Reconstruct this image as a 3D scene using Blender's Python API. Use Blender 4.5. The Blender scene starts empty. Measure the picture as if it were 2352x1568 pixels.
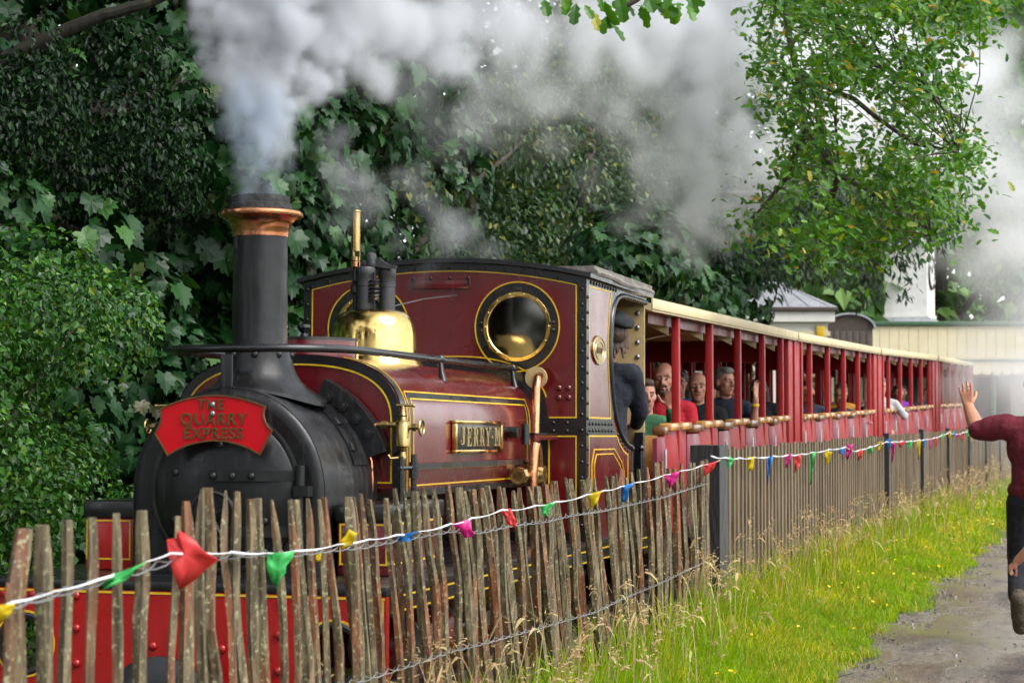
import bpy, bmesh, math, random
import numpy as np
from mathutils import Vector, Matrix, Euler
from mathutils.geometry import tessellate_polygon

SC = bpy.context.scene
COL = SC.collection
rad = math.radians
RNG = np.random.default_rng(7)
random.seed(7)

# ------------------------------------------------------------------ camera
cam_d = bpy.data.cameras.new('camera')
cam = bpy.data.objects.new('camera', cam_d)
COL.objects.link(cam)
cam.location = (0, 0, 1.5)
cam.rotation_euler = (rad(90) + math.atan(166 / 4500), 0, rad(15.96))
cam_d.sensor_width = 36
cam_d.lens = 4500 / 2352 * 36
cam_d.clip_start = 0.05
cam_d.clip_end = 2000
cam_d.dof.use_dof = True
cam_d.dof.focus_distance = 9.6
cam_d.dof.aperture_fstop = 6.3
SC.camera = cam

# ------------------------------------------------------------------ light
SUN_EL, SUN_AZ = 52, 108          # degrees; azimuth clockwise from +Y
world = bpy.data.worlds.new('World')
SC.world = world
world.use_nodes = True
wn = world.node_tree
wn.nodes.clear()
wo = wn.nodes.new('ShaderNodeOutputWorld')
wb = wn.nodes.new('ShaderNodeBackground')
wh = wn.nodes.new('ShaderNodeHueSaturation')
ws = wn.nodes.new('ShaderNodeTexSky')
ws.sky_type = 'NISHITA'
ws.sun_disc = False
ws.sun_elevation = rad(SUN_EL)
ws.sun_rotation = rad(SUN_AZ)
ws.air_density = 1.0
ws.dust_density = 1.2
ws.ozone_density = 1.0
wh.inputs['Saturation'].default_value = 0.22     # overcast: almost colourless sky
wb.inputs['Strength'].default_value = 0.15
wn.links.new(ws.outputs[0], wh.inputs['Color'])
wn.links.new(wh.outputs[0], wb.inputs['Color'])
wn.links.new(wb.outputs[0], wo.inputs['Surface'])

sun_d = bpy.data.lights.new('sun', 'SUN')
sun_d.energy = 1.5
sun_d.angle = rad(35)
sun_d.color = (1.0, 0.97, 0.93)
sun = bpy.data.objects.new('sun', sun_d)
COL.objects.link(sun)
_d = Vector((math.sin(rad(SUN_AZ)) * math.cos(rad(SUN_EL)), math.cos(rad(SUN_AZ)) * math.cos(rad(SUN_EL)), math.sin(rad(SUN_EL))))
sun.rotation_euler = _d.to_track_quat('Z', 'Y').to_euler()
sun.location = _d * 30

vs = SC.view_settings
vs.view_transform = 'Standard'
vs.look = 'None'
vs.gamma = 1.0
vs.use_curve_mapping = False
vs.exposure = 1.5

cy = SC.cycles
cy.use_denoising = True
cy.max_bounces = 8
cy.diffuse_bounces = 3
cy.glossy_bounces = 3
cy.transmission_bounces = 4
cy.transparent_max_bounces = 8
cy.volume_bounces = 3
cy.volume_step_rate = 3.0
cy.volume_max_steps = 160
cy.use_adaptive_sampling = True
cy.adaptive_threshold = 0.028
cy.caustics_reflective = False
cy.caustics_refractive = False
cy.sample_clamp_indirect = 4

# ------------------------------------------------------------------ materials
def nt_new(name):
    m = bpy.data.materials.new(name)
    m.use_nodes = True
    t = m.node_tree
    t.nodes.clear()
    o = t.nodes.new('ShaderNodeOutputMaterial')
    return m, t, o

def N(t, kind, **kw):
    n = t.nodes.new(kind)
    for k, v in kw.items():
        if k in n.inputs.keys():
            n.inputs[k].default_value = v
        else:
            setattr(n, k, v)
    return n

def rgba(c):
    return (c[0], c[1], c[2], 1.0)

def ramp(t, fac, stops):
    r = t.nodes.new('ShaderNodeValToRGB')
    e = r.color_ramp.elements
    while len(e) < len(stops):
        e.new(0.5)
    for k, (p, c) in enumerate(stops):
        e[k].position = p
        e[k].color = rgba(c) if not isinstance(c, float) else (c, c, c, 1)
    t.links.new(fac, r.inputs['Fac'])
    return r.outputs['Color']

MATS = {}

def pmat(name, col, rough=0.5, metal=0.0, col2=None, var=0.25, scale=6.0, stretch=(1, 1, 1), bump=0.0, bscale=40.0,
         rvar=0.12, coat=0.0, spec=0.5, dirt=None, dirt_amt=0.0, sheen=0.0, streak=None, streak_amt=0.0):
    """painted / metal / cloth material: colour drifts between col and col2, roughness and relief vary"""
    if name in MATS:
        return MATS[name]
    m, t, o = nt_new(name)
    b = t.nodes.new('ShaderNodeBsdfPrincipled')
    tc = t.nodes.new('ShaderNodeTexCoord')
    mp = t.nodes.new('ShaderNodeMapping')
    mp.inputs['Scale'].default_value = stretch
    t.links.new(tc.outputs['Object'], mp.inputs['Vector'])
    n1 = N(t, 'ShaderNodeTexNoise', Scale=scale, Detail=6.0, Roughness=0.6)
    t.links.new(mp.outputs[0], n1.inputs['Vector'])
    c2 = col2 or tuple(max(0, x * (1 - var)) for x in col)
    out = ramp(t, n1.outputs['Fac'], [(0.32, c2), (0.68, col)])
    if dirt:
        n2 = N(t, 'ShaderNodeTexNoise', Scale=scale * 2.7, Detail=8.0, Roughness=0.7)
        t.links.new(mp.outputs[0], n2.inputs['Vector'])
        f = ramp(t, n2.outputs['Fac'], [(0.52, 0.0), (0.72, dirt_amt)])
        mx = N(t, 'ShaderNodeMixRGB')
        t.links.new(f, mx.inputs['Fac'])
        t.links.new(out, mx.inputs['Color1'])
        mx.inputs['Color2'].default_value = rgba(dirt)
        out = mx.outputs[0]
    if streak:                                   # run-off marks down the sheet
        ms = t.nodes.new('ShaderNodeMapping')
        ms.inputs['Scale'].default_value = (1, 1, 0.05)
        t.links.new(tc.outputs['Object'], ms.inputs['Vector'])
        n5 = N(t, 'ShaderNodeTexNoise', Scale=26.0, Detail=6.0, Roughness=0.65)
        t.links.new(ms.outputs[0], n5.inputs['Vector'])
        f5 = ramp(t, n5.outputs['Fac'], [(0.53, 0.0), (0.70, streak_amt)])
        m5 = N(t, 'ShaderNodeMixRGB')
        t.links.new(f5, m5.inputs['Fac'])
        t.links.new(out, m5.inputs['Color1'])
        m5.inputs['Color2'].default_value = rgba(streak)
        out = m5.outputs[0]
    t.links.new(out, b.inputs['Base Color'])
    n3 = N(t, 'ShaderNodeTexNoise', Scale=scale * 1.7, Detail=5.0)
    t.links.new(mp.outputs[0], n3.inputs['Vector'])
    mr = N(t, 'ShaderNodeMapRange')
    mr.inputs['From Min'].default_value = 0.3
    mr.inputs['From Max'].default_value = 0.7
    mr.inputs['To Min'].default_value = max(0.02, rough - rvar)
    mr.inputs['To Max'].default_value = min(1, rough + rvar)
    t.links.new(n3.outputs['Fac'], mr.inputs['Value'])
    t.links.new(mr.outputs[0], b.inputs['Roughness'])
    b.inputs['Metallic'].default_value = metal
    b.inputs['Specular IOR Level'].default_value = spec
    b.inputs['Coat Weight'].default_value = coat
    b.inputs['Coat Roughness'].default_value = 0.12
    if sheen:
        b.inputs['Sheen Weight'].default_value = sheen
    if bump:
        n4 = N(t, 'ShaderNodeTexNoise', Scale=bscale, Detail=4.0)
        t.links.new(mp.outputs[0], n4.inputs['Vector'])
        bp = N(t, 'ShaderNodeBump', Strength=bump, Distance=0.02)
        t.links.new(n4.outputs['Fac'], bp.inputs['Height'])
        t.links.new(bp.outputs[0], b.inputs['Normal'])
    t.links.new(b.outputs[0], o.inputs['Surface'])
    MATS[name] = m
    return m

def leafmat(name, stops, rough=0.38, trans=0.25, spec=0.45):
    """leaf: per-leaf random colour (attribute rnd on the mesh, plus object random), light through the blade"""
    m, t, o = nt_new(name)
    at = N(t, 'ShaderNodeAttribute', attribute_name='rnd')
    oi = t.nodes.new('ShaderNodeObjectInfo')
    ad = N(t, 'ShaderNodeMath', operation='ADD')
    fr = N(t, 'ShaderNodeMath', operation='FRACT')
    t.links.new(at.outputs['Fac'], ad.inputs[0])
    t.links.new(oi.outputs['Random'], ad.inputs[1])
    t.links.new(ad.outputs[0], fr.inputs[0])
    c = ramp(t, fr.outputs[0], stops)
    b = t.nodes.new('ShaderNodeBsdfPrincipled')
    b.inputs['Roughness'].default_value = rough
    b.inputs['Specular IOR Level'].default_value = spec
    t.links.new(c, b.inputs['Base Color'])
    tr = t.nodes.new('ShaderNodeBsdfTranslucent')
    hs = N(t, 'ShaderNodeHueSaturation', Hue=0.485, Saturation=1.1, Value=1.3)
    t.links.new(c, hs.inputs['Color'])
    t.links.new(hs.outputs[0], tr.inputs['Color'])
    mx = N(t, 'ShaderNodeMixShader')
    mx.inputs[0].default_value = trans
    t.links.new(b.outputs[0], mx.inputs[1])
    t.links.new(tr.outputs[0], mx.inputs[2])
    t.links.new(mx.outputs[0], o.inputs['Surface'])
    MATS[name] = m
    return m

def barkmat(name, c1, c2, c3=None, scale=12):
    m, t, o = nt_new(name)
    b = t.nodes.new('ShaderNodeBsdfPrincipled')
    tc = t.nodes.new('ShaderNodeTexCoord')
    mp = t.nodes.new('ShaderNodeMapping')
    mp.inputs['Scale'].default_value = (1, 1, 0.18)
    t.links.new(tc.outputs['Object'], mp.inputs['Vector'])
    n = N(t, 'ShaderNodeTexNoise', Scale=scale, Detail=8.0, Roughness=0.65)
    t.links.new(mp.outputs[0], n.inputs['Vector'])
    c = ramp(t, n.outputs['Fac'], [(0.3, c2), (0.55, c1), (0.75, c3 or c1)])
    t.links.new(c, b.inputs['Base Color'])
    b.inputs['Roughness'].default_value = 0.85
    bp = N(t, 'ShaderNodeBump', Strength=0.8, Distance=0.02)
    t.links.new(n.outputs['Fac'], bp.inputs['Height'])
    t.links.new(bp.outputs[0], b.inputs['Normal'])
    t.links.new(b.outputs[0], o.inputs['Surface'])
    MATS[name] = m
    return m

def glassmat(name, tint=(0.9, 0.95, 0.92), alpha=0.8, rough=0.03):
    m, t, o = nt_new(name)
    g = N(t, 'ShaderNodeBsdfGlossy', Roughness=rough)
    tr = t.nodes.new('ShaderNodeBsdfTransparent')
    tr.inputs['Color'].default_value = rgba(tint)
    fr = N(t, 'ShaderNodeFresnel', IOR=1.5)
    ad = N(t, 'ShaderNodeMath', operation='ADD')
    ad.inputs[1].default_value = 1 - alpha
    t.links.new(fr.outputs[0], ad.inputs[0])
    mx = N(t, 'ShaderNodeMixShader')
    t.links.new(ad.outputs[0], mx.inputs[0])
    t.links.new(tr.outputs[0], mx.inputs[1])
    t.links.new(g.outputs[0], mx.inputs[2])
    t.links.new(mx.outputs[0], o.inputs['Surface'])
    MATS[name] = m
    return m

# loco
pmat('maroon', (0.108, 0.0048, 0.0072), 0.24, 0, (0.086, 0.0038, 0.0056), scale=3, rvar=0.08, coat=0.45, bump=0.02, bscale=5, dirt=(0.03, 0.010, 0.010), dirt_amt=0.35, streak=(0.022, 0.006, 0.006), streak_amt=0.55)
pmat('black_paint', (0.007, 0.007, 0.0078), 0.30, 0, (0.005, 0.005, 0.006), scale=5, coat=0.15, bump=0.04, bscale=60)
pmat('smokebox_black', (0.0085, 0.0088, 0.0095), 0.36, 0, (0.0045, 0.0045, 0.005), scale=4, rvar=0.13, spec=0.35, bump=0.06, bscale=25, dirt=(0.05, 0.05, 0.05), dirt_amt=0.22, streak=(0.065, 0.063, 0.06), streak_amt=0.35)
pmat('cast_iron', (0.032, 0.033, 0.036), 0.55, 0, (0.03, 0.03, 0.033), scale=12, bump=0.25, bscale=120)
pmat('red_paint', (0.34, 0.003, 0.003), 0.35, 0, (0.27, 0.003, 0.003), scale=4, coat=0.15, dirt=(0.2, 0.01, 0.01), dirt_amt=0.4, streak=(0.12, 0.012, 0.010), streak_amt=0.5)
pmat('board_red', (0.47, 0.002, 0.008), 0.38, 0, (0.42, 0.002, 0.007), scale=4, spec=0.3)
pmat('lining_yellow', (0.62, 0.40, 0.015), 0.4, 0, (0.5, 0.30, 0.01), scale=20)
pmat('brass', (0.80, 0.56, 0.20), 0.16, 1.0, (0.58, 0.40, 0.12), scale=7, rvar=0.1, dirt=(0.16, 0.11, 0.03), dirt_amt=0.55, bump=0.02, bscale=12)
pmat('brass_dull', (0.52, 0.37, 0.15), 0.30, 1.0, (0.34, 0.23, 0.09), scale=14, rvar=0.12, dirt=(0.12, 0.09, 0.04), dirt_amt=0.5)
pmat('copper', (0.74, 0.36, 0.20), 0.20, 1.0, (0.55, 0.19, 0.08), scale=9, rvar=0.1, dirt=(0.22, 0.10, 0.07), dirt_amt=0.4)
pmat('steel', (0.30, 0.30, 0.31), 0.38, 0.9, (0.17, 0.17, 0.18), scale=15)
pmat('soot', (0.012, 0.012, 0.012), 0.75, 0, scale=20, bump=0.5, bscale=50)
pmat('cab_cream', (0.46, 0.34, 0.17), 0.5, 0, (0.35, 0.25, 0.11), scale=4, dirt=(0.14, 0.09, 0.045), dirt_amt=0.5)
pmat('roof_felt', (0.20, 0.18, 0.155), 0.8, 0, (0.10, 0.09, 0.08), scale=9, bump=0.5, bscale=25)
pmat('gold_letter', (0.70, 0.55, 0.28), 0.3, 1.0, (0.5, 0.38, 0.17), scale=20)
pmat('bronze_letter', (0.13, 0.07, 0.02), 0.4, 0.3, (0.08, 0.04, 0.012), scale=20)
glassmat('cab_glass', (0.42, 0.38, 0.26), 0.90, 0.05)
# coach
pmat('coach_red', (0.29, 0.012, 0.014), 0.45, 0, (0.23, 0.009, 0.011), scale=3, coat=0.0, spec=0.3, bump=0.02, bscale=6, dirt=(0.2, 0.02, 0.02), dirt_amt=0.3, streak=(0.17, 0.02, 0.018), streak_amt=0.5)
pmat('coach_maroon', (0.20, 0.035, 0.050), 0.38, 0, (0.16, 0.025, 0.04), scale=3, coat=0.12, spec=0.4, streak=(0.09, 0.02, 0.025), streak_amt=0.4)
pmat('coach_dark_red', (0.15, 0.012, 0.014), 0.4, 0, (0.11, 0.008, 0.01), scale=4)
pmat('coach_cream', (0.58, 0.48, 0.28), 0.45, 0, (0.50, 0.40, 0.22), scale=3, dirt=(0.35, 0.26, 0.12), dirt_amt=0.4)
pmat('varnish_light', (0.52, 0.27, 0.075), 0.25, 0, (0.38, 0.17, 0.04), scale=6, stretch=(8, 1, 8), coat=0.5)
pmat('varnish_dark', (0.19, 0.085, 0.035), 0.28, 0, (0.12, 0.05, 0.02), scale=6, stretch=(8, 1, 8), coat=0.5)
pmat('zinc', (0.6, 0.6, 0.6), 0.35, 0.9, scale=12)
glassmat('coach_glass', (0.86, 0.9, 0.88), 0.9, 0.02)
# people
pmat('skin', (0.50, 0.25, 0.17), 0.45, 0, (0.42, 0.18, 0.12), scale=14, spec=0.4)
pmat('skin_tan', (0.44, 0.21, 0.125), 0.45, 0, (0.36, 0.15, 0.085), scale=14, spec=0.4)
pmat('lip', (0.33, 0.11, 0.09), 0.45)
pmat('eye_white', (0.55, 0.53, 0.5), 0.2)
pmat('eye_dark', (0.02, 0.015, 0.012), 0.15)
pmat('hair_dark', (0.020, 0.014, 0.010), 0.5, 0, (0.008, 0.006, 0.005), scale=60, stretch=(1, 1, .15), bump=0.6, bscale=120)
pmat('hair_brown', (0.075, 0.042, 0.022), 0.5, 0, (0.03, 0.017, 0.01), scale=60, stretch=(1, 1, .15), bump=0.6, bscale=120)
pmat('hair_grey', (0.24, 0.22, 0.20), 0.55, 0, (0.10, 0.09, 0.085), scale=60, stretch=(1, 1, .15), bump=0.6, bscale=120)
pmat('hair_fair', (0.26, 0.16, 0.075), 0.5, 0, (0.13, 0.075, 0.03), scale=60, stretch=(1, 1, .15), bump=0.6, bscale=120)

def cloth(name, c, var=0.3):
    return pmat(name, c, 0.85, 0, tuple(x * (1 - var) for x in c), scale=9, bump=1.0, bscale=13, sheen=0.02, spec=0.2)

cloth('cloth_maroon', (0.135, 0.018, 0.028))
cloth('cloth_purple', (0.20, 0.012, 0.055))
cloth('cloth_black', (0.018, 0.019, 0.022))
cloth('cloth_denim', (0.016, 0.017, 0.021))
cloth('cloth_navy', (0.022, 0.026, 0.045))
cloth('cloth_overall', (0.017, 0.019, 0.029))
cloth('cloth_red', (0.40, 0.016, 0.028))
cloth('cloth_green', (0.045, 0.16, 0.075))
cloth('cloth_blue', (0.02, 0.13, 0.36))
cloth('cloth_grey', (0.42, 0.42, 0.43))
cloth('cloth_mustard', (0.40, 0.20, 0.03))
cloth('cloth_violet', (0.20, 0.03, 0.30))
cloth('cloth_orange', (0.55, 0.12, 0.03))
cloth('cloth_white', (0.6, 0.6, 0.6))
pmat('boot_sole', (0.075, 0.055, 0.032), 0.8, 0, (0.04, 0.03, 0.02), scale=30, bump=0.6, bscale=60)

# ------------------------------------------------------------------ mesh helpers
class MB:
    """collects shapes, builds ONE mesh object"""
    def __init__(s):
        s.V, s.F, s.M, s.S = [], [], [], []

    def add(s, vs_, fs, mat=0, smooth=False):
        o = len(s.V)
        s.V.extend([tuple(v) for v in vs_])
        for f in fs:
            s.F.append([o + i for i in f])
            s.M.append(mat)
            s.S.append(smooth)
        return s

    def box(s, a, b, mat=0, bev=0.0):
        x0, y0, z0 = [min(p, q) for p, q in zip(a, b)]
        x1, y1, z1 = [max(p, q) for p, q in zip(a, b)]
        if bev <= 0:
            v = [(x0, y0, z0), (x1, y0, z0), (x1, y1, z0), (x0, y1, z0), (x0, y0, z1), (x1, y0, z1), (x1, y1, z1), (x0, y1, z1)]
            return s.add(v, [(0, 3, 2, 1), (4, 5, 6, 7), (0, 1, 5, 4), (1, 2, 6, 5), (2, 3, 7, 6), (3, 0, 4, 7)], mat)
        bm = bmesh.new()
        bmesh.ops.create_cube(bm, size=1)
        for v in bm.verts:
            v.co = Vector(((x0 + x1) / 2 + v.co.x * (x1 - x0), (y0 + y1) / 2 + v.co.y * (y1 - y0), (z0 + z1) / 2 + v.co.z * (z1 - z0)))
        bmesh.ops.bevel(bm, geom=bm.edges[:], offset=bev, segments=2, affect='EDGES', profile=0.5)
        bm.verts.index_update()
        s.add([v.co for v in bm.verts], [[v.index for v in f.verts] for f in bm.faces], mat, False)
        bm.free()
        return s

    def tube(s, path, r, n=8, mat=0, closed=False, smooth=True, cap=True):
        P = [Vector(p) for p in path]
        k = len(P)
        R = r if isinstance(r, (list, tuple)) else [r] * k
        T = []
        for i in range(k):
            if closed:
                d = P[(i + 1) % k] - P[i - 1]
            else:
                d = P[min(i + 1, k - 1)] - P[max(i - 1, 0)]
            T.append(d.normalized() if d.length > 1e-9 else Vector((0, 0, 1)))
        up = Vector((0, 0, 1)) if abs(T[0].z) < 0.9 else Vector((1, 0, 0))
        u = T[0].cross(up).normalized()
        vs_ = []
        for i in range(k):
            u = (u - T[i] * u.dot(T[i]))
            u = u.normalized() if u.length > 1e-6 else T[i].orthogonal().normalized()
            w = T[i].cross(u)
            for j in range(n):
                a = 2 * math.pi * j / n
                vs_.append(P[i] + (u * math.cos(a) + w * math.sin(a)) * R[i])
        fs = []
        for i in range(k if closed else k - 1):
            i2 = (i + 1) % k
            for j in range(n):
                j2 = (j + 1) % n
                fs.append((i * n + j, i * n + j2, i2 * n + j2, i2 * n + j))
        s.add(vs_, fs, mat, smooth)
        if cap and not closed:
            s.add(vs_[:n], [tuple(range(n))[::-1]], mat)
            s.add(vs_[-n:], [tuple(range(n))], mat)
        return s

    def lathe(s, prof, c=(0, 0, 0), axis="z", n=32, mat=0, smooth=True, warp=None, caps=True):
        vs_ = []
        for r, h in prof:
            for j in range(n):
                a = 2 * math.pi * j / n
                x, y = r * math.cos(a), r * math.sin(a)
                p = {'z': (x, y, h), 'y': (x, h, y), 'x': (h, x, y)}[axis]
                p = [p[i] + c[i] for i in range(3)]
                if warp:
                    p = warp(p)
                vs_.append(p)
        fs = []
        for i in range(len(prof) - 1):
            for j in range(n):
                j2 = (j + 1) % n
                fs.append((i * n + j, i * n + j2, (i + 1) * n + j2, (i + 1) * n + j))
        s.add(vs_, fs, mat, smooth)
        k = len(prof)
        if caps and prof[0][0] > 1e-5:
            s.add(vs_[:n], [tuple(range(n))], mat)
        if caps and prof[-1][0] > 1e-5:
            s.add(vs_[-n:], [tuple(range(n))], mat)
        return s

    def ell(s, c, r, nu=14, nv=10, mat=0, rot=None, smooth=True):
        vs_, fs = [], []
        r = (r, r, r) if not isinstance(r, (tuple, list)) else r
        for i in range(nv + 1):
            ph = math.pi * i / nv
            for j in range(nu):
                th = 2 * math.pi * j / nu
                p = Vector((r[0] * math.sin(ph) * math.cos(th), r[1] * math.sin(ph) * math.sin(th), r[2] * math.cos(ph)))
                if rot is not None:
                    p = rot @ p
                vs_.append(p + Vector(c))
        for i in range(nv):
            for j in range(nu):
                j2 = (j + 1) % nu
                fs.append((i * nu + j, (i + 1) * nu + j, (i + 1) * nu + j2, i * nu + j2))
        return s.add(vs_, fs, mat, smooth)

    def cap(s, p0, r0, p1, r1, n=12, mat=0):
        """tapered capsule"""
        p0, p1 = Vector(p0), Vector(p1)
        d = (p1 - p0)
        L = d.length
        d = d.normalized() if L > 1e-6 else Vector((0, 0, 1))
        pts, rs = [], []
        for a in (-80, -55, -28, 0):
            pts.append(p0 + d * r0 * math.sin(rad(a)))
            rs.append(r0 * math.cos(rad(a)))
        for a in (0, 28, 55, 80):
            pts.append(p1 + d * r1 * math.sin(rad(a)))
            rs.append(r1 * math.cos(rad(a)))
        return s.tube(pts, rs, n, mat)

    def prism(s, poly, w0, w1, plane='xz', holes=(), mat=0, rim=True, rim_smooth=False):
        """flat plate: outline in the plane, thickness from w0 to w1, holes cut through"""
        f = {'xz': lambda u, v, w: (u, w, v), 'yz': lambda u, v, w: (w, u, v), 'xy': lambda u, v, w: (u, v, w)}[plane]
        loops = [list(poly)] + [list(h) for h in holes]
        flat = [p for l in loops for p in l]
        tris = tessellate_polygon([[Vector((p[0], p[1], 0)) for p in l] for l in loops])
        n = len(flat)
        vs_ = [f(p[0], p[1], w0) for p in flat] + [f(p[0], p[1], w1) for p in flat]
        fs = [tuple(t) for t in tris] + [tuple(i + n for i in t[::-1]) for t in tris]
        s.add(vs_, fs, mat)
        if rim:
            o = 0
            for l in loops:
                k = len(l)
                vv = [f(p[0], p[1], w0) for p in l] + [f(p[0], p[1], w1) for p in l]
                s.add(vv, [(i, (i + 1) % k, k + (i + 1) % k, k + i) for i in range(k)], mat, rim_smooth)
        return s

    def ribbon(s, pts, nrm, width, mat=0, lift=0.002, closed=False, thick=0.0015):
        """flat painted line on a surface: path points, surface normals, width"""
        P = [Vector(p) for p in pts]
        k = len(P)
        Ns = [Vector(nrm)] * k if not isinstance(nrm, list) else [Vector(q) for q in nrm]
        vs_ = []
        for i in range(k):
            a = P[i - 1] if (i > 0 or closed) else P[i]
            b = P[(i + 1) % k] if (i < k - 1 or closed) else P[i]
            d1 = (P[i] - a).normalized() if (P[i] - a).length > 1e-9 else None
            d2 = (b - P[i]).normalized() if (b - P[i]).length > 1e-9 else None
            d1 = d1 or d2
            d2 = d2 or d1
            n_ = Ns[i].normalized()
            s1, s2 = d1.cross(n_).normalized(), d2.cross(n_).normalized()
            m_ = s1 + s2
            m_ = m_.normalized() if m_.length > 1e-6 else s1
            sc = 1 / max(0.4, m_.dot(s1))
            for q in (-1, 1):
                vs_.append(P[i] + n_ * (lift + thick) + m_ * (q * width / 2 * sc))
            for q in (-1, 1):
                vs_.append(P[i] + n_ * (lift - 0.004) + m_ * (q * width / 2 * sc))
        fs = []
        for i in range(k if closed else k - 1):
            j = (i + 1) % k
            a, b = i * 4, j * 4
            fs += [(a, a + 1, b + 1, b), (a + 1, a + 3, b + 3, b + 1), (a + 2, a, b, b + 2)]
        if not closed:
            fs += [(0, 2, 3, 1), (k * 4 - 4, k * 4 - 3, k * 4 - 1, k * 4 - 2)]
        return s.add(vs_, fs, mat)

    def mesh(s, name, mats):
        me = bpy.data.meshes.new(name)
        me.from_pydata(s.V, [], s.F)
        for m in mats:
            me.materials.append(MATS[m] if isinstance(m, str) else m)
        me.polygons.foreach_set('material_index', s.M)
        me.polygons.foreach_set('use_smooth', s.S)
        bm = bmesh.new()
        bm.from_mesh(me)
        bmesh.ops.remove_doubles(bm, verts=bm.verts, dist=1e-5)
        bmesh.ops.recalc_face_normals(bm, faces=bm.faces)
        bm.to_mesh(me)
        bm.free()
        return me

    def build(s, name, mats, parent=None, loc=None, sharp=40):
        if isinstance(mats, str):
            mats = [mats]
        me = s.mesh(name, mats)
        if sharp:
            me.set_sharp_from_angle(angle=rad(sharp))
        return link(name, me, parent, loc)

def link(name, me, parent=None, loc=None, rot=None):
    o = bpy.data.objects.new(name, me)
    COL.objects.link(o)
    if parent is not None:
        o.parent = parent
    if loc is not None:
        o.location = loc
    if rot is not None:
        o.rotation_euler = rot
    return o

def empty(name, loc=(0, 0, 0), rot=(0, 0, 0), parent=None):
    o = bpy.data.objects.new(name, None)
    COL.objects.link(o)
    o.location = loc
    o.rotation_euler = rot
    o.parent = parent
    o.empty_display_size = 0.2
    return o

def tag(o, label=None, cat=None, group=None, kind=None):
    if label: o['label'] = label
    if cat: o['category'] = cat
    if group: o['group'] = group
    if kind: o['kind'] = kind
    return o

def copy_tree(o, parent=None):
    c = o.copy()
    COL.objects.link(c)
    c.parent = parent
    for ch in list(o.children):
        copy_tree(ch, c)
    return c

def arc(cx, cz, r, a0, a1, n, rz=None):
    return [(cx + r * math.cos(rad(a0 + (a1 - a0) * i / (n - 1))), cz + (rz or r) * math.sin(rad(a0 + (a1 - a0) * i / (n - 1)))) for i in range(n)]

def circ(cx, cz, r, n=32, rz=None):
    return [(cx + r * math.cos(2 * math.pi * i / n), cz + (rz or r) * math.sin(2 * math.pi * i / n)) for i in range(n)]

def text_mesh(txt, size, extrude, mat, bold=0.0, spacing=1.0):
    cu = bpy.data.curves.new('lettering', 'FONT')
    cu.body = txt
    cu.size = size
    cu.extrude = extrude
    cu.offset = bold
    cu.space_character = spacing
    cu.align_x = 'CENTER'
    cu.align_y = 'CENTER'
    cu.resolution_u = 3
    o = bpy.data.objects.new('lettering', cu)
    COL.objects.link(o)
    dg = bpy.context.evaluated_depsgraph_get()
    me = bpy.data.meshes.new_from_object(o.evaluated_get(dg))
    bpy.data.objects.remove(o)
    bpy.data.curves.remove(cu)
    me.materials.clear()
    me.materials.append(MATS[mat])
    return me

def rivet_mesh(r, h, mat, axis, hexa=False):
    b = MB()
    if hexa:
        b.lathe([(r, 0), (r, h), (r * .55, h), (r * .5, h * 1.5), (0.0005, h * 1.5)], (0, 0, 0), axis, 6, 0, False)
    else:
        b.lathe([(r, 0), (r * .9, h * .55), (r * .55, h * .9), (0.0005, h)], (0, 0, 0), axis, 8)
    return b.mesh('rivet', [mat])

def rivets(mesh, pts, parent, name='rivet'):
    for p in pts:
        link(name, mesh, parent, p)

def raw_mesh(name, V, T, mats, rnd=None, smooth=False):
    """big triangle mesh from numpy arrays"""
    me = bpy.data.meshes.new(name)
    V = np.ascontiguousarray(V, dtype=np.float32)
    T = np.ascontiguousarray(T, dtype=np.int32)
    me.vertices.add(len(V))
    me.vertices.foreach_set('co', V.ravel())
    me.loops.add(T.size)
    me.loops.foreach_set('vertex_index', T.ravel())
    me.polygons.add(len(T))
    me.polygons.foreach_set('loop_start', np.arange(0, T.size, 3, dtype=np.int32))
    me.polygons.foreach_set('loop_total', np.full(len(T), 3, dtype=np.int32))
    me.polygons.foreach_set('use_smooth', np.full(len(T), smooth))
    for m in mats:
        me.materials.append(MATS[m] if isinstance(m, str) else m)
    if rnd is not None:
        a = me.attributes.new('rnd', 'FLOAT', 'FACE')
        a.data.foreach_set('value', np.ascontiguousarray(rnd, dtype=np.float32))
    me.update(calc_edges=True)
    return me

def scatter_leaves(tmpl, tris, pos, nrm, tip, size, rng, rnd=None):
    """copies of one leaf outline: normals nrm, tips pointing to tip; returns V, T, rnd"""
    n = len(pos)
    nrm = nrm / np.linalg.norm(nrm, axis=1, keepdims=True)
    tip = tip - nrm * np.sum(tip * nrm, axis=1, keepdims=True)
    tip = tip / np.maximum(np.linalg.norm(tip, axis=1, keepdims=True), 1e-6)
    side = np.cross(tip, nrm)
    L = tmpl[None, :, :] * size[:, None, None]
    V = pos[:, None, :] + L[:, :, 0:1] * side[:, None, :] + L[:, :, 1:2] * tip[:, None, :] + L[:, :, 2:3] * nrm[:, None, :]
    k = len(tmpl)
    T = (tris[None, :, :] + (np.arange(n) * k)[:, None, None]).reshape(-1, 3)
    r = rng.random(n) if rnd is None else rnd
    return V.reshape(-1, 3), T, np.repeat(r, len(tris))

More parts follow.
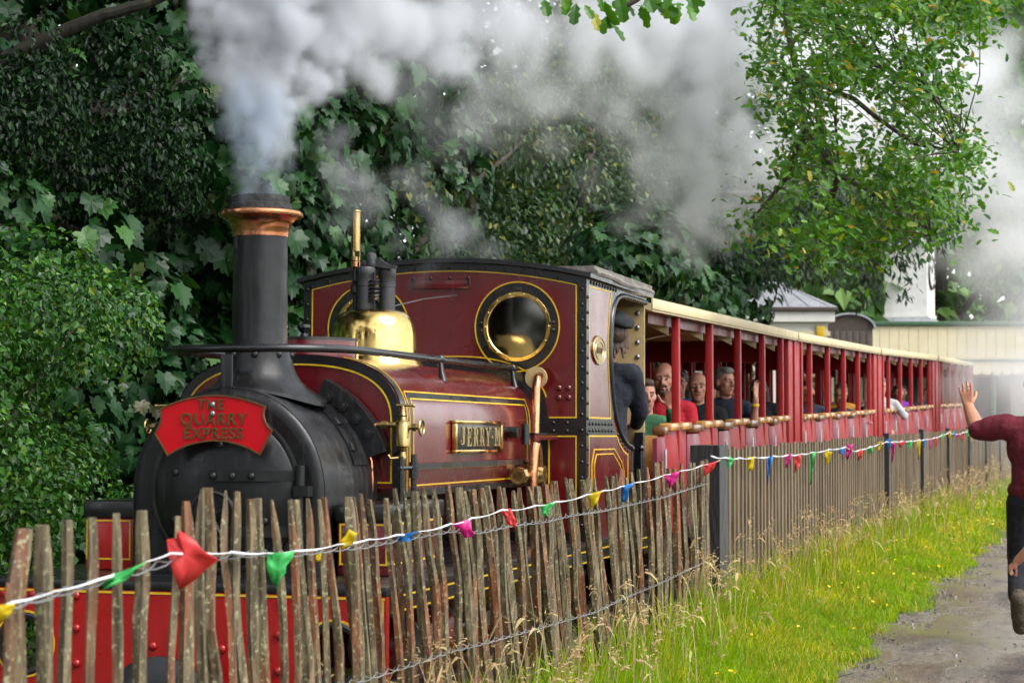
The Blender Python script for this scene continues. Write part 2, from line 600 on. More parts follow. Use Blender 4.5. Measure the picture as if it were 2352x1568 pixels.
def merge(parts):
    o = 0
    Vs, Ts, Rs = [], [], []
    for V, T, R in parts:
        Vs.append(V)
        Ts.append(T + o)
        Rs.append(R)
        o += len(V)
    return np.concatenate(Vs), np.concatenate(Ts), np.concatenate(Rs)
PALES = [(3.561, 1.157, 5.0, 0.014), (3.632, 1.261, 12.0, 0.014), (3.748, 1.264, 12.0, 0.014), (3.819, 1.271, 9.0, 0.014), (3.955, 1.269, 7.0, 0.014), (4.071, 1.273, 6.0, 0.014), (4.193, 1.274, 9.0, 0.014), (4.344, 1.253, 7.0, 0.014), (4.453, 1.284, 11.0, 0.014), (4.531, 1.31, 9.0, 0.077), (4.585, 1.313, 11.0, 0.085), (4.644, 1.303, 7.0, 0.094), (4.724, 1.298, 9.0, 0.105), (4.825, 1.274, 9.0, 0.119), (4.898, 1.273, 8.0, 0.129), (4.991, 1.265, 8.0, 0.141), (5.092, 1.261, 7.0, 0.154), (5.149, 1.259, 9.0, 0.161), (5.256, 1.257, 8.0, 0.174), (5.351, 1.251, 9.0, 0.185), (5.403, 1.254, 10.0, 0.191), (5.558, 1.25, 11.0, 0.208), (5.647, 1.246, 8.0, 0.23), (5.709, 1.253, 8.0, 0.235), (5.785, 1.232, 10.0, 0.24), (5.917, 1.232, 6.0, 0.25), (6.01, 1.259, 7.0, 0.257), (6.087, 1.248, 8.0, 0.262), (6.199, 1.242, 10.0, 0.27), (6.293, 1.254, 9.0, 0.276), (6.412, 1.242, 10.0, 0.284), (6.607, 1.25, 9.0, 0.296), (6.695, 1.238, 12.0, 0.301), (6.804, 1.221, 10.0, 0.307), (6.888, 1.224, 11.0, 0.312), (7.013, 1.224, 11.0, 0.318), (7.092, 1.231, 10.0, 0.323), (7.193, 1.224, 11.0, 0.328), (7.307, 1.214, 8.0, 0.334), (7.424, 1.199, 10.0, 0.339), (7.545, 1.205, 11.0, 0.345), (7.67, 1.206, 11.0, 0.351), (7.798, 1.203, 11.0, 0.356), (7.919, 1.207, 12.0, 0.362), (8.018, 1.206, 8.0, 0.366), (8.132, 1.213, 11.0, 0.37), (8.315, 1.222, 10.0, 0.378), (8.437, 1.212, 12.0, 0.382), (8.577, 1.204, 12.0, 0.388), (8.692, 1.207, 11.0, 0.392), (8.854, 1.202, 8.0, 0.359), (9.023, 1.207, 10.0, 0.324), (9.117, 1.204, 10.0, 0.305), (9.296, 1.212, 11.0, 0.27), (9.413, 1.228, 12.0, 0.248), (9.566, 1.183, 10.0, 0.219), (9.672, 1.206, 13.0, 0.2), (9.853, 1.216, 11.0, 0.169), (10.041, 1.221, 11.0, 0.137), (10.295, 1.239, 14.0, 0.07), (10.457, 1.244, 11.0, 0.07), (10.582, 1.202, 11.0, 0.07), (10.796, 1.194, 14.0, 0.07), (10.997, 1.216, 12.0, 0.07), (11.228, 1.219, 12.0, 0.07), (11.395, 1.213, 10.0, 0.07), (11.618, 1.217, 12.0, 0.07), (11.745, 1.224, 16.0, 0.07)]
WIRE_TOP = [(-2.067, 3.503, 1.113), (-2.068, 3.714, 1.12), (-2.07, 3.968, 1.133), (-2.071, 4.175, 1.142), (-2.072, 4.303, 1.153), (-2.074, 4.609, 1.138), (-2.075, 4.82, 1.132), (-2.077, 5.071, 1.113), (-2.078, 5.337, 1.108), (-2.08, 5.639, 1.098), (-2.082, 5.937, 1.099), (-2.086, 6.514, 1.096), (-2.088, 6.883, 1.07), (-2.091, 7.328, 1.073), (-2.093, 7.78, 1.06), (-2.096, 8.261, 1.064), (-2.1, 8.861, 1.055), (-2.104, 9.513, 1.057), (-2.109, 10.263, 1.059), (-2.117, 11.623, 1.088)]
WIRE_LOW = [(-2.077, 5.076, 0.731), (-2.08, 5.564, 0.697), (-2.083, 6.067, 0.686), (-2.086, 6.516, 0.68), (-2.088, 6.922, 0.663), (-2.093, 7.779, 0.634), (-2.099, 8.708, 0.605), (-2.103, 9.337, 0.613), (-2.107, 10.059, 0.61), (-2.117, 11.613, 0.625)]
STRING_A = [(-2.046, 3.371, 1.111), (-2.047, 3.517, 1.122), (-2.048, 3.688, 1.13), (-2.049, 3.879, 1.138), (-2.051, 4.12, 1.161), (-2.051, 4.24, 1.171), (-2.052, 4.404, 1.162), (-2.054, 4.579, 1.149), (-2.054, 4.593, 1.15), (-2.055, 4.824, 1.132), (-2.056, 5.022, 1.124), (-2.058, 5.356, 1.121), (-2.06, 5.618, 1.119), (-2.062, 5.879, 1.117), (-2.063, 6.109, 1.115), (-2.065, 6.451, 1.122), (-2.065, 6.491, 1.118), (-2.067, 6.704, 1.128), (-2.069, 7.09, 1.139), (-2.072, 7.587, 1.133), (-2.074, 7.898, 1.134), (-2.078, 8.482, 1.142), (-2.08, 8.805, 1.147), (-2.082, 9.185, 1.153), (-2.084, 9.491, 1.16), (-2.089, 10.285, 1.177), (-2.091, 10.709, 1.185), (-2.096, 11.412, 1.2), (-2.1, 12.04, 1.216)]
STRING_B = [(-2.087, 11.641, 1.247), (-2.089, 12.139, 1.226), (-2.071, 12.601, 1.214), (-2.054, 13.067, 1.209), (-2.028, 13.764, 1.203), (-2.005, 14.389, 1.2), (-1.986, 14.914, 1.196), (-1.968, 15.394, 1.198), (-1.936, 16.262, 1.206), (-1.9, 17.23, 1.213), (-1.883, 17.7, 1.165), (-1.869, 18.086, 1.174), (-1.843, 18.785, 1.189), (-1.82, 19.409, 1.207), (-1.8, 19.937, 1.221), (-1.774, 20.637, 1.213), (-1.752, 21.231, 1.209), (-1.723, 22.023, 1.202), (-1.691, 22.873, 1.203), (-1.671, 23.414, 1.2), (-1.628, 24.571, 1.207), (-1.596, 25.402, 1.231), (-1.561, 26.278, 1.256), (-1.533, 26.957, 1.238), (-1.513, 27.415, 1.222), (-1.479, 28.097, 1.24), (-1.423, 28.909, 1.262)]
FLAGS = [('yellow', [(-2.057, 3.457, 1.121), (-2.015, 3.469, 1.127), (-2.022, 3.468, 1.106), (-2.053, 3.46, 1.083)]), ('green', [(-2.084, 3.944, 1.132), (-1.977, 3.972, 1.173), (-2.024, 3.961, 1.131), (-2.076, 3.947, 1.106)]), ('red', [(-2.087, 4.293, 1.2), (-2.056, 4.301, 1.221), (-1.968, 4.329, 1.152), (-2.059, 4.306, 1.078)]), ('green', [(-2.074, 4.878, 1.13), (-2.006, 4.898, 1.135), (-2.029, 4.893, 1.075), (-2.051, 4.889, 1.029), (-2.07, 4.882, 1.062)]), ('yellow', [(-2.077, 5.404, 1.118), (-2.044, 5.412, 1.163), (-2.021, 5.419, 1.15), (-2.034, 5.417, 1.12), (-2.07, 5.407, 1.103)]), ('yellow', [(-2.055, 5.174, 1.103), (-2.04, 5.178, 1.11), (-2.041, 5.178, 1.089), (-2.054, 5.175, 1.084)]), ('blue', [(-2.086, 5.948, 1.114), (-2.015, 5.968, 1.125), (-2.035, 5.963, 1.114), (-2.043, 5.961, 1.092), (-2.082, 5.95, 1.092)]), ('pink', [(-2.105, 6.591, 1.114), (-2.048, 6.607, 1.13), (-2.028, 6.614, 1.078), (-2.038, 6.612, 1.065), (-2.063, 6.605, 1.065)]), ('red', [(-2.096, 7.166, 1.13), (-2.059, 7.176, 1.143), (-2.038, 7.184, 1.095), (-2.042, 7.183, 1.067), (-2.065, 7.177, 1.078)]), ('green', [(-2.095, 7.729, 1.129), (-2.028, 7.747, 1.143), (-2.055, 7.741, 1.108), (-2.058, 7.741, 1.081), (-2.081, 7.734, 1.087)]), ('yellow', [(-2.099, 8.568, 1.14), (-2.035, 8.586, 1.156), (-2.054, 8.582, 1.105), (-2.087, 8.574, 1.068)]), ('blue', [(-2.099, 9.246, 1.152), (-2.034, 9.264, 1.169), (-2.062, 9.257, 1.129), (-2.073, 9.256, 1.076), (-2.097, 9.249, 1.076)]), ('pink', [(-2.122, 10.409, 1.171), (-2.041, 10.431, 1.191), (-2.061, 10.428, 1.141), (-2.096, 10.419, 1.095)]), ('red', [(-2.122, 11.58, 1.196), (-2.041, 11.602, 1.222), (-2.067, 11.597, 1.169), (-2.119, 11.583, 1.129)]), ('green', [(-2.109, 12.258, 1.245), (-2.056, 12.274, 1.218), (-2.073, 12.271, 1.174), (-2.1, 12.265, 1.136)]), ('yellow', [(-2.084, 12.947, 1.215), (-2.037, 12.961, 1.217), (-2.04, 12.963, 1.139), (-2.052, 12.96, 1.116), (-2.081, 12.951, 1.134)]), ('blue', [(-2.052, 13.608, 1.203), (-2.007, 13.62, 1.211), (-2.034, 13.618, 1.068), (-2.047, 13.617, 1.001)]), ('pink', [(-2.027, 14.36, 1.2), (-1.978, 14.374, 1.211), (-1.997, 14.371, 1.134), (-2.025, 14.365, 1.102)]), ('red', [(-2.015, 14.761, 1.19), (-1.965, 14.775, 1.192), (-1.974, 14.776, 1.111), (-2.013, 14.767, 1.049)]), ('green', [(-1.98, 15.432, 1.197), (-1.934, 15.444, 1.204), (-1.964, 15.441, 1.067), (-1.976, 15.442, 0.942), (-1.986, 15.439, 0.951)]), ('yellow', [(-1.965, 16.209, 1.207), (-1.903, 16.227, 1.189), (-1.925, 16.224, 1.104), (-1.96, 16.216, 1.075)]), ('blue', [(-1.937, 16.958, 1.206), (-1.884, 16.973, 1.203), (-1.887, 16.974, 1.153), (-1.933, 16.96, 1.161)]), ('pink', [(-1.919, 17.4, 1.229), (-1.857, 17.417, 1.237), (-1.868, 17.417, 1.168), (-1.905, 17.409, 1.099), (-1.923, 17.403, 1.114)]), ('red', [(-1.897, 18.058, 1.179), (-1.839, 18.075, 1.168), (-1.86, 18.072, 1.1), (-1.883, 18.066, 1.073)]), ('green', [(-1.873, 18.761, 1.192), (-1.818, 18.777, 1.184), (-1.823, 18.778, 1.134), (-1.861, 18.767, 1.123)]), ('yellow', [(-1.838, 19.43, 1.224), (-1.789, 19.444, 1.233), (-1.809, 19.441, 1.164), (-1.839, 19.434, 1.122)]), ('blue', [(-1.819, 20.153, 1.249), (-1.772, 20.167, 1.249), (-1.778, 20.169, 1.161), (-1.8, 20.164, 1.126)]), ('pink', [(-1.795, 20.471, 1.21), (-1.752, 20.483, 1.21), (-1.783, 20.481, 1.022), (-1.794, 20.48, 0.982)]), ('red', [(-1.783, 21.212, 1.2), (-1.707, 21.233, 1.209), (-1.743, 21.225, 1.163), (-1.779, 21.215, 1.135)]), ('green', [(-1.751, 21.902, 1.196), (-1.692, 21.918, 1.2), (-1.724, 21.912, 1.114), (-1.743, 21.907, 1.108)]), ('yellow', [(-1.713, 22.797, 1.204), (-1.667, 22.811, 1.204), (-1.692, 22.812, 0.979), (-1.708, 22.808, 0.969)]), ('blue', [(-1.691, 23.354, 1.197), (-1.655, 23.364, 1.201), (-1.664, 23.364, 1.115), (-1.684, 23.359, 1.109)]), ('pink', [(-1.657, 24.03, 1.203), (-1.633, 24.037, 1.207), (-1.645, 24.039, 1.078), (-1.659, 24.035, 1.071)]), ('red', [(-1.642, 24.657, 1.206), (-1.604, 24.667, 1.206), (-1.618, 24.668, 1.095), (-1.635, 24.663, 1.082)]), ('green', [(-1.615, 25.439, 1.241), (-1.573, 25.451, 1.246), (-1.578, 25.452, 1.193), (-1.612, 25.443, 1.184)]), ('yellow', [(-1.583, 26.34, 1.274), (-1.539, 26.352, 1.274), (-1.539, 26.355, 1.198), (-1.575, 26.345, 1.187)]), ('blue', [(-1.559, 26.861, 1.262), (-1.514, 26.874, 1.255), (-1.519, 26.874, 1.204), (-1.555, 26.864, 1.199)]), ('pink', [(-1.538, 27.453, 1.221), (-1.483, 27.469, 1.226), (-1.488, 27.469, 1.186), (-1.534, 27.456, 1.179)]), ('red', [(-1.497, 28.092, 1.235), (-1.46, 28.102, 1.24), (-1.466, 28.105, 1.13), (-1.494, 28.097, 1.123)]), ('green', [(-1.462, 28.711, 1.279), (-1.414, 28.725, 1.279), (-1.425, 28.725, 1.184), (-1.458, 28.717, 1.164)]), ('yellow', [(-1.425, 29.049, 1.256), (-1.392, 29.059, 1.261), (-1.403, 29.061, 1.11), (-1.417, 29.057, 1.1)])]
JET = [(-3.426, 7.935, 2.451, 0.103, 5.0), (-3.422, 7.934, 2.493, 0.111, 7.0), (-3.418, 7.933, 2.541, 0.122, 9.0), (-3.414, 7.933, 2.592, 0.134, 10.0), (-3.409, 7.932, 2.646, 0.149, 11.0), (-3.405, 7.931, 2.703, 0.164, 11.0), (-3.412, 7.927, 2.76, 0.18, 11.0), (-3.32, 7.954, 2.722, 0.107, 9.0), (-3.486, 7.906, 2.741, 0.107, 9.0), (-3.411, 7.924, 2.827, 0.191, 10.0), (-3.512, 7.895, 2.837, 0.115, 8.0), (-3.292, 7.959, 2.818, 0.107, 8.0)]
COLUMN = [(-3.303, 7.961, 2.675, 0.073, 7.5), (-3.339, 7.948, 2.741, 0.096, 9.0), (-3.485, 7.904, 2.814, 0.099, 9.75), (-3.365, 7.938, 2.808, 0.118, 12.0), (-3.411, 7.944, 2.869, 0.163, 15.0), (-3.448, 7.961, 2.96, 0.192, 18.0), (-3.422, 7.996, 3.042, 0.212, 19.5), (-3.448, 8.006, 3.142, 0.236, 19.5), (-3.457, 8.051, 3.249, 0.257, 19.5), (-3.463, 8.097, 3.357, 0.284, 18.0), (-3.482, 8.19, 3.516, 0.326, 15.0), (-3.717, 7.929, 3.133, 0.07, 13.5), (-3.691, 7.985, 3.229, 0.107, 13.5), (-3.625, 7.958, 3.065, 0.106, 13.5), (-3.73, 8.022, 3.337, 0.129, 12.0), (-3.618, 8.056, 3.278, 0.186, 15.0), (-3.714, 8.125, 3.476, 0.178, 10.5), (-3.339, 8.251, 2.982, 0.123, 12.0), (-3.373, 8.441, 3.198, 0.182, 12.0), (-3.321, 8.157, 2.848, 0.082, 9.0), (-3.36, 8.543, 3.359, 0.204, 10.5), (-3.345, 8.644, 3.545, 0.227, 9.0), (-3.336, 8.457, 3.076, 0.101, 10.5), (-3.379, 8.853, 3.272, 0.127, 7.5)]
PUFFS = [(-3.365, 8.64, 3.503, 0.278, 20.8), (-3.341, 9.179, 3.198, 0.151, 15.6), (-3.395, 8.952, 3.291, 0.203, 13.0), (-3.38, 9.156, 3.502, 0.268, 10.4), (-3.421, 9.769, 3.509, 0.246, 13.8), (-3.418, 10.388, 3.674, 0.301, 10.12), (-3.42, 10.395, 3.479, 0.205, 9.2), (-3.458, 11.002, 3.638, 0.217, 7.36), (-3.397, 11.024, 3.522, 0.144, 7.36), (-3.472, 11.405, 3.898, 0.329, 6.9), (-3.487, 12.233, 3.888, 0.303, 4.6), (-3.483, 12.432, 4.156, 0.356, 5.52), (-3.483, 13.47, 4.236, 0.383, 4.6), (-3.412, 14.526, 4.365, 0.448, 4.6), (-3.426, 13.496, 3.987, 0.244, 2.76), (-3.333, 15.585, 4.485, 0.498, 4.6), (-3.466, 15.533, 4.84, 0.518, 4.6), (-3.346, 17.13, 4.803, 0.588, 5.06), (-3.218, 18.191, 5.239, 0.599, 4.6), (-3.148, 18.745, 4.875, 0.497, 4.14), (-3.351, 17.147, 4.337, 0.479, 4.14), (-3.218, 17.711, 4.178, 0.493, 4.14), (-3.355, 17.162, 3.909, 0.37, 3.45), (-3.232, 18.239, 3.883, 0.437, 3.68), (-3.302, 17.713, 3.499, 0.403, 3.68), (-3.288, 17.212, 3.093, 0.327, 3.45), (-3.159, 18.283, 3.267, 0.322, 2.76), (-3.394, 16.594, 4.86, 0.592, 4.14), (-3.138, 19.767, 5.453, 0.498, 4.14), (-3.108, 19.822, 4.254, 0.398, 2.3), (-3.16, 19.309, 3.665, 0.388, 2.3), (-3.701, 10.841, 3.313, 0.258, 1.61), (-3.757, 11.864, 3.36, 0.342, 1.012), (-3.768, 12.89, 3.659, 0.37, 1.61), (-3.737, 13.933, 3.851, 0.397, 1.38), (-3.663, 14.988, 4.013, 0.424, 1.61), (-3.509, 15.554, 3.987, 0.438, 1.38), (-3.771, 12.901, 3.359, 0.37, 0.312), (-3.741, 14.463, 3.565, 0.224, 1.17), (-3.616, 15.541, 3.525, 0.438, 0.39), (-3.555, 16.607, 3.312, 0.381, 1.15), (-3.478, 16.613, 3.727, 0.381, 1.61), (-3.48, 9.373, 2.544, 0.129, 2.6), (-3.543, 9.35, 2.655, 0.144, 2.34), (-3.606, 9.328, 2.766, 0.149, 2.08), (-3.626, 9.317, 2.899, 0.149, 3.22), (-3.567, 9.351, 2.455, 0.1, 2.08), (-3.529, 9.976, 2.724, 0.145, 1.3), (-3.489, 10.297, 2.807, 0.163, 1.56), (-3.452, 10.416, 2.697, 0.164, 1.95), (-3.437, 10.529, 2.56, 0.166, 2.08), (-3.373, 10.654, 2.495, 0.145, 2.08), (-3.324, 10.878, 2.449, 0.128, 1.82), (-3.494, 10.623, 2.395, 0.125, 1.3), (-3.529, 10.194, 2.483, 0.108, 1.04), (-3.296, 11.095, 2.427, 0.11, 1.04), (-3.48, 10.425, 2.257, 0.096, 0.91)]
DRIFT = [(-3.779, 26.83, 6.477, 1.08, 1.2), (-3.326, 28.012, 6.163, 1.182, 1.5), (-2.82, 29.172, 6.845, 1.224, 1.65), (-2.829, 29.204, 5.944, 1.16, 1.65), (-3.372, 25.952, 5.253, 0.924, 1.35), (-3.037, 28.133, 5.169, 0.933, 1.35), (-2.41, 30.343, 6.497, 1.133, 1.5), (-2.033, 31.512, 5.975, 1.171, 1.5), (-2.296, 30.432, 5.031, 1.0, 1.2), (-1.452, 33.72, 6.996, 1.247, 0.975), (-1.254, 33.828, 5.677, 1.247, 1.125), (-0.912, 33.965, 4.651, 1.247, 1.2), (-1.501, 32.765, 4.414, 0.924, 0.9), (-0.922, 34.001, 3.625, 1.027, 0.544), (-1.142, 33.972, 2.746, 0.953, 0.704), (-1.456, 32.867, 2.069, 0.747, 0.832), (-0.911, 33.031, 1.855, 0.924, 0.832), (-1.856, 33.801, 1.866, 0.513, 0.512), (-0.709, 29.993, 1.178, 0.773, 0.448), (-1.328, 29.813, 1.242, 0.58, 0.32), (-0.953, 27.859, 0.721, 0.54, 0.192), (-0.527, 31.035, 2.499, 1.067, 0.64), (-0.262, 29.067, 1.5, 0.996, 0.576), (-0.267, 33.106, 4.698, 1.422, 1.125), (-2.197, 34.721, 2.482, 0.453, 0.32), (-2.421, 34.68, 1.878, 0.453, 0.256)]
OAK = [(-1.53, 17.89, 3.49), (-0.77, 16.67, 5.1), (-0.82, 16.68, 4.89), (-2.26, 16.74, 3.89), (-2.3, 17.56, 3.01), (-2.42, 16.47, 3.22), (-1.25, 14.63, 4.48), (-0.83, 15.64, 4.46), (-1.49, 15.45, 3.37), (-1.93, 15.13, 4.07), (-2.52, 17.04, 5.19), (-1.51, 17.33, 5.35), (-2.17, 17.76, 4.65), (-1.71, 16.49, 4.4), (-1.38, 18.6, 5.47), (-1.0, 17.93, 5.41), (-1.73, 14.56, 3.49), (-1.15, 17.74, 5.14), (-0.94, 14.92, 2.88), (-0.7, 16.18, 4.84), (-2.05, 16.72, 2.91), (-1.91, 15.18, 4.18), (-2.88, 19.77, 5.83), (-2.42, 17.75, 3.9), (-1.01, 17.71, 5.07), (-1.04, 16.47, 4.88), (-2.53, 17.09, 3.16), (-1.13, 15.89, 3.88), (-1.82, 16.02, 4.74), (-1.9, 15.56, 4.79), (-1.06, 16.24, 2.99), (-1.13, 17.59, 3.35), (-1.3, 16.17, 3.25), (-1.24, 16.64, 4.49), (-1.06, 15.94, 3.38), (-1.51, 16.79, 5.21), (-2.19, 16.31, 3.51), (-1.09, 18.02, 3.74), (-2.12, 17.47, 3.72), (-1.06, 18.18, 4.56), (-1.01, 18.78, 3.71), (-1.83, 17.49, 3.58), (-1.27, 17.84, 5.0), (-1.48, 16.34, 3.5), (-1.47, 17.25, 3.33), (-1.1, 15.31, 4.83), (-1.69, 15.45, 3.44), (-1.15, 14.87, 3.39), (-1.55, 14.77, 4.3), (-2.48, 16.58, 4.45), (-2.51, 17.72, 5.41), (-1.98, 16.9, 3.72), (-1.97, 14.48, 2.77), (-1.83, 16.16, 4.44), (-2.65, 17.38, 3.23), (-2.25, 18.34, 4.0), (-1.08, 18.06, 4.36), (-1.26, 15.23, 4.04), (-1.64, 18.51, 4.05), (-1.76, 14.54, 2.8), (-1.47, 17.16, 4.96), (-1.73, 15.7, 4.48), (-2.07, 18.47, 4.75), (-1.68, 16.48, 4.47), (-1.92, 17.68, 4.67), (-0.98, 16.89, 5.2), (-2.32, 17.63, 2.96), (-2.11, 16.38, 3.67), (-1.46, 17.68, 3.83), (-2.6, 17.09, 3.38), (-1.53, 15.79, 4.22), (-1.39, 15.62, 4.89), (-1.95, 18.17, 3.05), (-1.68, 17.7, 5.41), (-1.24, 16.66, 3.62), (-1.78, 15.35, 2.96), (-2.97, 18.63, 3.34), (-1.94, 17.66, 4.69), (-0.8, 16.73, 4.83), (-2.07, 16.81, 4.89), (-0.94, 15.65, 4.8), (-1.05, 17.48, 3.3), (-1.35, 18.06, 5.38), (-2.53, 18.24, 3.82), (-1.16, 15.85, 4.7), (-0.81, 17.27, 4.92), (-1.91, 17.01, 4.9), (-1.72, 14.72, 4.64), (-1.67, 18.19, 3.52), (-2.57, 17.12, 4.25), (-1.62, 18.43, 4.24), (-2.03, 17.27, 5.23), (-1.7, 16.86, 2.95), (-1.44, 16.86, 4.58), (-1.53, 15.51, 4.65), (-1.4, 17.33, 5.13), (-2.52, 18.28, 5.3), (-1.22, 15.27, 3.01), (-1.32, 15.59, 4.14), (-1.96, 15.9, 3.59), (-2.07, 17.82, 5.13), (-1.35, 16.44, 3.17), (-0.96, 17.19, 3.97), (-1.49, 16.24, 3.31), (-2.52, 17.92, 5.44), (-0.84, 16.55, 3.62), (-1.6, 15.16, 4.66), (-2.55, 17.42, 4.44), (-0.82, 15.8, 4.62), (-2.03, 15.59, 4.63), (-1.99, 14.57, 3.72), (-1.45, 18.5, 4.3), (-2.25, 17.4, 3.63), (-2.33, 15.97, 4.62), (-2.19, 16.0, 4.92), (-1.97, 15.62, 3.9), (-1.1, 15.39, 3.26), (-2.47, 18.21, 3.74), (-1.53, 18.6, 4.43), (-0.97, 14.91, 3.88), (-1.48, 14.96, 4.05), (-2.83, 17.83, 3.09), (-0.7, 15.78, 4.85), (-1.67, 14.73, 4.12), (-2.52, 17.51, 4.1), (-1.53, 15.83, 4.83), (-0.86, 18.32, 3.9), (-2.29, 16.54, 5.19), (-2.05, 17.44, 3.76), (-1.68, 15.49, 3.03), (-2.47, 16.2, 4.4), (-1.06, 16.03, 3.08), (-2.52, 16.81, 5.1), (-1.92, 14.86, 4.0), (-1.96, 17.55, 4.6), (-1.39, 17.02, 3.34), (-1.88, 17.22, 3.23), (-1.34, 17.96, 4.76), (-1.72, 14.76, 4.52), (-2.69, 18.56, 4.95), (-2.26, 17.48, 5.27), (-1.38, 14.78, 4.74), (-2.9, 19.28, 4.81), (-2.17, 15.88, 4.04), (-2.07, 16.79, 5.24), (-0.9, 15.17, 3.2), (-1.37, 18.5, 4.36), (-1.0, 16.0, 4.76), (-1.58, 17.89, 5.21), (-2.05, 18.42, 5.48), (-1.68, 16.19, 2.96), (-2.11, 15.22, 4.29), (-1.64, 17.64, 4.48), (-2.09, 15.43, 4.15), (-0.92, 16.42, 3.61), (-2.66, 17.86, 3.27), (-0.89, 18.02, 4.93), (-2.24, 17.96, 3.68), (-1.39, 16.2, 3.16), (-1.69, 14.62, 4.08), (-2.06, 16.38, 4.23), (-1.39, 18.67, 4.52), (-1.56, 16.09, 3.15), (-1.5, 16.76, 3.52), (-1.91, 14.79, 4.66), (-2.11, 17.56, 3.9), (-1.35, 18.45, 4.74), (-1.94, 14.77, 3.22), (-1.37, 17.71, 3.21), (-1.55, 15.59, 2.88), (-1.84, 16.05, 5.1), (-1.3, 15.08, 3.98), (-1.35, 17.59, 3.94), (-1.82, 15.4, 2.89), (-0.99, 14.96, 4.31), (-1.69, 18.2, 3.28), (-1.17, 16.43, 4.11), (-1.55, 15.85, 2.88), (-2.39, 18.34, 3.94), (-2.33, 16.33, 5.12), (-1.43, 15.37, 3.53), (-1.45, 17.63, 3.59), (-2.15, 17.1, 3.14), (-1.27, 16.65, 3.1), (-2.41, 16.46, 4.99), (-1.52, 17.67, 5.15), (-1.28, 18.0, 3.29), (-0.62, 15.22, 4.61), (-2.03, 17.24, 4.17), (-1.13, 16.32, 4.91), (-0.77, 17.89, 5.24), (-1.1, 15.16, 4.19), (-1.82, 17.53, 4.48), (-2.23, 17.26, 4.08), (-1.02, 15.95, 3.65), (-2.04, 16.61, 3.1), (-2.01, 14.75, 3.33), (-2.14, 16.33, 4.94), (-1.74, 14.93, 2.74), (-1.75, 14.55, 2.98), (-0.98, 14.78, 3.97), (-2.14, 15.98, 3.99), (-1.52, 15.44, 4.82), (-1.64, 15.66, 4.8), (-1.61, 16.13, 4.98), (-1.11, 17.14, 4.18), (-0.86, 17.41, 3.66), (-1.21, 18.27, 4.41), (-2.61, 17.59, 3.38), (-2.15, 15.51, 4.0), (-1.81, 17.23, 4.61), (-2.67, 17.66, 5.04), (-2.7, 19.16, 5.78), (-2.91, 19.51, 5.21), (-0.69, 15.54, 4.85), (-1.94, 17.55, 4.72), (-1.33, 16.14, 4.18), (-1.45, 15.17, 3.21), (-1.9, 16.99, 4.01), (-1.05, 16.74, 5.06), (-1.9, 15.66, 4.97), (-1.97, 18.29, 3.78), (-2.31, 18.17, 5.13), (-1.15, 16.29, 3.82), (-1.44, 15.2, 2.99), (-1.59, 14.88, 4.7), (-2.23, 18.34, 5.22), (-1.02, 15.82, 3.25), (-0.96, 16.35, 3.58), (-1.32, 15.7, 4.41), (-0.76, 15.33, 4.47), (-1.37, 14.75, 4.77), (-1.08, 18.31, 4.19), (-1.35, 15.55, 3.53), (-0.64, 15.06, 4.56), (-1.15, 14.92, 4.61), (-1.94, 18.16, 3.78), (-1.24, 17.27, 5.15), (-1.0, 17.81, 5.11), (-1.64, 16.5, 2.94), (-2.48, 16.91, 4.77), (-1.31, 15.37, 3.42), (-1.31, 17.0, 4.13), (-0.76, 15.87, 4.65), (-0.87, 17.51, 3.91), (-0.87, 15.19, 4.19), (-2.39, 17.99, 4.58), (-2.26, 17.03, 3.71), (-0.75, 17.94, 5.13), (-2.08, 16.99, 5.05), (-0.85, 14.98, 3.5), (-1.32, 15.73, 3.29), (-1.69, 14.91, 4.1), (-1.68, 14.82, 2.87), (-2.32, 18.22, 5.1), (-1.62, 16.23, 4.87), (-2.28, 16.65, 5.19), (-2.12, 16.48, 4.94), (-1.86, 17.62, 5.17), (-2.41, 18.35, 4.1), (-1.83, 16.59, 4.69), (-1.44, 14.79, 4.49), (-1.84, 16.9, 2.94), (-1.77, 17.56, 4.67), (-2.33, 17.48, 4.19), (-1.35, 15.43, 4.62), (-1.15, 15.12, 3.2), (-2.56, 17.64, 5.25), (-1.32, 15.34, 2.94), (-1.27, 17.01, 5.01)]
OAK_LIMBS = [[(-6.2, 20.4, 7.0), (-4.6, 19.2, 7.3), (-2.59, 17.83, 5.78), (-2.01, 16.98, 5.09), (-1.32, 16.67, 4.83), (-0.77, 16.31, 4.77)], [(-2.59, 17.83, 5.78), (-2.27, 16.93, 4.48), (-1.75, 16.57, 4.14), (-1.22, 16.22, 3.7), (-0.85, 15.81, 3.57)], [(-2.01, 16.98, 4.97), (-1.61, 16.6, 4.47), (-1.15, 16.22, 4.16), (-0.95, 16.29, 3.95)], [(-2.27, 16.93, 4.48), (-2.14, 16.47, 3.88), (-1.81, 16.06, 3.45), (-1.4, 16.19, 3.21), (-1.06, 15.78, 2.91)], [(-2.14, 16.47, 3.88), (-2.39, 16.93, 3.5), (-2.65, 16.87, 3.2)], [(-1.81, 16.06, 3.45), (-1.97, 16.55, 3.15), (-2.11, 17.04, 2.9)]]
TOPBR = [(-1.28, 7.26, 3.49), (-1.41, 7.23, 3.26), (-1.51, 7.21, 3.11), (-1.6, 7.18, 3.04), (-1.67, 7.17, 2.99)] 
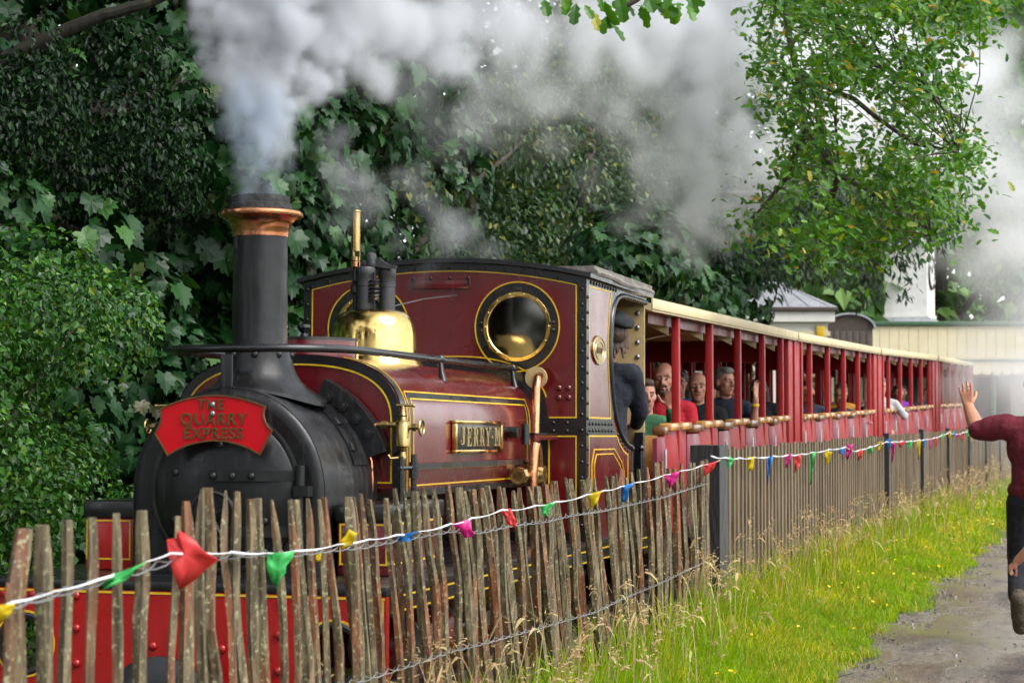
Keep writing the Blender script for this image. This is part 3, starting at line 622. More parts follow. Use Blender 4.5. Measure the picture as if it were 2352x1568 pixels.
TOPLV = [(-1.66, 7.04, 3.03), (-1.65, 7.07, 3.01), (-1.62, 6.99, 2.94), (-1.61, 7.2, 3.06), (-1.54, 7.03, 3.01), (-1.56, 7.23, 3.05), (-1.51, 7.11, 3.03), (-1.5, 7.19, 3.04), (-1.48, 7.21, 3.05), (-1.45, 7.17, 3.03), (-1.45, 7.29, 3.06), (-1.43, 7.31, 3.07), (-1.36, 7.13, 3.02), (-1.35, 7.15, 3.04), (-1.72, 7.21, 3.09), (-1.6, 7.02, 3.05), (-1.57, 7.12, 3.07), (-1.52, 7.13, 3.08), (-1.49, 7.31, 3.11), (-1.4, 7.07, 3.05), (-1.38, 7.24, 3.09), (-1.91, 7.12, 3.07), (-1.89, 7.12, 3.08), (-1.74, 6.94, 3.01), (-1.78, 7.22, 3.09), (-1.81, 7.01, 3.06), (-1.74, 7.2, 3.03), (-1.68, 7.16, 3.0), (-1.74, 7.07, 3.03), (-1.82, 7.17, 3.09)]
MOSSBR = [(-6.7, 10.3, 3.31), (-6.34, 10.39, 3.54), (-6.04, 10.47, 3.7), (-5.78, 10.54, 3.82), (-5.58, 10.59, 3.9), (-5.35, 10.66, 3.96), (-5.05, 10.74, 4.09), (-4.67, 10.84, 4.3)]
#bld (-7.04, 47.85, 4.11) (-5.63, 48.25, 4.11) (-6.88, 47.87, 4.62) (-6.07, 52.28, 4.21) (-5.29, 52.5, 4.21) (-6.03, 58.54, 4.2) (-1.36, 59.87, 4.2) (-4.84, 62.97, 6.04) (-4.86, 63.03, 4.46)
# ================================================================== ground, path, verge, track
def fence_x(y):
    return np.where(np.asarray(y) < 12.1, -2.10 - 0.05 * (np.asarray(y) - 4) / 8.1, -2.15 + 0.037 * (np.asarray(y) - 12.1))

def path_x(y):
    y = np.asarray(y, float)
    return -1.35 + 0.037 * (y - 11.2) + 0.05 * np.sin(y * 1.7) + 0.04 * np.sin(y * 4.1 + 1) + 0.02 * np.sin(y * 9.3)

TRK_Y = np.array([-40, 12.4, 19.5, 26.65, 33.75, 40.9, 60, 120.])
TRK_X = np.array([-3.44, -3.44, -3.44, -3.285, -3.0, -2.737, -2.0, 0.5])
TRK_Z = np.array([0.24, 0.24, 0.30, 0.37, 0.47, 0.53, 0.60, 0.6])
def track_x(y): return np.interp(y, TRK_Y, TRK_X)
def track_z(y): return np.interp(y, TRK_Y, TRK_Z)

def sstep(a, b, x):
    t = np.clip((x - a) / (b - a), 0, 1)
    return t * t * (3 - 2 * t)

def ground_z(x, y):
    x = np.asarray(x, float)
    y = np.asarray(y, float)
    fx, px = fence_x(y), path_x(y)
    bed = track_z(y) - 0.12
    z = 0.20 * sstep(0, 1, (px + 0.03 - x) / np.maximum(0.3, px - fx))
    z = np.where(x < fx - 0.12, 0.20 + (bed - 0.20) * sstep(0, 0.35, fx - 0.12 - x), z)
    left = track_x(y) - 0.95
    z = np.where(x < left, bed + 0.45 * sstep(0, 2.6, left - x) + np.clip(-6.5 - x, 0, 200) * 0.05, z)
    z = np.where(x > px + 0.12, z - 0.0, z)
    far = sstep(45, 140, y)
    z = z + far * 0.4
    return z

def gnoise(x, y):
    return 0.012 * np.sin(x * 7.1 + y * 3.3) + 0.010 * np.sin(x * 13.7 - y * 8.9 + 1.3) + 0.006 * np.sin(x * 31 + y * 27)

xs = np.concatenate([[-500, -200, -100, -50, -30, -20, -14, -11], np.arange(-9, -4.2, 0.3), np.arange(-4.2, -0.4, 0.08), np.arange(-0.4, 4, 0.35), [5, 7, 10, 15, 25, 50, 100, 200, 500]])
ys = np.concatenate([[-300, -100, -40, -15, -6], np.arange(-2, 30, 0.25), np.arange(30, 60, 0.8), [62, 66, 72, 80, 95, 120, 160, 240, 400, 900]])
GX, GY = np.meshgrid(xs, ys)
GXs = GX.copy()
GZ = ground_z(GXs, GY) + gnoise(GXs, GY) * (np.abs(GX) < 12) - 0.004 - 0.045 * ((GX > path_x(GY) + 0.1) & (GX < path_x(GY) + 4.0) & (GY > -6) & (GY < 88))
nX, nY = len(xs), len(ys)
idx = np.arange(nX * nY).reshape(nY, nX)
a, b_, c_, d_ = idx[:-1, :-1].ravel(), idx[:-1, 1:].ravel(), idx[1:, 1:].ravel(), idx[1:, :-1].ravel()
T = np.concatenate([np.stack([a, b_, c_], 1), np.stack([a, c_, d_], 1)])

m, t, o = nt_new('earth')
b = t.nodes.new('ShaderNodeBsdfPrincipled')
g = t.nodes.new('ShaderNodeNewGeometry')
n1 = N(t, 'ShaderNodeTexNoise', Scale=1.3, Detail=8.0, Roughness=0.7)
n2 = N(t, 'ShaderNodeTexNoise', Scale=34.0, Detail=6.0, Roughness=0.7)
t.links.new(g.outputs['Position'], n1.inputs['Vector'])
t.links.new(g.outputs['Position'], n2.inputs['Vector'])
c1 = ramp(t, n1.outputs['Fac'], [(0.35, (0.045, 0.035, 0.022)), (0.6, (0.05, 0.075, 0.015))])
c2 = ramp(t, n2.outputs['Fac'], [(0.3, (0.35, 0.35, 0.35)), (0.7, (1.3, 1.3, 1.3))])
mx = N(t, 'ShaderNodeMixRGB', blend_type='MULTIPLY')
mx.inputs['Fac'].default_value = 1
t.links.new(c1, mx.inputs['Color1'])
t.links.new(c2, mx.inputs['Color2'])
t.links.new(mx.outputs[0], b.inputs['Base Color'])
b.inputs['Roughness'].default_value = 0.85
bp = N(t, 'ShaderNodeBump', Strength=0.9, Distance=0.03)
t.links.new(n2.outputs['Fac'], bp.inputs['Height'])
t.links.new(bp.outputs[0], b.inputs['Normal'])
t.links.new(b.outputs[0], o.inputs['Surface'])
MATS['earth'] = m
gr = link('ground', raw_mesh('ground', np.stack([GX, GY, GZ], -1).reshape(-1, 3), T, ['earth'], smooth=True))
tag(gr, 'dark earth and grassy ground under the railway and trees', kind='structure')

# wet path
m, t, o = nt_new('wet_path')
b = t.nodes.new('ShaderNodeBsdfPrincipled')
g = t.nodes.new('ShaderNodeNewGeometry')
mp = t.nodes.new('ShaderNodeMapping')
mp.inputs['Scale'].default_value = (1, 0.45, 1)
t.links.new(g.outputs['Position'], mp.inputs['Vector'])
n1 = N(t, 'ShaderNodeTexNoise', Scale=1.6, Detail=7.0, Roughness=0.62)
n2 = N(t, 'ShaderNodeTexNoise', Scale=22.0, Detail=8.0, Roughness=0.82)
n3 = N(t, 'ShaderNodeTexVoronoi', Scale=42.0)
t.links.new(mp.outputs[0], n1.inputs['Vector'])
t.links.new(g.outputs['Position'], n2.inputs['Vector'])
t.links.new(g.outputs['Position'], n3.inputs['Vector'])
c1 = ramp(t, n1.outputs['Fac'], [(0.33, (0.060, 0.044, 0.033)), (0.45, (0.145, 0.113, 0.089)), (0.75, (0.20, 0.16, 0.13))])
c2 = ramp(t, n2.outputs['Fac'], [(0.36, (0.30, 0.30, 0.30)), (0.64, (1.5, 1.5, 1.5))])
mx = N(t, 'ShaderNodeMixRGB', blend_type='MULTIPLY')
mx.inputs['Fac'].default_value = 1
t.links.new(c1, mx.inputs['Color1'])
t.links.new(c2, mx.inputs['Color2'])
t.links.new(mx.outputs[0], b.inputs['Base Color'])
wet = ramp(t, n1.outputs['Fac'], [(0.36, 0.60), (0.45, 0.32), (0.53, 0.07)])
t.links.new(wet, b.inputs['Roughness'])
hb_ = N(t, 'ShaderNodeMath', operation='ADD')
t.links.new(n2.outputs['Fac'], hb_.inputs[0])
t.links.new(n3.outputs['Distance'], hb_.inputs[1])
bs = ramp(t, n1.outputs['Fac'], [(0.38, 0.8), (0.52, 0.05)])
bp = N(t, 'ShaderNodeBump', Distance=0.03)
t.links.new(bs, bp.inputs['Strength'])
t.links.new(hb_.outputs[0], bp.inputs['Height'])
t.links.new(bp.outputs[0], b.inputs['Normal'])
t.links.new(b.outputs[0], o.inputs['Surface'])
MATS['wet_path'] = m
ys2 = np.concatenate([np.arange(-6, 45, 0.12), np.arange(45, 90, 2)])
us = np.concatenate([np.linspace(0, 0.15, 8), np.linspace(0.18, 1, 16)])
PX = path_x(ys2)[:, None] - 0.06 + us[None, :] * 4.2
PY = np.repeat(ys2[:, None], len(us), 1)
PZ = ground_z(PX, PY) + 0.012 * np.sin(PX * 3.1 + PY * 1.3) + 0.006 * np.sin(PX * 9 + PY * 5) + 0.004 + 0.03 * sstep(0, 0.2, us)[None, :]
nU = len(us)
idx = np.arange(len(ys2) * nU).reshape(len(ys2), nU)
a, b_, c_, d_ = idx[:-1, :-1].ravel(), idx[:-1, 1:].ravel(), idx[1:, 1:].ravel(), idx[1:, :-1].ravel()
pth = link('path', raw_mesh('path', np.stack([PX, PY, PZ], -1).reshape(-1, 3), np.concatenate([np.stack([a, b_, c_], 1), np.stack([a, c_, d_], 1)]), ['wet_path'], smooth=True))
tag(pth, 'wet gravel path beside the grass verge', kind='structure')

# loose stones along the path edge
stone_t = np.array([[-.5, -.4, 0], [.5, -.5, 0], [.4, .5, 0], [-.45, .4, 0], [0.05, 0, .55]])
stone_f = np.array([[0, 1, 4], [1, 2, 4], [2, 3, 4], [3, 0, 4]])
n = 11000
yy = 5 + 24 * RNG.random(n) ** 1.4
xx = np.where(RNG.random(n) < 0.7, path_x(yy) + RNG.gamma(1.2, 0.14, n) - 0.06, path_x(yy) + 2.6 * RNG.random(n))
zz = ground_z(xx, yy) + 0.012 * np.sin(xx * 3.1 + yy * 1.3) + 0.03 * sstep(0, .8, xx - path_x(yy)) + 0.002
up = np.tile([0, 0, 1.], (n, 1)) + RNG.normal(0, .25, (n, 3))
V, T, R_ = scatter_leaves(stone_t, stone_f, np.stack([xx, yy, zz], 1), up, RNG.normal(0, 1, (n, 3)), 0.006 + 0.020 * RNG.random(n) ** 4, RNG)
pmat('stone', (0.13, 0.11, 0.095), 0.4, 0, (0.035, 0.03, 0.026), scale=9)
st = link('gravel', raw_mesh('gravel', V, T, ['stone'], R_))
tag(st, 'small loose stones along the edge of the wet path', 'gravel', kind='stuff')

# track: ballast, sleepers, rails
pmat('ballast', (0.11, 0.10, 0.09), 0.8, 0, (0.04, 0.037, 0.033), scale=26, bump=1.0, bscale=30)
pmat('sleeper_wood', (0.055, 0.042, 0.03), 0.85, 0, scale=20, bump=0.6)
pmat('rail_steel', (0.16, 0.11, 0.08), 0.5, 0.6, (0.09, 0.055, 0.04), scale=14)
yt = np.arange(-4, 60, 0.5)
b = MB()
vs_, fs = [], []
for i, y in enumerate(yt):
    cx_, z = float(track_x(y)), float(track_z(y))
    for dx, dz in ((-0.95, -0.13), (-0.65, -0.055), (0.65, -0.055), (0.88, -0.12)):
        vs_.append((cx_ + dx, y, z + dz))
for i in range(len(yt) - 1):
    for k in range(3):
        fs.append((i * 4 + k, i * 4 + k + 1, i * 4 + k + 5, i * 4 + k + 4))
b.add(vs_, fs, 0, True)
bed = b.build('track_bed', 'ballast')
tag(bed, 'ballasted narrow gauge railway track bed', kind='structure')
for sx in (-1, 1):
    b = MB()
    for y0, y1 in zip(yt[:-1], yt[1:]):
        p0 = Vector((float(track_x(y0)) + sx * 0.32, y0, float(track_z(y0))))
        p1 = Vector((float(track_x(y1)) + sx * 0.32, y1, float(track_z(y1))))
        q = []
        for p in (p0, p1):
            q += [(p.x - .02, p.y, p.z - .06), (p.x + .02, p.y, p.z - .06), (p.x + .02, p.y, p.z), (p.x - .02, p.y, p.z)]
        b.add(q, [(0, 4, 5, 1), (1, 5, 6, 2), (2, 6, 7, 3), (3, 7, 4, 0)])
    b.build('rail', 'rail_steel', bed)
sl = MB()
sl.box((-0.6, -0.1, -0.15), (0.6, 0.1, -0.045), 0, 0.01)
slm = sl.mesh('sleeper', ['sleeper_wood'])
for y in np.arange(-2, 40, 0.62):
    link('sleeper', slm, bed, (float(track_x(y)), y, float(track_z(y))))

# ------------------------------------------------------------------ grass verge
leafmat('grass_blade', [(0.0, (0.11, 0.22, 0.010)), (0.35, (0.23, 0.37, 0.012)), (0.65, (0.36, 0.47, 0.018)), (0.88, (0.46, 0.47, 0.035)), (1.0, (0.50, 0.38, 0.10))], 0.5, 0.56, 0.25)
leafmat('grass_seed', [(0.0, (0.30, 0.19, 0.10)), (0.4, (0.42, 0.30, 0.15)), (0.8, (0.50, 0.40, 0.20)), (1.0, (0.30, 0.32, 0.10))], 0.7, 0.3, 0.2)
leafmat('buttercup', [(0.0, (0.75, 0.50, 0.005)), (1.0, (0.80, 0.60, 0.01))], 0.35, 0.2, 0.5)
leafmat('dock_leaf', [(0.0, (0.05, 0.12, 0.02)), (0.6, (0.10, 0.19, 0.02)), (1.0, (0.30, 0.12, 0.03))], 0.45, 0.3, 0.4)

def blades(xy, h, w, bend, rng):
    """bent tapering blades; returns V,T,R"""
    n = len(xy)
    az = rng.random(n) * 2 * math.pi
    d = np.stack([np.cos(az), np.sin(az), np.zeros(n)], 1)
    s = np.stack([-np.sin(az), np.cos(az), np.zeros(n)], 1)
    base = np.concatenate([xy, (ground_z(xy[:, 0], xy[:, 1]) + gnoise(xy[:, 0], xy[:, 1]) - 0.01)[:, None]], 1)
    up = np.array([0, 0, 1.])
    rows = []
    for f, ww in ((0, 1.0), (0.45, 0.85), (0.8, 0.5)):
        c = base + up * (h * (f - 0.25 * bend * f * f))[:, None] + d * (h * bend * f * f)[:, None]
        rows.append(c - s * (w * ww / 2)[:, None])
        rows.append(c + s * (w * ww / 2)[:, None])
    rows.append(base + up * (h * (1 - 0.3 * bend))[:, None] + d * (h * bend)[:, None])
    V = np.stack(rows, 1).reshape(-1, 3)
    f = np.array([[0, 1, 3], [0, 3, 2], [2, 3, 5], [2, 5, 4], [4, 5, 6]])
    T = (f[None] + (np.arange(n) * 7)[:, None, None]).reshape(-1, 3)
    clump = 0.5 + 0.35 * np.sin(xy[:, 0] * 5 + 1.7 * np.sin(xy[:, 1] * 1.9)) * np.sin(xy[:, 1] * 2.3)
    r = np.clip(0.55 * clump + 0.5 * rng.random(n) - 0.05, 0, 0.97)
    return V, T, np.repeat(r, 5)

parts = []
for y0, y1, n in ((4.0, 9.0, 26000), (9, 14, 36000), (14, 22, 30000), (22, 45, 24000)):
    y = y0 + (y1 - y0) * RNG.random(n)
    fx, px = fence_x(y) - 0.12, path_x(y) + 0.03
    u = RNG.random(n)
    x = fx + (px - fx) * u + RNG.normal(0, 0.02, n)
    sparse = (u > 0.86) & (RNG.random(n) < 0.55) | (np.sin(x * 6 + y * 2.2) * np.sin(y * 3.1 - x * 2) > 0.72) & (RNG.random(n) < 0.5)
    x, y, u = x[~sparse], y[~sparse], u[~sparse]
    k = len(x)
    h = (0.10 + 0.13 * RNG.random(k)) * (1.25 - 0.75 * u) * (0.85 + 0.3 * np.sin(x * 4 + y * 1.3))
    w = (0.004 + 0.004 * RNG.random(k)) * (1 + 0.05 * np.maximum(0, y - 8))
    parts.append(blades(np.stack([x, y], 1), h, w, 0.25 + 0.6 * RNG.random(k), RNG))
n = 9000                                             # rougher grass behind the fence
y = 3 + 35 * RNG.random(n)
x = fence_x(y) - 0.1 - 0.35 * RNG.random(n)
parts.append(blades(np.stack([x, y], 1), 0.08 + 0.2 * RNG.random(n), 0.006 + 0.005 * RNG.random(n), 0.3 + 0.5 * RNG.random(n), RNG))
n = 3500                                             # tall green stems at the foot of the fence
y = 4.5 + 22 * RNG.random(n)
x = fence_x(y) + 0.02 + np.abs(RNG.normal(0, 0.13, n))
parts.append(blades(np.stack([x, y], 1), 0.22 + 0.28 * RNG.random(n), 0.005 + 0.004 * RNG.random(n), 0.15 + 0.5 * RNG.random(n), RNG))
n = 26000                                            # beyond the path on the right, out of the picture
y = 2 + 40 * RNG.random(n)
x = path_x(y) + 4.1 + 2.5 * RNG.random(n)
parts.append(blades(np.stack([x, y], 1), 0.08 + 0.14 * RNG.random(n), 0.010 + 0.01 * RNG.random(n), 0.3 + 0.5 * RNG.random(n), RNG))
V, T, R_ = merge(parts)
gs = link('grass', raw_mesh('grass', V, T, ['grass_blade'], R_))
tag(gs, 'bright yellow green grass on the verge between fence and path', 'grass', kind='stuff')

# seed heads: thin stems with nodding tan panicles
def seed_grass(n, rng):
    y = 4.8 + 30 * rng.random(n) ** 1.25
    off = np.abs(rng.normal(0, 0.18, n))
    x = fence_x(y) + 0.03 + off
    clump = np.sin(y * 2.1) * np.sin(y * 5.3 + 2) + rng.normal(0, .5, n)
    keep = clump > -0.5
    x, y, off = x[keep], y[keep], off[keep]
    n = len(x)
    h = (0.30 + 0.30 * rng.random(n)) * np.clip(1.15 - off, 0.45, 1.1)
    az = rng.normal(0.4, 1.3, n)
    d = np.stack([np.cos(az), np.sin(az), np.zeros(n)], 1)
    s = np.stack([-np.sin(az), np.cos(az), np.zeros(n)], 1)
    up = np.array([0, 0, 1.])
    base = np.stack([x, y, ground_z(x, y)], 1)
    lean = 0.12 + 0.3 * rng.random(n)
    w = 0.0022 * (1 + 0.04 * np.maximum(0, y - 8))
    rows, fl = [], [(0, 1.), (0.5, .9), (0.85, .8)]
    for f, ww in fl:
        c = base + up * (h * f)[:, None] + d * (h * lean * f * f)[:, None]
        rows += [c - s * (w * ww)[:, None], c + s * (w * ww)[:, None]]
    top = base + up * (h * 0.85)[:, None] + d * (h * lean * 0.72)[:, None]
    L = 0.07 + 0.09 * rng.random(n)
    wid = (0.003 + 0.0045 * rng.random(n)) * (1 + 0.02 * np.maximum(0, y - 8))
    droop = rng.random(n)
    for f in (0.0, 0.3, 0.6, 0.85, 1.0):
        c = top + up * (L * (f * 0.8 - droop * 1.3 * f * f))[:, None] + d * (L * f * (0.35 + 0.55 * droop))[:, None]
        ww = wid * (0.35, 1.0, 1.1, 0.7, 0.1)[int(f * 4.4)]
        rows += [c - s * ww[:, None] - up * (ww * .4)[:, None], c + s * ww[:, None] + up * (ww * .4)[:, None]]
    V = np.stack(rows, 1).reshape(-1, 3)
    f = []
    for k in (0, 2, 6, 8, 10, 12):
        f += [[k, k + 1, k + 3], [k, k + 3, k + 2]]
    f = np.array(f)
    T = (f[None] + (np.arange(n) * 16)[:, None, None]).reshape(-1, 3)
    return V, T, np.repeat(rng.random(n), len(f)), (top, d, s, L, y)
V, T, R_, (top, d, s, L, yy) = seed_grass(680, RNG)
# loose spikelets that fluff each head out
k = 12
n = len(top)
ff = RNG.random((n, k))
pos = top[:, None, :] + np.array([0, 0, 1.]) * (L[:, None] * ff * 0.6)[:, :, None] + d[:, None, :] * (L[:, None] * ff * 0.6)[:, :, None] + RNG.normal(0, 1, (n, k, 3)) * (L * 0.14)[:, None, None]
spk = np.array([[-.18, 0, 0], [.18, 0, 0], [0, 1, 0.1]])
Vs, Ts, Rs = scatter_leaves(spk, np.array([[0, 1, 2]]), pos.reshape(-1, 3), RNG.normal(0, 1, (n * k, 3)), np.repeat(d, k, 0) + RNG.normal(0, .5, (n * k, 3)), np.full(n * k, 0.020) * np.repeat(1 + 0.02 * np.maximum(0, yy - 8), k), RNG)
V, T, R_ = merge([(V, T, R_), (Vs, Ts, Rs)])
sg = link('seed_grass', raw_mesh('seed_grass', V, T, ['grass_seed'], R_))
tag(sg, 'tall dry grass with tan seed heads along the fence foot', 'grass', kind='stuff')

fl5 = []
for q in range(5):
    a = q * 2 * math.pi / 5
    fl5.append([0.0, 0.0, 0.0])
    fl5.append([math.cos(a - .5), math.sin(a - .5), .35])
    fl5.append([math.cos(a + .5), math.sin(a + .5), .35])
n = 130
y = 7 + 24 * RNG.random(n) ** 0.8
u = 0.2 + 0.75 * RNG.random(n)
x = fence_x(y) + (path_x(y) - fence_x(y)) * u
z = ground_z(x, y) + 0.10 + 0.16 * RNG.random(n) * (1.2 - u)
V, T, R_ = scatter_leaves(np.array(fl5), np.arange(15).reshape(5, 3), np.stack([x, y, z], 1), np.tile([0, -.3, 1.], (n, 1)) + RNG.normal(0, .35, (n, 3)), RNG.normal(0, 1, (n, 3)), 0.009 + 0.007 * RNG.random(n), RNG)
bc = link('buttercups', raw_mesh('buttercups', V, T, ['buttercup'], R_))
tag(bc, 'small yellow buttercup flowers dotted through the verge', 'flowers', kind='stuff')
# ================================================================== locomotive
LOCO = empty('steam_locomotive', (-3.44, 10.63, 0.24), (-0.0111, 0, 0))
tag(LOCO, 'maroon narrow gauge saddle tank steam engine with copper capped black chimney and brass dome', 'locomotive')
RIV_F = rivet_mesh(0.011, -0.008, 'black_paint', 'y')
RIV_S = rivet_mesh(0.011, 0.008, 'black_paint', 'x')
RIV_F_BIG = rivet_mesh(0.017, -0.012, 'smokebox_black', 'y')
BOLT_F = rivet_mesh(0.026, -0.016, 'smokebox_black', 'y', True)
RIV_RED = rivet_mesh(0.019, -0.014, 'red_paint', 'y')
RIV_STEEL = rivet_mesh(0.014, -0.010, 'steel', 'y')
RIV_MAROON = rivet_mesh(0.019, -0.012, 'maroon', 'y')
RIV_BRASS = rivet_mesh(0.0065, -0.005, 'brass', 'y')

# --- frames, wheels, cylinders
fr = MB()
for sx in (-1, 1):
    fr.box((sx * 0.42, -3.42, 0.10), (sx * 0.40, 1.55, 0.525))
fr.box((-0.41, 1.5, 0.1), (0.41, 1.54, 0.52))
fr.build('main_frame', 'maroon', LOCO)
for y in (-1.95, -0.55):
    for sx in (-1, 1):
        w = MB()
        w.lathe([(0.20, sx * 0.30), (0.255, sx * 0.30), (0.275, sx * 0.285), (0.275, sx * 0.27), (0.25, sx * 0.27)], (0, y, 0.25), 'x', 28)
        w.lathe([(0.05, sx * 0.26), (0.06, sx * 0.32)], (0, y, 0.25), 'x', 12)
        for k in range(8):
            a = k * math.pi / 4
            w.tube([(sx * 0.29, y + 0.04 * math.cos(a), 0.25 + 0.04 * math.sin(a)), (sx * 0.29, y + 0.21 * math.cos(a), 0.25 + 0.21 * math.sin(a))], 0.018, 6)
        w.build('wheel', 'smokebox_black', LOCO)
for sx in (-1, 1):
    c = MB()
    c.lathe([(0.001, -2.86), (0.12, -2.85), (0.165, -2.82), (0.165, -2.30), (0.12, -2.27), (0.001, -2.26)], (sx * 0.66, 0, 0.245), 'y', 28)
    c.box((sx * 0.43, -2.78, 0.15), (sx * 0.60, -2.34, 0.44), 0, 0.01)
    cyl = c.build('cylinder', 'maroon', LOCO)
    for y in (-2.83, -2.31):
        b = MB()
        b.lathe([(0.17, y - 0.012), (0.172, y), (0.17, y + 0.012)], (sx * 0.66, 0, 0.245), 'y', 28)
        b.build('band', 'steel', cyl)
    b = MB()
    b.tube([(sx * 0.66, -2.27, 0.245), (sx * 0.66, -1.6, 0.245)], 0.018, 8)
    b.box((sx * 0.645, -1.62, 0.21), (sx * 0.675, -0.55, 0.28))
    b.box((sx * 0.56, -2.1, 0.22), (sx * 0.585, -0.45, 0.275))
    b.build('connecting_rod', 'steel', LOCO)

# --- buffer beam
bb = MB()
hl, hr = circ(-0.672, 0.288, 0.105, 32), circ(0.672, 0.288, 0.105, 32)
bb.prism([(-0.885, 0.03), (0.885, 0.03), (0.885, 0.515), (-0.885, 0.515)], -3.47, -3.43, 'xz', [hl, hr])
beam = bb.build('buffer_beam', 'red_paint', LOCO)
ln = MB()
for h in (hl, hr):
    cx = sum(p[0] for p in h) / len(h)
    ln.ribbon([(p[0], -3.47, p[1]) for p in circ(cx, 0.288, 0.132, 40)], (0, -1, 0), 0.009, closed=True)
ln.ribbon([(-0.88, -3.47, 0.506), (0.88, -3.47, 0.506)], (0, -1, 0), 0.009)
ln.ribbon([(0.872, -3.47, 0.05), (0.872, -3.47, 0.50)], (0, -1, 0), 0.008)
ln.build('lining', 'lining_yellow', beam)
for cx in (-0.672, 0.672):
    rm = MB()
    rm.lathe([(0.103, 0.02), (0.103, -0.012), (0.118, -0.014), (0.127, -0.008), (0.127, 0.0)], (cx, -3.466, 0.288), 'y', 36, caps=False)
    rm.build('hole_rim', 'black_paint', beam)
rivets(RIV_RED, [(x, -3.47, z) for x, z in ((-.766, .488), (-.638, .488), (-.442, .488), (-.44, .357), (-.438, .216), (-.10, .296), (.20, .294), (.363, .299), (.458, .488), (.56, .488), (-.25, .488), (.018, .438), (-.44, .09), (.44, .216), (.44, .357), (.78, .488), (.44, .09))], beam)
bf = MB()
bf.lathe([(0.001, -3.80), (0.11, -3.795), (0.19, -3.775), (0.245, -3.745), (0.245, -3.715), (0.12, -3.69), (0.08, -3.64), (0.08, -3.47)], (0.06, 0, 0.045), 'y', 36)
bf.build('centre_buffer', 'black_paint', LOCO)
hk = MB()
hk.tube([(-0.30, -3.47, 0.12), (-0.30, -3.60, 0.12), (-0.30, -3.64, 0.09), (-0.30, -3.62, 0.04), (-0.30, -3.56, 0.02)], 0.02, 8)
hk.build('coupling_hook', 'black_paint', LOCO)

# --- running plate
rp = MB()
rp.box((-0.887, -3.475, 0.517), (0.887, 1.62, 0.552), 0, 0.004)
rp.box((0.86, -3.42, 0.44), (0.884, 1.6, 0.516))
rp.box((-0.884, -3.42, 0.44), (-0.86, 1.6, 0.516))
run = rp.build('running_plate', 'black_paint', LOCO)
ln = MB()
for z in (0.508, 0.45):
    ln.ribbon([(0.884, -3.4, z), (0.884, 1.58, z)], (1, 0, 0), 0.007)
ln.build('lining', 'lining_yellow', run)
# sand boxes
for sx in (-1, 1):
    b = MB()
    b.box((sx * 0.47, -2.92, 0.553), (sx * 0.70, -2.20, 0.775), 0, 0.008)
    box = b.build('sand_box', 'maroon' if sx > 0 else 'red_paint', LOCO)
    b = MB()
    b.box((sx * 0.462, -2.93, 0.776), (sx * 0.708, -2.19, 0.85), 0, 0.01)
    b.build('lid', 'black_paint', box)
    ln = MB()
    ln.ribbon([(sx * 0.485, -2.92, 0.765), (sx * 0.69, -2.92, 0.765), (sx * 0.69, -2.92, 0.60), (sx * 0.485, -2.92, 0.60)], (0, -1, 0), 0.007, closed=True)
    if sx > 0:
        ln.ribbon([(0.70, -2.90, 0.765), (0.70, -2.22, 0.765), (0.70, -2.22, 0.60), (0.70, -2.90, 0.60)], (1, 0, 0), 0.007, closed=True)
    ln.build('lining', 'lining_yellow', box)

# --- smokebox
SBZ, SBR = 0.90, 0.44
prof = [(-SBR, 0.553)] + arc(0, SBZ, SBR, 180, 0, 40) + [(SBR, 0.553)]
sb = MB()
sb.prism(prof, -2.985, -2.345, 'xz', rim_smooth=True)
smoke = sb.build('smokebox', 'smokebox_black', LOCO)
b = MB()                                             # rounded front angle ring
ring_i = arc(0, SBZ, SBR - 0.05, 180, 0, 40)
outer = prof
inner = [(-SBR + 0.05, 0.553)] + ring_i + [(SBR - 0.05, 0.553)]
for (o1, i1), (o2, i2) in zip(list(zip(outer, inner))[:-1], list(zip(outer, inner))[1:]):
    for k in range(5):
        t0, t1 = k / 5, (k + 1) / 5
        def P(o, i, t):
            e = math.sin(t * math.pi / 2)
            c_ = 1 - math.cos(t * math.pi / 2)
            return (o[0] + (i[0] - o[0]) * c_, -2.975 - 0.03 * e, o[1] + (i[1] - o[1]) * c_)
        b.add([P(o1, i1, t0), P(o2, i2, t0), P(o2, i2, t1), P(o1, i1, t1)], [(0, 1, 2, 3)], 0, True)
b.prism(inner, -3.0045, -2.98, 'xz')
b.build('front_plate', 'smokebox_black', smoke)
b = MB()                                             # dished door
b.lathe([(0.345, -3.000), (0.345, -3.016), (0.330, -3.022), (0.322, -3.020), (0.312, -3.028), (0.26, -3.052), (0.18, -3.073), (0.09, -3.084), (0.001, -3.087)], (0, 0, 0.90), 'y', 56)
door = b.build('smokebox_door', 'smokebox_black', LOCO)
for z in (0.968, 0.735):
    b = MB()
    h = 0.022
    pts = []
    for i in range(9):
        x = -0.035 + i * (0.345 + 0.035) / 8
        rr = math.hypot(x, z - 0.9)
        y = -3.087 + 0.087 * min(1, (rr / 0.345)) ** 2.2 - 0.006
        pts.append((x, y))
    for i in range(8):
        (x0, y0), (x1, y1) = pts[i], pts[i + 1]
        b.add([(x0, y0 - .014, z - h), (x1, y1 - .014, z - h), (x1, y1 - .014, z + h), (x0, y0 - .014, z + h),
               (x0, y0 + .02, z - h), (x1, y1 + .02, z - h), (x1, y1 + .02, z + h), (x0, y0 + .02, z + h)],
              [(0, 1, 2, 3), (0, 4, 5, 1), (3, 2, 6, 7)] + ([(0, 3, 7, 4)] if i == 0 else []))
    st = b.build('hinge_strap', 'smokebox_black', door)
    rivets(RIV_F_BIG, [(x, -3.105 + 0.06 * (abs(x) / 0.345) ** 2, z) for x in (-0.014, 0.072, 0.154)], door, 'bolt')
b = MB()
b.tube([(0.352, -3.045, 0.62), (0.352, -3.045, 1.01)], 0.0145, 12)
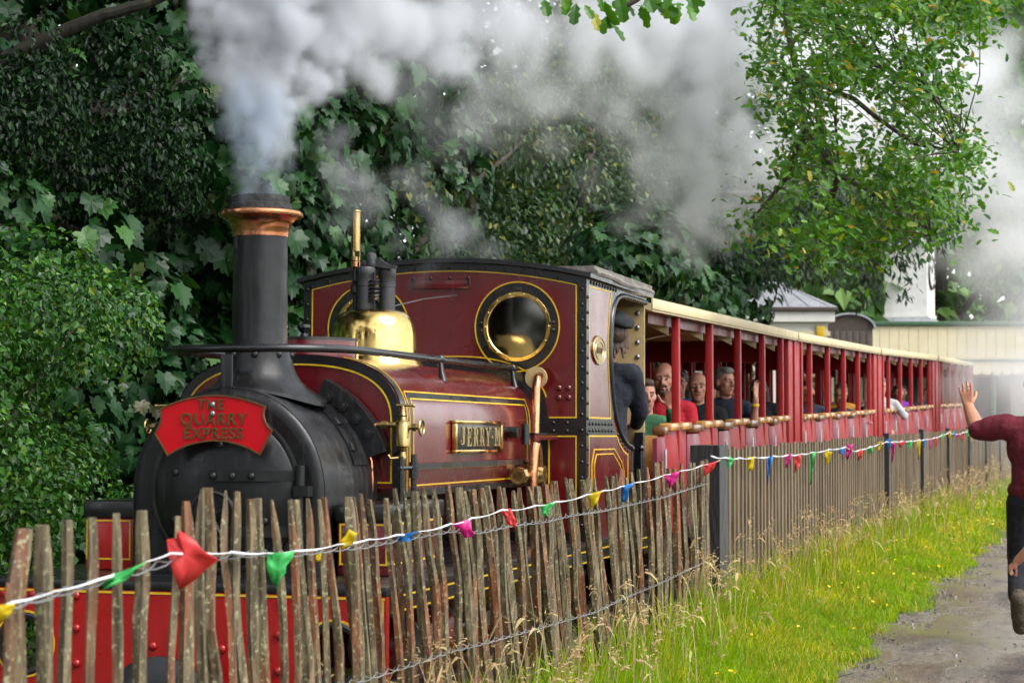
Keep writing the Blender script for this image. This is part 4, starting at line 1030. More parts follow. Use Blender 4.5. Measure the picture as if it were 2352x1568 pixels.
for z0, z1 in ((0.93, 1.012), (0.69, 0.775)):
    b.tube([(0.352, -3.045, z0), (0.352, -3.045, z1)], 0.021, 12)
for z in (0.905, 0.66):
    b.box((0.33, -3.065, z - 0.022), (0.395, -2.995, z + 0.022))
b.build('hinge_pin', 'smokebox_black', door)
rivets(RIV_F_BIG, [(-0.204, -3.064, 0.98), (-0.001, -3.068, 1.094), (0.204, -3.064, 0.78), (-0.204, -3.064, 0.78)], door, 'bolt')
b = MB()
b.tube([(0.10 * math.cos(a), -3.14, 0.80 + 0.10 * math.sin(a)) for a in [i * math.pi / 14 for i in range(28)]], 0.010, 8, closed=True)
for k in range(4):
    a = k * math.pi / 2 + 0.5
    b.tube([(0, -3.14, 0.80), (0.10 * math.cos(a), -3.14, 0.80 + 0.10 * math.sin(a))], 0.008, 6)
b.tube([(0, -3.07, 0.80), (0, -3.17, 0.80)], 0.018, 10)
b.build('door_wheel', 'black_paint', door)
for sx in (-1, 1):                                   # bolted flange behind the smokebox
    b = MB()
    po = arc(0, SBZ, 0.535, 66, 18, 12) if sx > 0 else [(-x, z) for x, z in arc(0, SBZ, 0.535, 66, 18, 12)]
    pi_ = arc(0, SBZ, 0.43, 18, 66, 12) if sx > 0 else [(-x, z) for x, z in arc(0, SBZ, 0.43, 18, 66, 12)]
    b.prism(po + pi_, -2.44, -2.36, 'xz')
    po2 = [(sx * x, z) for x, z in arc(0, SBZ, 0.4475, 60, 14, 12)]
    pi2 = [(sx * x, z) for x, z in arc(0, SBZ, 0.435, 14, 60, 12)]
    b.prism(po2 + pi2, -2.62, -2.43, 'xz')
    b.build('smokebox_flange', 'smokebox_black', smoke)
rivets(BOLT_F, [(s_ * x, -2.44, z) for s_ in (-1, 1) for x, z in ((.241, 1.312), (.31, 1.268), (.373, 1.213), (.431, 1.149))], smoke, 'bolt')
for x, z, a in ((0.335, 1.195, 40), (0.405, 1.085, 25)):
    b = MB()
    b.box((-0.02, -0.025, -0.012), (0.02, 0.025, 0.014), 0, 0.004)
    o = b.build('clip', 'smokebox_black', smoke)
    o.location = (x, -2.585, z)
    o.rotation_euler = (0, rad(90 - a), 0)

# --- chimney
def saddle(p):
    x, y, z = p
    t = max(0.0, min(1.0, (z - 1.27) / (1.46 - 1.27)))
    r = math.hypot(x, y + 2.66)
    drop = SBR - math.sqrt(max(0.02, SBR ** 2 - min(abs(x), 0.40) ** 2))
    return (x, y, z - (1 - t) ** 1.5 * drop)
b = MB()
b.lathe([(0.30, 1.330), (0.298, 1.340), (0.255, 1.349), (0.215, 1.362), (0.183, 1.383), (0.160, 1.415), (0.146, 1.455), (0.139, 1.50), (0.1385, 1.515), (0.123, 1.517), (0.1215, 1.53), (0.1205, 1.76), (0.1195, 2.012)], (0, -2.66, 0), 'z', 48, warp=saddle)
chim = b.build('chimney', 'smokebox_black', LOCO)
b = MB()
b.lathe([(0.1235, 2.008), (0.1245, 2.02), (0.126, 2.045), (0.134, 2.065), (0.150, 2.082), (0.170, 2.092), (0.184, 2.098), (0.187, 2.106), (0.185, 2.117), (0.176, 2.124), (0.150, 2.127), (0.12, 2.127)], (0, -2.66, 0), 'z', 56)
b.build('copper_cap', 'copper', chim)
b = MB()
b.lathe([(0.142, 2.126), (0.139, 2.150), (0.128, 2.156), (0.127, 2.186), (0.120, 2.190), (0.112, 2.18), (0.110, 2.05), (0.001, 2.05)], (0, -2.66, 0), 'z', 40)
b.build('top_rim', 'soot', chim)
rivets(RIV_F_BIG, [(0.139 * math.sin(a), -2.66 - 0.139 * math.cos(a), 1.487) for a in [i * math.pi / 4 + 0.25 for i in range(8)]], chim)
b = MB()
b.box((-0.026, -3.012, 1.10), (0.026, -3.000, 1.478), 0, 0.002)
b.box((-0.026, -3.012, 1.33), (0.026, -2.90, 1.342))
b.build('lamp_bracket', 'smokebox_black', LOCO)

# --- headboard
hb = [(-.243, 1.244), (-.205, 1.262), (-.155, 1.279), (-.10, 1.292), (-.05, 1.299), (.0, 1.302), (.05, 1.300), (.10, 1.293), (.155, 1.281), (.195, 1.268), (.231, 1.255), (.224, 1.236), (.223, 1.217), (.231, 1.193), (.243, 1.173), (.262, 1.156),
      (.210, 1.058), (.16, 1.083), (.106, 1.102), (.055, 1.112), (.003, 1.115), (-.05, 1.110), (-.105, 1.099), (-.158, 1.078), (-.207, 1.052), (-.266, 1.143), (-.248, 1.172), (-.239, 1.200), (-.238, 1.222)]
b = MB()
b.prism(hb, -3.135, -3.122, 'xz')
board = b.build('headboard', 'board_red', LOCO)
tag(board, 'red painted headboard on the smokebox door with dark lettering')
b = MB()
b.ribbon([(x, -3.135, z) for x, z in hb], (0, -1, 0), 0.007, closed=True, lift=0.0015, thick=0.003)
b.build('border', 'bronze_letter', board)
for txt, x, z, size in (('THE', -0.012, 1.262, 0.062), ('QUARRY', 0.0, 1.201, 0.070), ('EXPRESS', 0.0, 1.142, 0.066)):
    me = text_mesh(txt, size, 0.002, 'bronze_letter', 0.0012, 1.12)
    o = link('lettering', me, board, (x, -3.138, z), (rad(90), 0, 0))
rivets(RIV_STEEL, [(-0.005, -3.135, 1.264), (-0.005, -3.135, 1.226)], board, 'bolt')
b = MB()
b.box((-0.02, -3.122, 1.18), (0.02, -3.01, 1.22))
b.build('stay', 'smokebox_black', board)

# --- saddle tank
TW, TZ0, TZ1, TH, TN = 0.55, 0.88, 1.18, 0.325, 2.65
def tank_profile(inset=0.0, n=36):
    w, h = TW - inset, TH - inset
    pts = [(w, TZ0 + inset)]
    for i in range(n + 1):
        a = math.pi * i / n
        c_, s_ = math.cos(a), math.sin(a)
        pts.append((math.copysign(abs(c_) ** (2 / TN), c_) * w, TZ1 + abs(s_) ** (2 / TN) * h))
    pts.append((-w, TZ0 + inset))
    return pts
def tank_pt(z, out=0.0):
    """point on the right flank at height z, with normal"""
    if z <= TZ1:
        return TW + out, z, Vector((1, 0, 0))
    s_ = ((z - TZ1) / TH)
    x = TW * (1 - s_ ** TN) ** (1 / TN)
    g = Vector(((x / TW) ** (TN - 1) / TW, 0, s_ ** (TN - 1) / TH)).normalized()
    return x, z, g
b = MB()
P0 = tank_profile(0)
P1 = tank_profile(0.018)
b.prism(P0, -2.322, -0.03, 'xz', rim_smooth=True)
for k in range(4):                                    # rounded front edge
    def Q(i, t):
        e, c_ = math.sin(t * math.pi / 2), 1 - math.cos(t * math.pi / 2)
        return (P0[i][0] + (P1[i][0] - P0[i][0]) * c_, -2.322 - 0.018 * e, P0[i][1] + (P1[i][1] - P0[i][1]) * c_)
    for i in range(len(P0) - 1):
        b.add([Q(i, k / 4), Q(i + 1, k / 4), Q(i + 1, (k + 1) / 4), Q(i, (k + 1) / 4)], [(0, 1, 2, 3)], 0, True)
b.prism(P1, -2.3405, -2.33, 'xz')
tank = b.build('saddle_tank', 'maroon', LOCO)
b = MB()                                              # black edge band: front border and wrap on to the flank
PO, PI = tank_profile(0.004), tank_profile(0.042)
b.prism(PO + PI[::-1], -2.344, -2.337, 'xz')
PB = [(x * 1.004, z + 0.002 * (z > 1.0)) for x, z in P0]
for i in range(len(P0) - 1):
    b.add([(PB[i][0], -2.335, PB[i][1]), (PB[i + 1][0], -2.335, PB[i + 1][1]), (PB[i + 1][0], -2.275, PB[i + 1][1]), (PB[i][0], -2.275, PB[i][1])], [(0, 1, 2, 3)], 0, True)
PR = [(x * 1.035, TZ0 + (z - TZ0) * 1.03) for x, z in P0]
b.prism(PR, -0.06, -0.004, 'xz')                      # rear flange against the cab
b.box((0.50, -2.33, 0.862), (0.554, -0.05, 0.895), 0)
b.box((-0.554, -2.33, 0.862), (-0.50, -0.05, 0.895), 0)
b.build('edge_band', 'black_paint', tank)
ln = MB()
PL = tank_profile(0.046)
ln.ribbon([(x, -2.342, z) for x, z in PL], (0, -1, 0), 0.008, closed=True)
P2 = [(x * 1.004, z + 0.002) for x, z in P0]
ln.ribbon([(x, -2.27, z) for x, z in P2[:16]], [tuple(tank_pt(z)[2]) for x, z in P2[:16]], 0.004)
def flank(zs, ys):
    return [(tank_pt(z)[0], y, z) for z, y in zip(zs, ys)], [tuple(tank_pt(z)[2]) for z in zs]
def side_rect(z0, z1, y0, y1, w):
    zs = [z0] * 2 + list(np.linspace(z0, z1, 8)) + [z1] * 2 + list(np.linspace(z1, z0, 8))
    ys = [y0, y1] + [y1] * 8 + [y1, y0] + [y0] * 8
    p, n_ = flank(zs, ys)
    ln.ribbon(p, n_, w, closed=True)
side_rect(0.985, 1.304, -2.175, -0.235, 0.007)
side_rect(0.910, 1.336, -2.225, -0.185, 0.007)
ln.build('lining', 'lining_yellow', tank)
b = MB()
for zs, ys in (([1.32, 1.32], [-2.2, -0.21]), ([0.96, 1.32], [-2.2, -2.2]), ([0.96, 1.32], [-0.21, -0.21])):
    zz = list(np.linspace(zs[0], zs[1], 8))
    yy = list(np.linspace(ys[0], ys[1], 8))
    p, n_ = flank(zz, yy)
    b.ribbon(p, n_, 0.026, lift=0.0005)
b.build('lining', 'black_paint', tank)
# filler lid
b = MB()
b.prism(arc(-0.10, -1.84, 0.24, 0, 360, 25)[:-1], 1.495, 1.590, 'xy')
lid = b.build('filler_lid', 'maroon', tank)
b = MB()
b.prism(arc(-0.10, -1.84, 0.247, 0, 360, 25)[:-1], 1.590, 1.600, 'xy')
b.box((-0.36, -1.87, 1.600), (0.0, -1.81, 1.612))
b.lathe([(0.035, 1.600), (0.02, 1.61), (0.012, 1.625), (0.022, 1.637), (0.032, 1.652), (0.030, 1.665), (0.001, 1.672)], (-0.10, -1.90, 0), 'z', 14)
b.tube([(-0.34, -1.75, 1.605), (-0.34, -1.96, 1.605)], 0.016, 8)
b.build('strap', 'black_paint', lid)
# handrail round the tank top and chimney
b = MB()
path = [(0.43, -0.06, 1.512), (0.43, -1.0, 1.512), (0.43, -2.0, 1.512), (0.43, -2.5, 1.511), (0.41, -2.68, 1.510), (0.35, -2.83, 1.508), (0.24, -2.93, 1.506), (0.1, -2.97, 1.505), (0, -2.975, 1.505)]
path = path + [(-x, y, z) for x, y, z in path[-2::-1]]
b.tube(path, 0.0175, 12)
rail = b.build('handrail', 'black_paint', tank)
for sx in (-1, 1):
    for y in (-0.12, -1.42):
        b = MB()
        b.ell((sx * 0.43, y, 1.512), (0.026, 0.02, 0.026), 10, 8)
        b.tube([(sx * 0.43, y, 1.512), (sx * 0.44, y - 0.01, 1.46), (sx * 0.455, y - 0.02, 1.40)], [0.014, 0.013, 0.02], 10)
        b.build('rail_bracket', 'black_paint', rail)
# name plate
b = MB()
NX = 0.556
b.box((NX - 0.004, -1.60, 1.058), (NX + 0.010, -0.80, 1.206), 0, 0.003)
plate = b.build('name_plate', 'black_paint', tank)
tag(plate, 'brass framed name plate with raised serif letters on the tank side')
b = MB()
for (y0, y1, z0, z1) in ((-1.61, -0.79, 1.194, 1.212), (-1.61, -0.79, 1.05, 1.068), (-1.61, -1.575, 1.068, 1.194), (-0.825, -0.79, 1.068, 1.194)):
    b.box((NX - 0.002, y0, z0), (NX + 0.02, y1, z1), 0, 0.003)
b.build('plate_frame', 'brass', plate)
def slab_letter(ch):
    """condensed slab-serif capitals on a 0..0.6 x 0..1 grid: list of strokes (x0,z0,x1,z1,width)"""
    S = {
        'J': [(.34, .16, .34, 1, .17), (.18, .96, .50, .96, .08), (.10, .10, .30, .08, .12), (.06, .22, .06, .30, .12), (.06, .14, .12, .08, .12), (.28, .08, .34, .18, .13)],
        'E': [(.16, 0, .16, 1, .17), (.0, .04, .52, .04, .08), (.0, .96, .52, .96, .08), (.16, .5, .40, .5, .08), (.50, .0, .50, .24, .08), (.50, .76, .50, 1, .08), (.38, .4, .38, .6, .06)],
        'R': [(.16, 0, .16, 1, .17), (.0, .04, .30, .04, .08), (.0, .96, .38, .96, .08), (.44, .60, .44, .90, .15), (.16, .52, .40, .52, .08), (.36, .94, .44, .86, .10), (.38, .54, .44, .64, .10), (.36, .50, .46, .06, .15), (.40, .04, .58, .04, .08)],
        'Y': [(.28, 0, .28, .45, .17), (.12, .04, .44, .04, .08), (.28, .42, .08, .96, .16), (.28, .42, .50, .96, .09), (-.02, .96, .22, .96, .08), (.40, .96, .62, .96, .08)],
        'M': [(.14, 0, .14, 1, .10), (.58, 0, .58, 1, .18), (.18, .98, .36, .25, .17), (.36, .25, .56, .98, .08), (.0, .04, .28, .04, .08), (.42, .04, .72, .04, .08), (.0, .96, .22, .96, .08), (.52, .96, .72, .96, .08)],
        '.': [(.08, .42, .08, .56, .14)]}
    return S[ch]
Y0 = -1.530
HT = 0.094
for ch, adv in zip('JERRY.M', (0.105, 0.104, 0.108, 0.108, 0.111, 0.046, 0)):
    b = MB()
    sc_y = 0.152
    for (x0, z0, x1, z1, w) in slab_letter(ch):
        a = Vector((0, x0 * sc_y, z0 * HT))
        c_ = Vector((0, x1 * sc_y, z1 * HT))
        d = (c_ - a)
        if abs(d.y) < 1e-6:
            hw = Vector((0, w * sc_y / 2, 0))
        elif abs(d.z) < 1e-6:
            hw = Vector((0, 0, w * HT / 2))
        else:
            hw = Vector((0, w * sc_y / 2, 0))
        q = [a - hw, a + hw, c_ + hw, c_ - hw]
        jx = random.uniform(0, 0.0012)
        b.add([(NX + 0.006, p.y + Y0, p.z + 1.085) for p in q] + [(NX + 0.018 + jx, p.y + Y0, p.z + 1.085) for p in q],
              [(0, 1, 2, 3), (7, 6, 5, 4), (0, 4, 5, 1), (1, 5, 6, 2), (2, 6, 7, 3), (3, 7, 4, 0)])
    b.build('letter', 'gold_letter', plate)
    Y0 += adv
# side bars, brackets on the flank
b = MB()
b.box((0.596, -2.30, 0.985), (0.606, -0.23, 1.012))
b.tube([(0.62, -2.37, 0.56), (0.62, -2.37, 1.055)], 0.014, 8)
b.tube([(0.62, -2.37, 0.95), (0.62, -2.37, 1.02)], 0.022, 8)
b.tube([(0.62, -2.54, 0.56), (0.62, -2.54, 1.045)], 0.011, 8)
b.tube([(0.62, -2.57, 0.995), (0.62, -2.34, 0.995)], 0.010, 8)
b.tube([(0.61, -0.28, 0.90), (0.61, -0.28, 1.03)], 0.018, 8)
b.build('sand_rod', 'black_paint', LOCO)
b = MB()
b.tube([(0.62, -0.66, 1.155), (0.55, -0.66, 1.155)], 0.03, 12)
b.tube([(0.635, -0.58, 1.09), (0.635, -0.58, 1.20)], 0.022, 10)
b.box((0.615, -0.56, 1.12), (0.645, -0.45, 1.145))
b.box((0.64, -0.48, 1.115), (0.66, 0.02, 1.150), 1)
b.box((0.635, -0.50, 1.145), (0.665, 0.02, 1.153), 0)
b.build('reach_rod', ['black_paint', 'maroon'], LOCO)

# --- dome, safety valves, whistle
b = MB()
b.lathe([(0.262, 1.475), (0.252, 1.50), (0.236, 1.525), (0.224, 1.55), (0.219, 1.58), (0.218, 1.64), (0.214, 1.685), (0.203, 1.722), (0.182, 1.752), (0.15, 1.772), (0.10, 1.781), (0.001, 1.783)], (-0.008, -1.17, 0), 'z', 56)
dome = b.build('dome', 'brass', LOCO)
sv = empty('safety_valve', (0, 0, 0), parent=LOCO)
for (x, y, r) in ((-0.048, -1.19, 0.047), (0.036, -1.10, 0.045)):
    b = MB()
    b.lathe([(r * .95, 1.775), (r * .95, 1.90), (r * 1.0, 1.902), (r * 1.0, 1.955), (r * 1.03, 1.957), (r * 1.05, 1.992), (r * .95, 2.0), (0.001, 2.0)], (x, y, 0), 'z', 24)
    b.build('valve_column', 'cast_iron', sv)
b = MB()
hel = [(0.024 * math.cos(a) + 0.008, -1.215 + 0.024 * math.sin(a), 1.815 + 0.115 * a / (2 * math.pi * 6)) for a in [i * 2 * math.pi * 6 / 84 for i in range(85)]]
b.tube(hel, 0.006, 6)
b.tube([(0.008, -1.215, 1.78), (0.008, -1.215, 1.97)], 0.007, 6)
b.build('spring', 'smokebox_black', sv)
b = MB()
b.box((-0.068, -1.21, 2.0), (0.0, -1.16, 2.035), 0, 0.012)
b.box((-0.038, -1.215, 2.0), (-0.004, -1.14, 2.075), 0, 0.012)
b.prism([(-0.02, 2.01), (0.035, 1.995), (0.10, 1.992), (0.105, 2.008), (0.06, 2.018), (0.015, 2.043), (-0.02, 2.05)], -1.165, -1.135, 'xz')
b.build('lever', 'cast_iron', sv)
wh = empty('whistle', (0, 0, 0), parent=LOCO)
WX, WY = -0.112, -1.17
b = MB()
b.lathe([(0.026, 2.287), (0.028, 2.291), (0.026, 2.296), (0.001, 2.296)], (WX, WY, 0), 'z', 16, 0)
b.lathe([(0.0235, 2.085), (0.0235, 2.287)], (WX, WY, 0), 'z', 16, 0)
b.lathe([(0.0235, 2.035), (0.0235, 2.055), (0.001, 2.056)], (WX, WY, 0), 'z', 16, 0)
for a in (0.6, 2.3, 4.4):
    b.tube([(WX + 0.021 * math.cos(a), WY + 0.021 * math.sin(a), 2.04), (WX + 0.021 * math.cos(a), WY + 0.021 * math.sin(a), 2.10)], 0.0035, 5)
b.lathe([(0.014, 2.0), (0.025, 2.005), (0.026, 2.03), (0.020, 2.036)], (WX, WY, 0), 'z', 16, 1)
b.build('whistle_bell', ['brass_dull', 'copper'], wh)
b = MB()
b.lathe([(0.014, 1.775), (0.014, 1.86), (0.026, 1.87), (0.028, 1.90), (0.018, 1.915), (0.014, 1.925), (0.021, 1.93), (0.021, 1.94), (0.014, 1.95), (0.016, 2.0)], (WX, WY, 0), 'z', 14)
b.tube([(WX, WY, 1.885), (WX + 0.05, WY - 0.03, 1.885)], 0.013, 8)
b.build('whistle_pipe', 'smokebox_black', wh)
b = MB()
b.tube([(0.075, -0.012, 1.935), (0.02, -0.45, 1.885), (-0.05, -0.95, 1.80)], 0.004, 5)
b.build('whistle_chain', 'steel', wh)

# --- brass lubricators
for sx in (-1, 1):
    lu = empty('lubricator', (sx * 0.578, -2.40, 1.14), parent=LOCO)
    b = MB()
    b.lathe([(0.001, -0.075), (0.014, -0.07), (0.018, -0.055), (0.034, -0.05), (0.034, 0.045), (0.030, 0.05), (0.030, 0.06), (0.020, 0.068), (0.014, 0.08), (0.018, 0.088), (0.010, 0.10), (0.007, 0.13)], (0, 0, 0), 'z', 20)
    b.tube([(-sx * 0.12, 0, 0.045), (-sx * 0.03, 0, 0.045)], 0.013, 10)
    b.tube([(-sx * 0.10, 0, 0.045), (-sx * 0.07, 0, 0.045)], 0.020, 6, smooth=False)
    b.tube([(sx * 0.03, 0, 0.033), (sx * 0.085, 0, 0.033)], 0.010, 8)
    b.tube([(sx * 0.045, 0, 0.033), (sx * 0.065, 0, 0.033)], 0.019, 6, smooth=False)
    b.lathe([(0.001, -0.12), (0.016, -0.115), (0.020, -0.10), (0.014, -0.085), (0.012, -0.075)], (0, 0, 0), 'z', 14)
    b.tube([(0, 0, -0.10), (-sx * 0.05, -0.02, -0.105), (-sx * 0.06, -0.02, -0.09)], 0.007, 8)
    b.build('body', 'brass_dull', lu)
    b = MB()
    b.tube([(-sx * 0.03, 0, 0.132), (sx * 0.05, 0, 0.13)], 0.006, 8)
    b.ell((sx * 0.05, 0, 0.13), 0.009, 8, 6)
    b.build('tap_handle', 'brass_dull', lu)
    b = MB()
    cx_ = sx * 0.088
    b.tube([(cx_, 0.034 * math.cos(a), 0.033 + 0.034 * math.sin(a)) for a in [i * math.pi / 10 for i in range(20)]], 0.006, 6, closed=True)
    for k in range(3):
        a = k * 2.1
        b.tube([(cx_, 0, 0.033), (cx_, 0.034 * math.cos(a), 0.033 + 0.034 * math.sin(a))], 0.004, 5)
    b.build('hand_wheel', 'brass_dull', lu)
    b = MB()
    b.tube([(-sx * 0.12, 0, 0.045), (-sx * 0.15, -0.01, 0.044), (-sx * 0.178, -0.02, 0.025), (-sx * 0.183, -0.02, -0.01), (-sx * 0.165, -0.01, -0.06), (-sx * 0.147, 0, -0.12), (-sx * 0.142, 0, -0.2), (-sx * 0.146, 0, -0.30), (-sx * 0.15, 0, -0.58)], 0.0075, 8)
    b.build('oil_pipe', 'copper', lu)
    b = MB()
    b.prism([(-0.06, -0.09), (-0.01, -0.05), (-0.01, 0.06), (-0.06, 0.06)] if sx > 0 else [(0.06, -0.09), (0.01, -0.05), (0.01, 0.06), (0.06, 0.06)], 0.03, 0.045, 'xz')
    b.build('bracket', 'black_paint', lu)
# --- copper injector pipes and clack
b = MB()
b.tube([(0.563, -0.08, 1.462), (0.60, -0.16, 1.468), (0.615, -0.25, 1.448), (0.615, -0.285, 1.40), (0.612, -0.285, 1.2), (0.612, -0.30, 1.06), (0.612, -0.31, 0.99)], 0.023, 12)
b.build('injector_pipe', 'copper', LOCO)
b = MB()
b.tube([(0.66, -0.40, 0.98), (0.665, -0.44, 1.06), (0.665, -0.475, 1.09), (0.668, -0.51, 1.085), (0.668, -0.525, 1.04), (0.664, -0.53, 0.93), (0.66, -0.53, 0.60)], 0.027, 12)
b.build('injector_pipe', 'copper', LOCO)
b = MB()
b.lathe([(0.062, -0.012), (0.062, 0.012)], (0.565, -0.10, 1.46), 'y', 24)
b.build('pipe_flange', 'cab_cream', LOCO)
b = MB()
b.lathe([(0.075, -0.01), (0.085, 0.0), (0.085, 0.02), (0.06, 0.03), (0.05, 0.07)], (0.60, -0.30, 0.925), 'x', 24)
b.ell((0.63, -0.46, 0.92), (0.05, 0.06, 0.05), 14, 10)
b.tube([(0.63, -0.70, 0.925), (0.63, -0.32, 0.925)], 0.026, 12)
b.lathe([(0.045, -0.70), (0.05, -0.69), (0.05, -0.65), (0.03, -0.63)], (0.63, 0, 0.925), 'y', 8, smooth=False)
b.tube([(0.63, -0.46, 0.92), (0.63, -0.46, 1.0)], 0.03, 10)
b.build('clack_valve', 'brass_dull', LOCO)

# ------------------------------------------------------------------ cab
CX = -0.022
CW = 0.847
def arch(hw, zc, zt, n=25):
    return [(CX + hw * (1 - 2 * i / (n - 1)), zc + (zt - zc) * (1 - (1 - 2 * i / (n - 1)) ** 2)) for i in range(n)]
cab = empty('cab', (0, 0, 0), parent=LOCO)
WXr, WZ = CX + 0.447, 1.752
front_out = [(CX - CW, 0.553), (CX + CW, 0.553)] + arch(CW, 2.02, 2.118)
wl, wr = circ(CX - 0.447, WZ, 0.178, 40), circ(WXr, WZ, 0.178, 40)
b = MB()
b.prism(front_out, 0.0, 0.012, 'xz', [wl, wr])
b.build('front_sheet', 'maroon', cab)
b = MB()                                              # black border on the front
inn = [(CX - CW + 0.045, 0.60), (CX + CW - 0.05, 0.60)] + arch(CW - 0.05, 1.985, 2.078)
b.prism(front_out, -0.005, -0.0005, 'xz', [inn])
b.prism([(CX + 0.62, 1.137), (CX + CW - 0.05, 1.137), (CX + CW - 0.05, 1.237), (CX + 0.62, 1.237)], -0.004, -0.0005, 'xz')
b.prism([(CX - 0.62, 1.137), (CX - CW + 0.045, 1.137), (CX - CW + 0.045, 1.237), (CX - 0.62, 1.237)], -0.004, -0.0005, 'xz')
for cx_ in (CX - 0.447, WXr):
    b.prism(circ(cx_, WZ, 0.242, 48, 0.248), -0.004, -0.0005, 'xz', [circ(cx_, WZ, 0.185, 40)])
PT = [(x * 1.10, 0.87 + (z - 0.87) * 1.115) for x, z in tank_profile(0)]
PTi = [(x * 1.02, z) for x, z in tank_profile(0)]
b.prism(PT + PTi[::-1], -0.0035, -0.0007, 'xz')
b.build('border', 'black_paint', cab)
ln = MB()
fy = -0.001
top = [(x, fy, z) for x, z in arch(CW - 0.052, 1.983, 2.076)]
ln.ribbon([(CX + 0.635, fy, 1.24), (CX + CW - 0.055, fy, 1.24), (CX + CW - 0.055, fy, 1.983)], (0, -1, 0), 0.008)
ln.ribbon(top, (0, -1, 0), 0.008)
ln.ribbon([(CX - CW + 0.052, fy, 1.983), (CX - CW + 0.052, fy, 1.24), (CX - 0.635, fy, 1.24)], (0, -1, 0), 0.008)
ln.ribbon([(CX + 0.635, fy, 0.60), (CX + 0.635, fy, 1.135), (CX + CW - 0.055, fy, 1.135), (CX + CW - 0.055, fy, 0.60)], (0, -1, 0), 0.008)
for cx_ in (CX - 0.447, WXr):
    ln.ribbon([(x, fy, z) for x, z in circ(cx_, WZ, 0.247, 56, 0.253)], (0, -1, 0), 0.007, closed=True, lift=0.004)
ln.ribbon([(x, fy, z) for x, z in [(x * 1.115, 0.87 + (z - 0.87) * 1.13) for x, z in tank_profile(0)][4:-4]], (0, -1, 0), 0.007, lift=0.003)
# side lining
sxp = CX + CW
ln.ribbon([(sxp, 0.068, 1.975), (sxp, 0.62, 1.985), (sxp, 0.57, 1.87), (sxp, 0.545, 1.72), (sxp, 0.545, 1.55), (sxp, 0.57, 1.40), (sxp, 0.605, 1.24), (sxp, 0.068, 1.24)], (1, 0, 0), 0.009, closed=True)
ln.ribbon([(sxp, 0.068, 0.60), (sxp, 0.068, 1.136), (sxp, 0.755, 1.136), (sxp, 0.83, 1.09), (sxp, 0.95, 1.045), (sxp, 1.07, 1.02), (sxp, 1.075, 0.60)], (1, 0, 0), 0.009)
for k in (0, 1):
    d = k * 0.028
    ln.ribbon([(sxp, 0.14 + d * 2.2, 0.60), (sxp, 0.14 + d * 2.2, 0.98), (sxp, 0.20 + d * 2, 1.06 - d), (sxp, 0.70 - d, 1.06 - d), (sxp, 0.90 - d * 2, 0.98 - d * .6), (sxp, 0.97 - d * 2.2, 0.92), (sxp, 0.97 - d * 2.2, 0.60)], (1, 0, 0), 0.007)
ln.build('lining', 'lining_yellow', cab)
# rivets on the front
pts = [(CX + CW - 0.022, -0.005, z) for z in np.arange(0.64, 2.0, 0.088)]
pts += [(CX - CW + 0.022, -0.005, z) for z in np.arange(1.28, 2.0, 0.088)]
pts += [(x, -0.005, z - 0.022) for x, z in [(CX + (CW - 0.05) * (1 - 2 * i / 15), 2.02 + 0.098 * (1 - (1 - 2 * i / 15) ** 2)) for i in range(16)]]
pts += [(x, -0.005, z) for x in (CX + 0.66, CX + 0.74) for z in (1.165, 1.21)]
rivets(RIV_F, pts, cab)
for cx_ in (CX - 0.447, WXr):
    rivets(RIV_F, [(cx_ + 0.213 * math.cos(a), -0.005, WZ + 0.218 * math.sin(a)) for a in (0.1, -0.1, math.pi - .1, math.pi + .1)], cab)
rivets(RIV_MAROON, [(x, 0.0, z) for x in (.669, .725) for z in (1.350, 1.404)], cab, 'bolt')
# windows
for cx_ in (CX - 0.447, WXr):
    win = empty('window', (0, 0, 0), parent=cab)
    b = MB()
    b.lathe([(0.172, 0.004), (0.172, -0.010), (0.176, -0.014), (0.196, -0.014), (0.200, -0.008), (0.200, -0.001)], (cx_, 0, WZ), 'y', 56, caps=False)
    b.build('brass_ring', 'brass', win)
    b = MB()
    b.lathe([(0.001, 0.001), (0.177, 0.001), (0.177, 0.005), (0.001, 0.005)], (cx_, 0, WZ), 'y', 48)
    b.build('pane', 'cab_glass', win)
    for k in range(14):
        a = k * 2 * math.pi / 14
        link('screw', RIV_BRASS, win, (cx_ + 0.186 * math.cos(a), -0.013, WZ + 0.186 * math.sin(a)))
    for z in (WZ + 0.208, WZ - 0.208):
        b = MB()
        b.box((cx_ - 0.025, -0.014, z - 0.012), (cx_ + 0.025, -0.004, z + 0.012), 0, 0.002)
        b.build('hinge', 'black_paint', win)
# ventilator plate
b = MB()
b.box((-0.205, -0.014, 1.972), (0.152, -0.0005, 2.038), 0, 0.003)
b.box((-0.205, -0.019, 2.026), (0.152, -0.013, 2.040), 0)
for x in (-0.20, 0.132):
    b.box((x, -0.022, 1.985), (x + 0.016, -0.012, 2.036), 1)
b.build('ventilator', ['maroon', 'black_paint'], cab)
rivets(RIV_F, [(x, -0.019, 2.033) for x in (-0.19, -0.085, 0.03, 0.14)], cab)
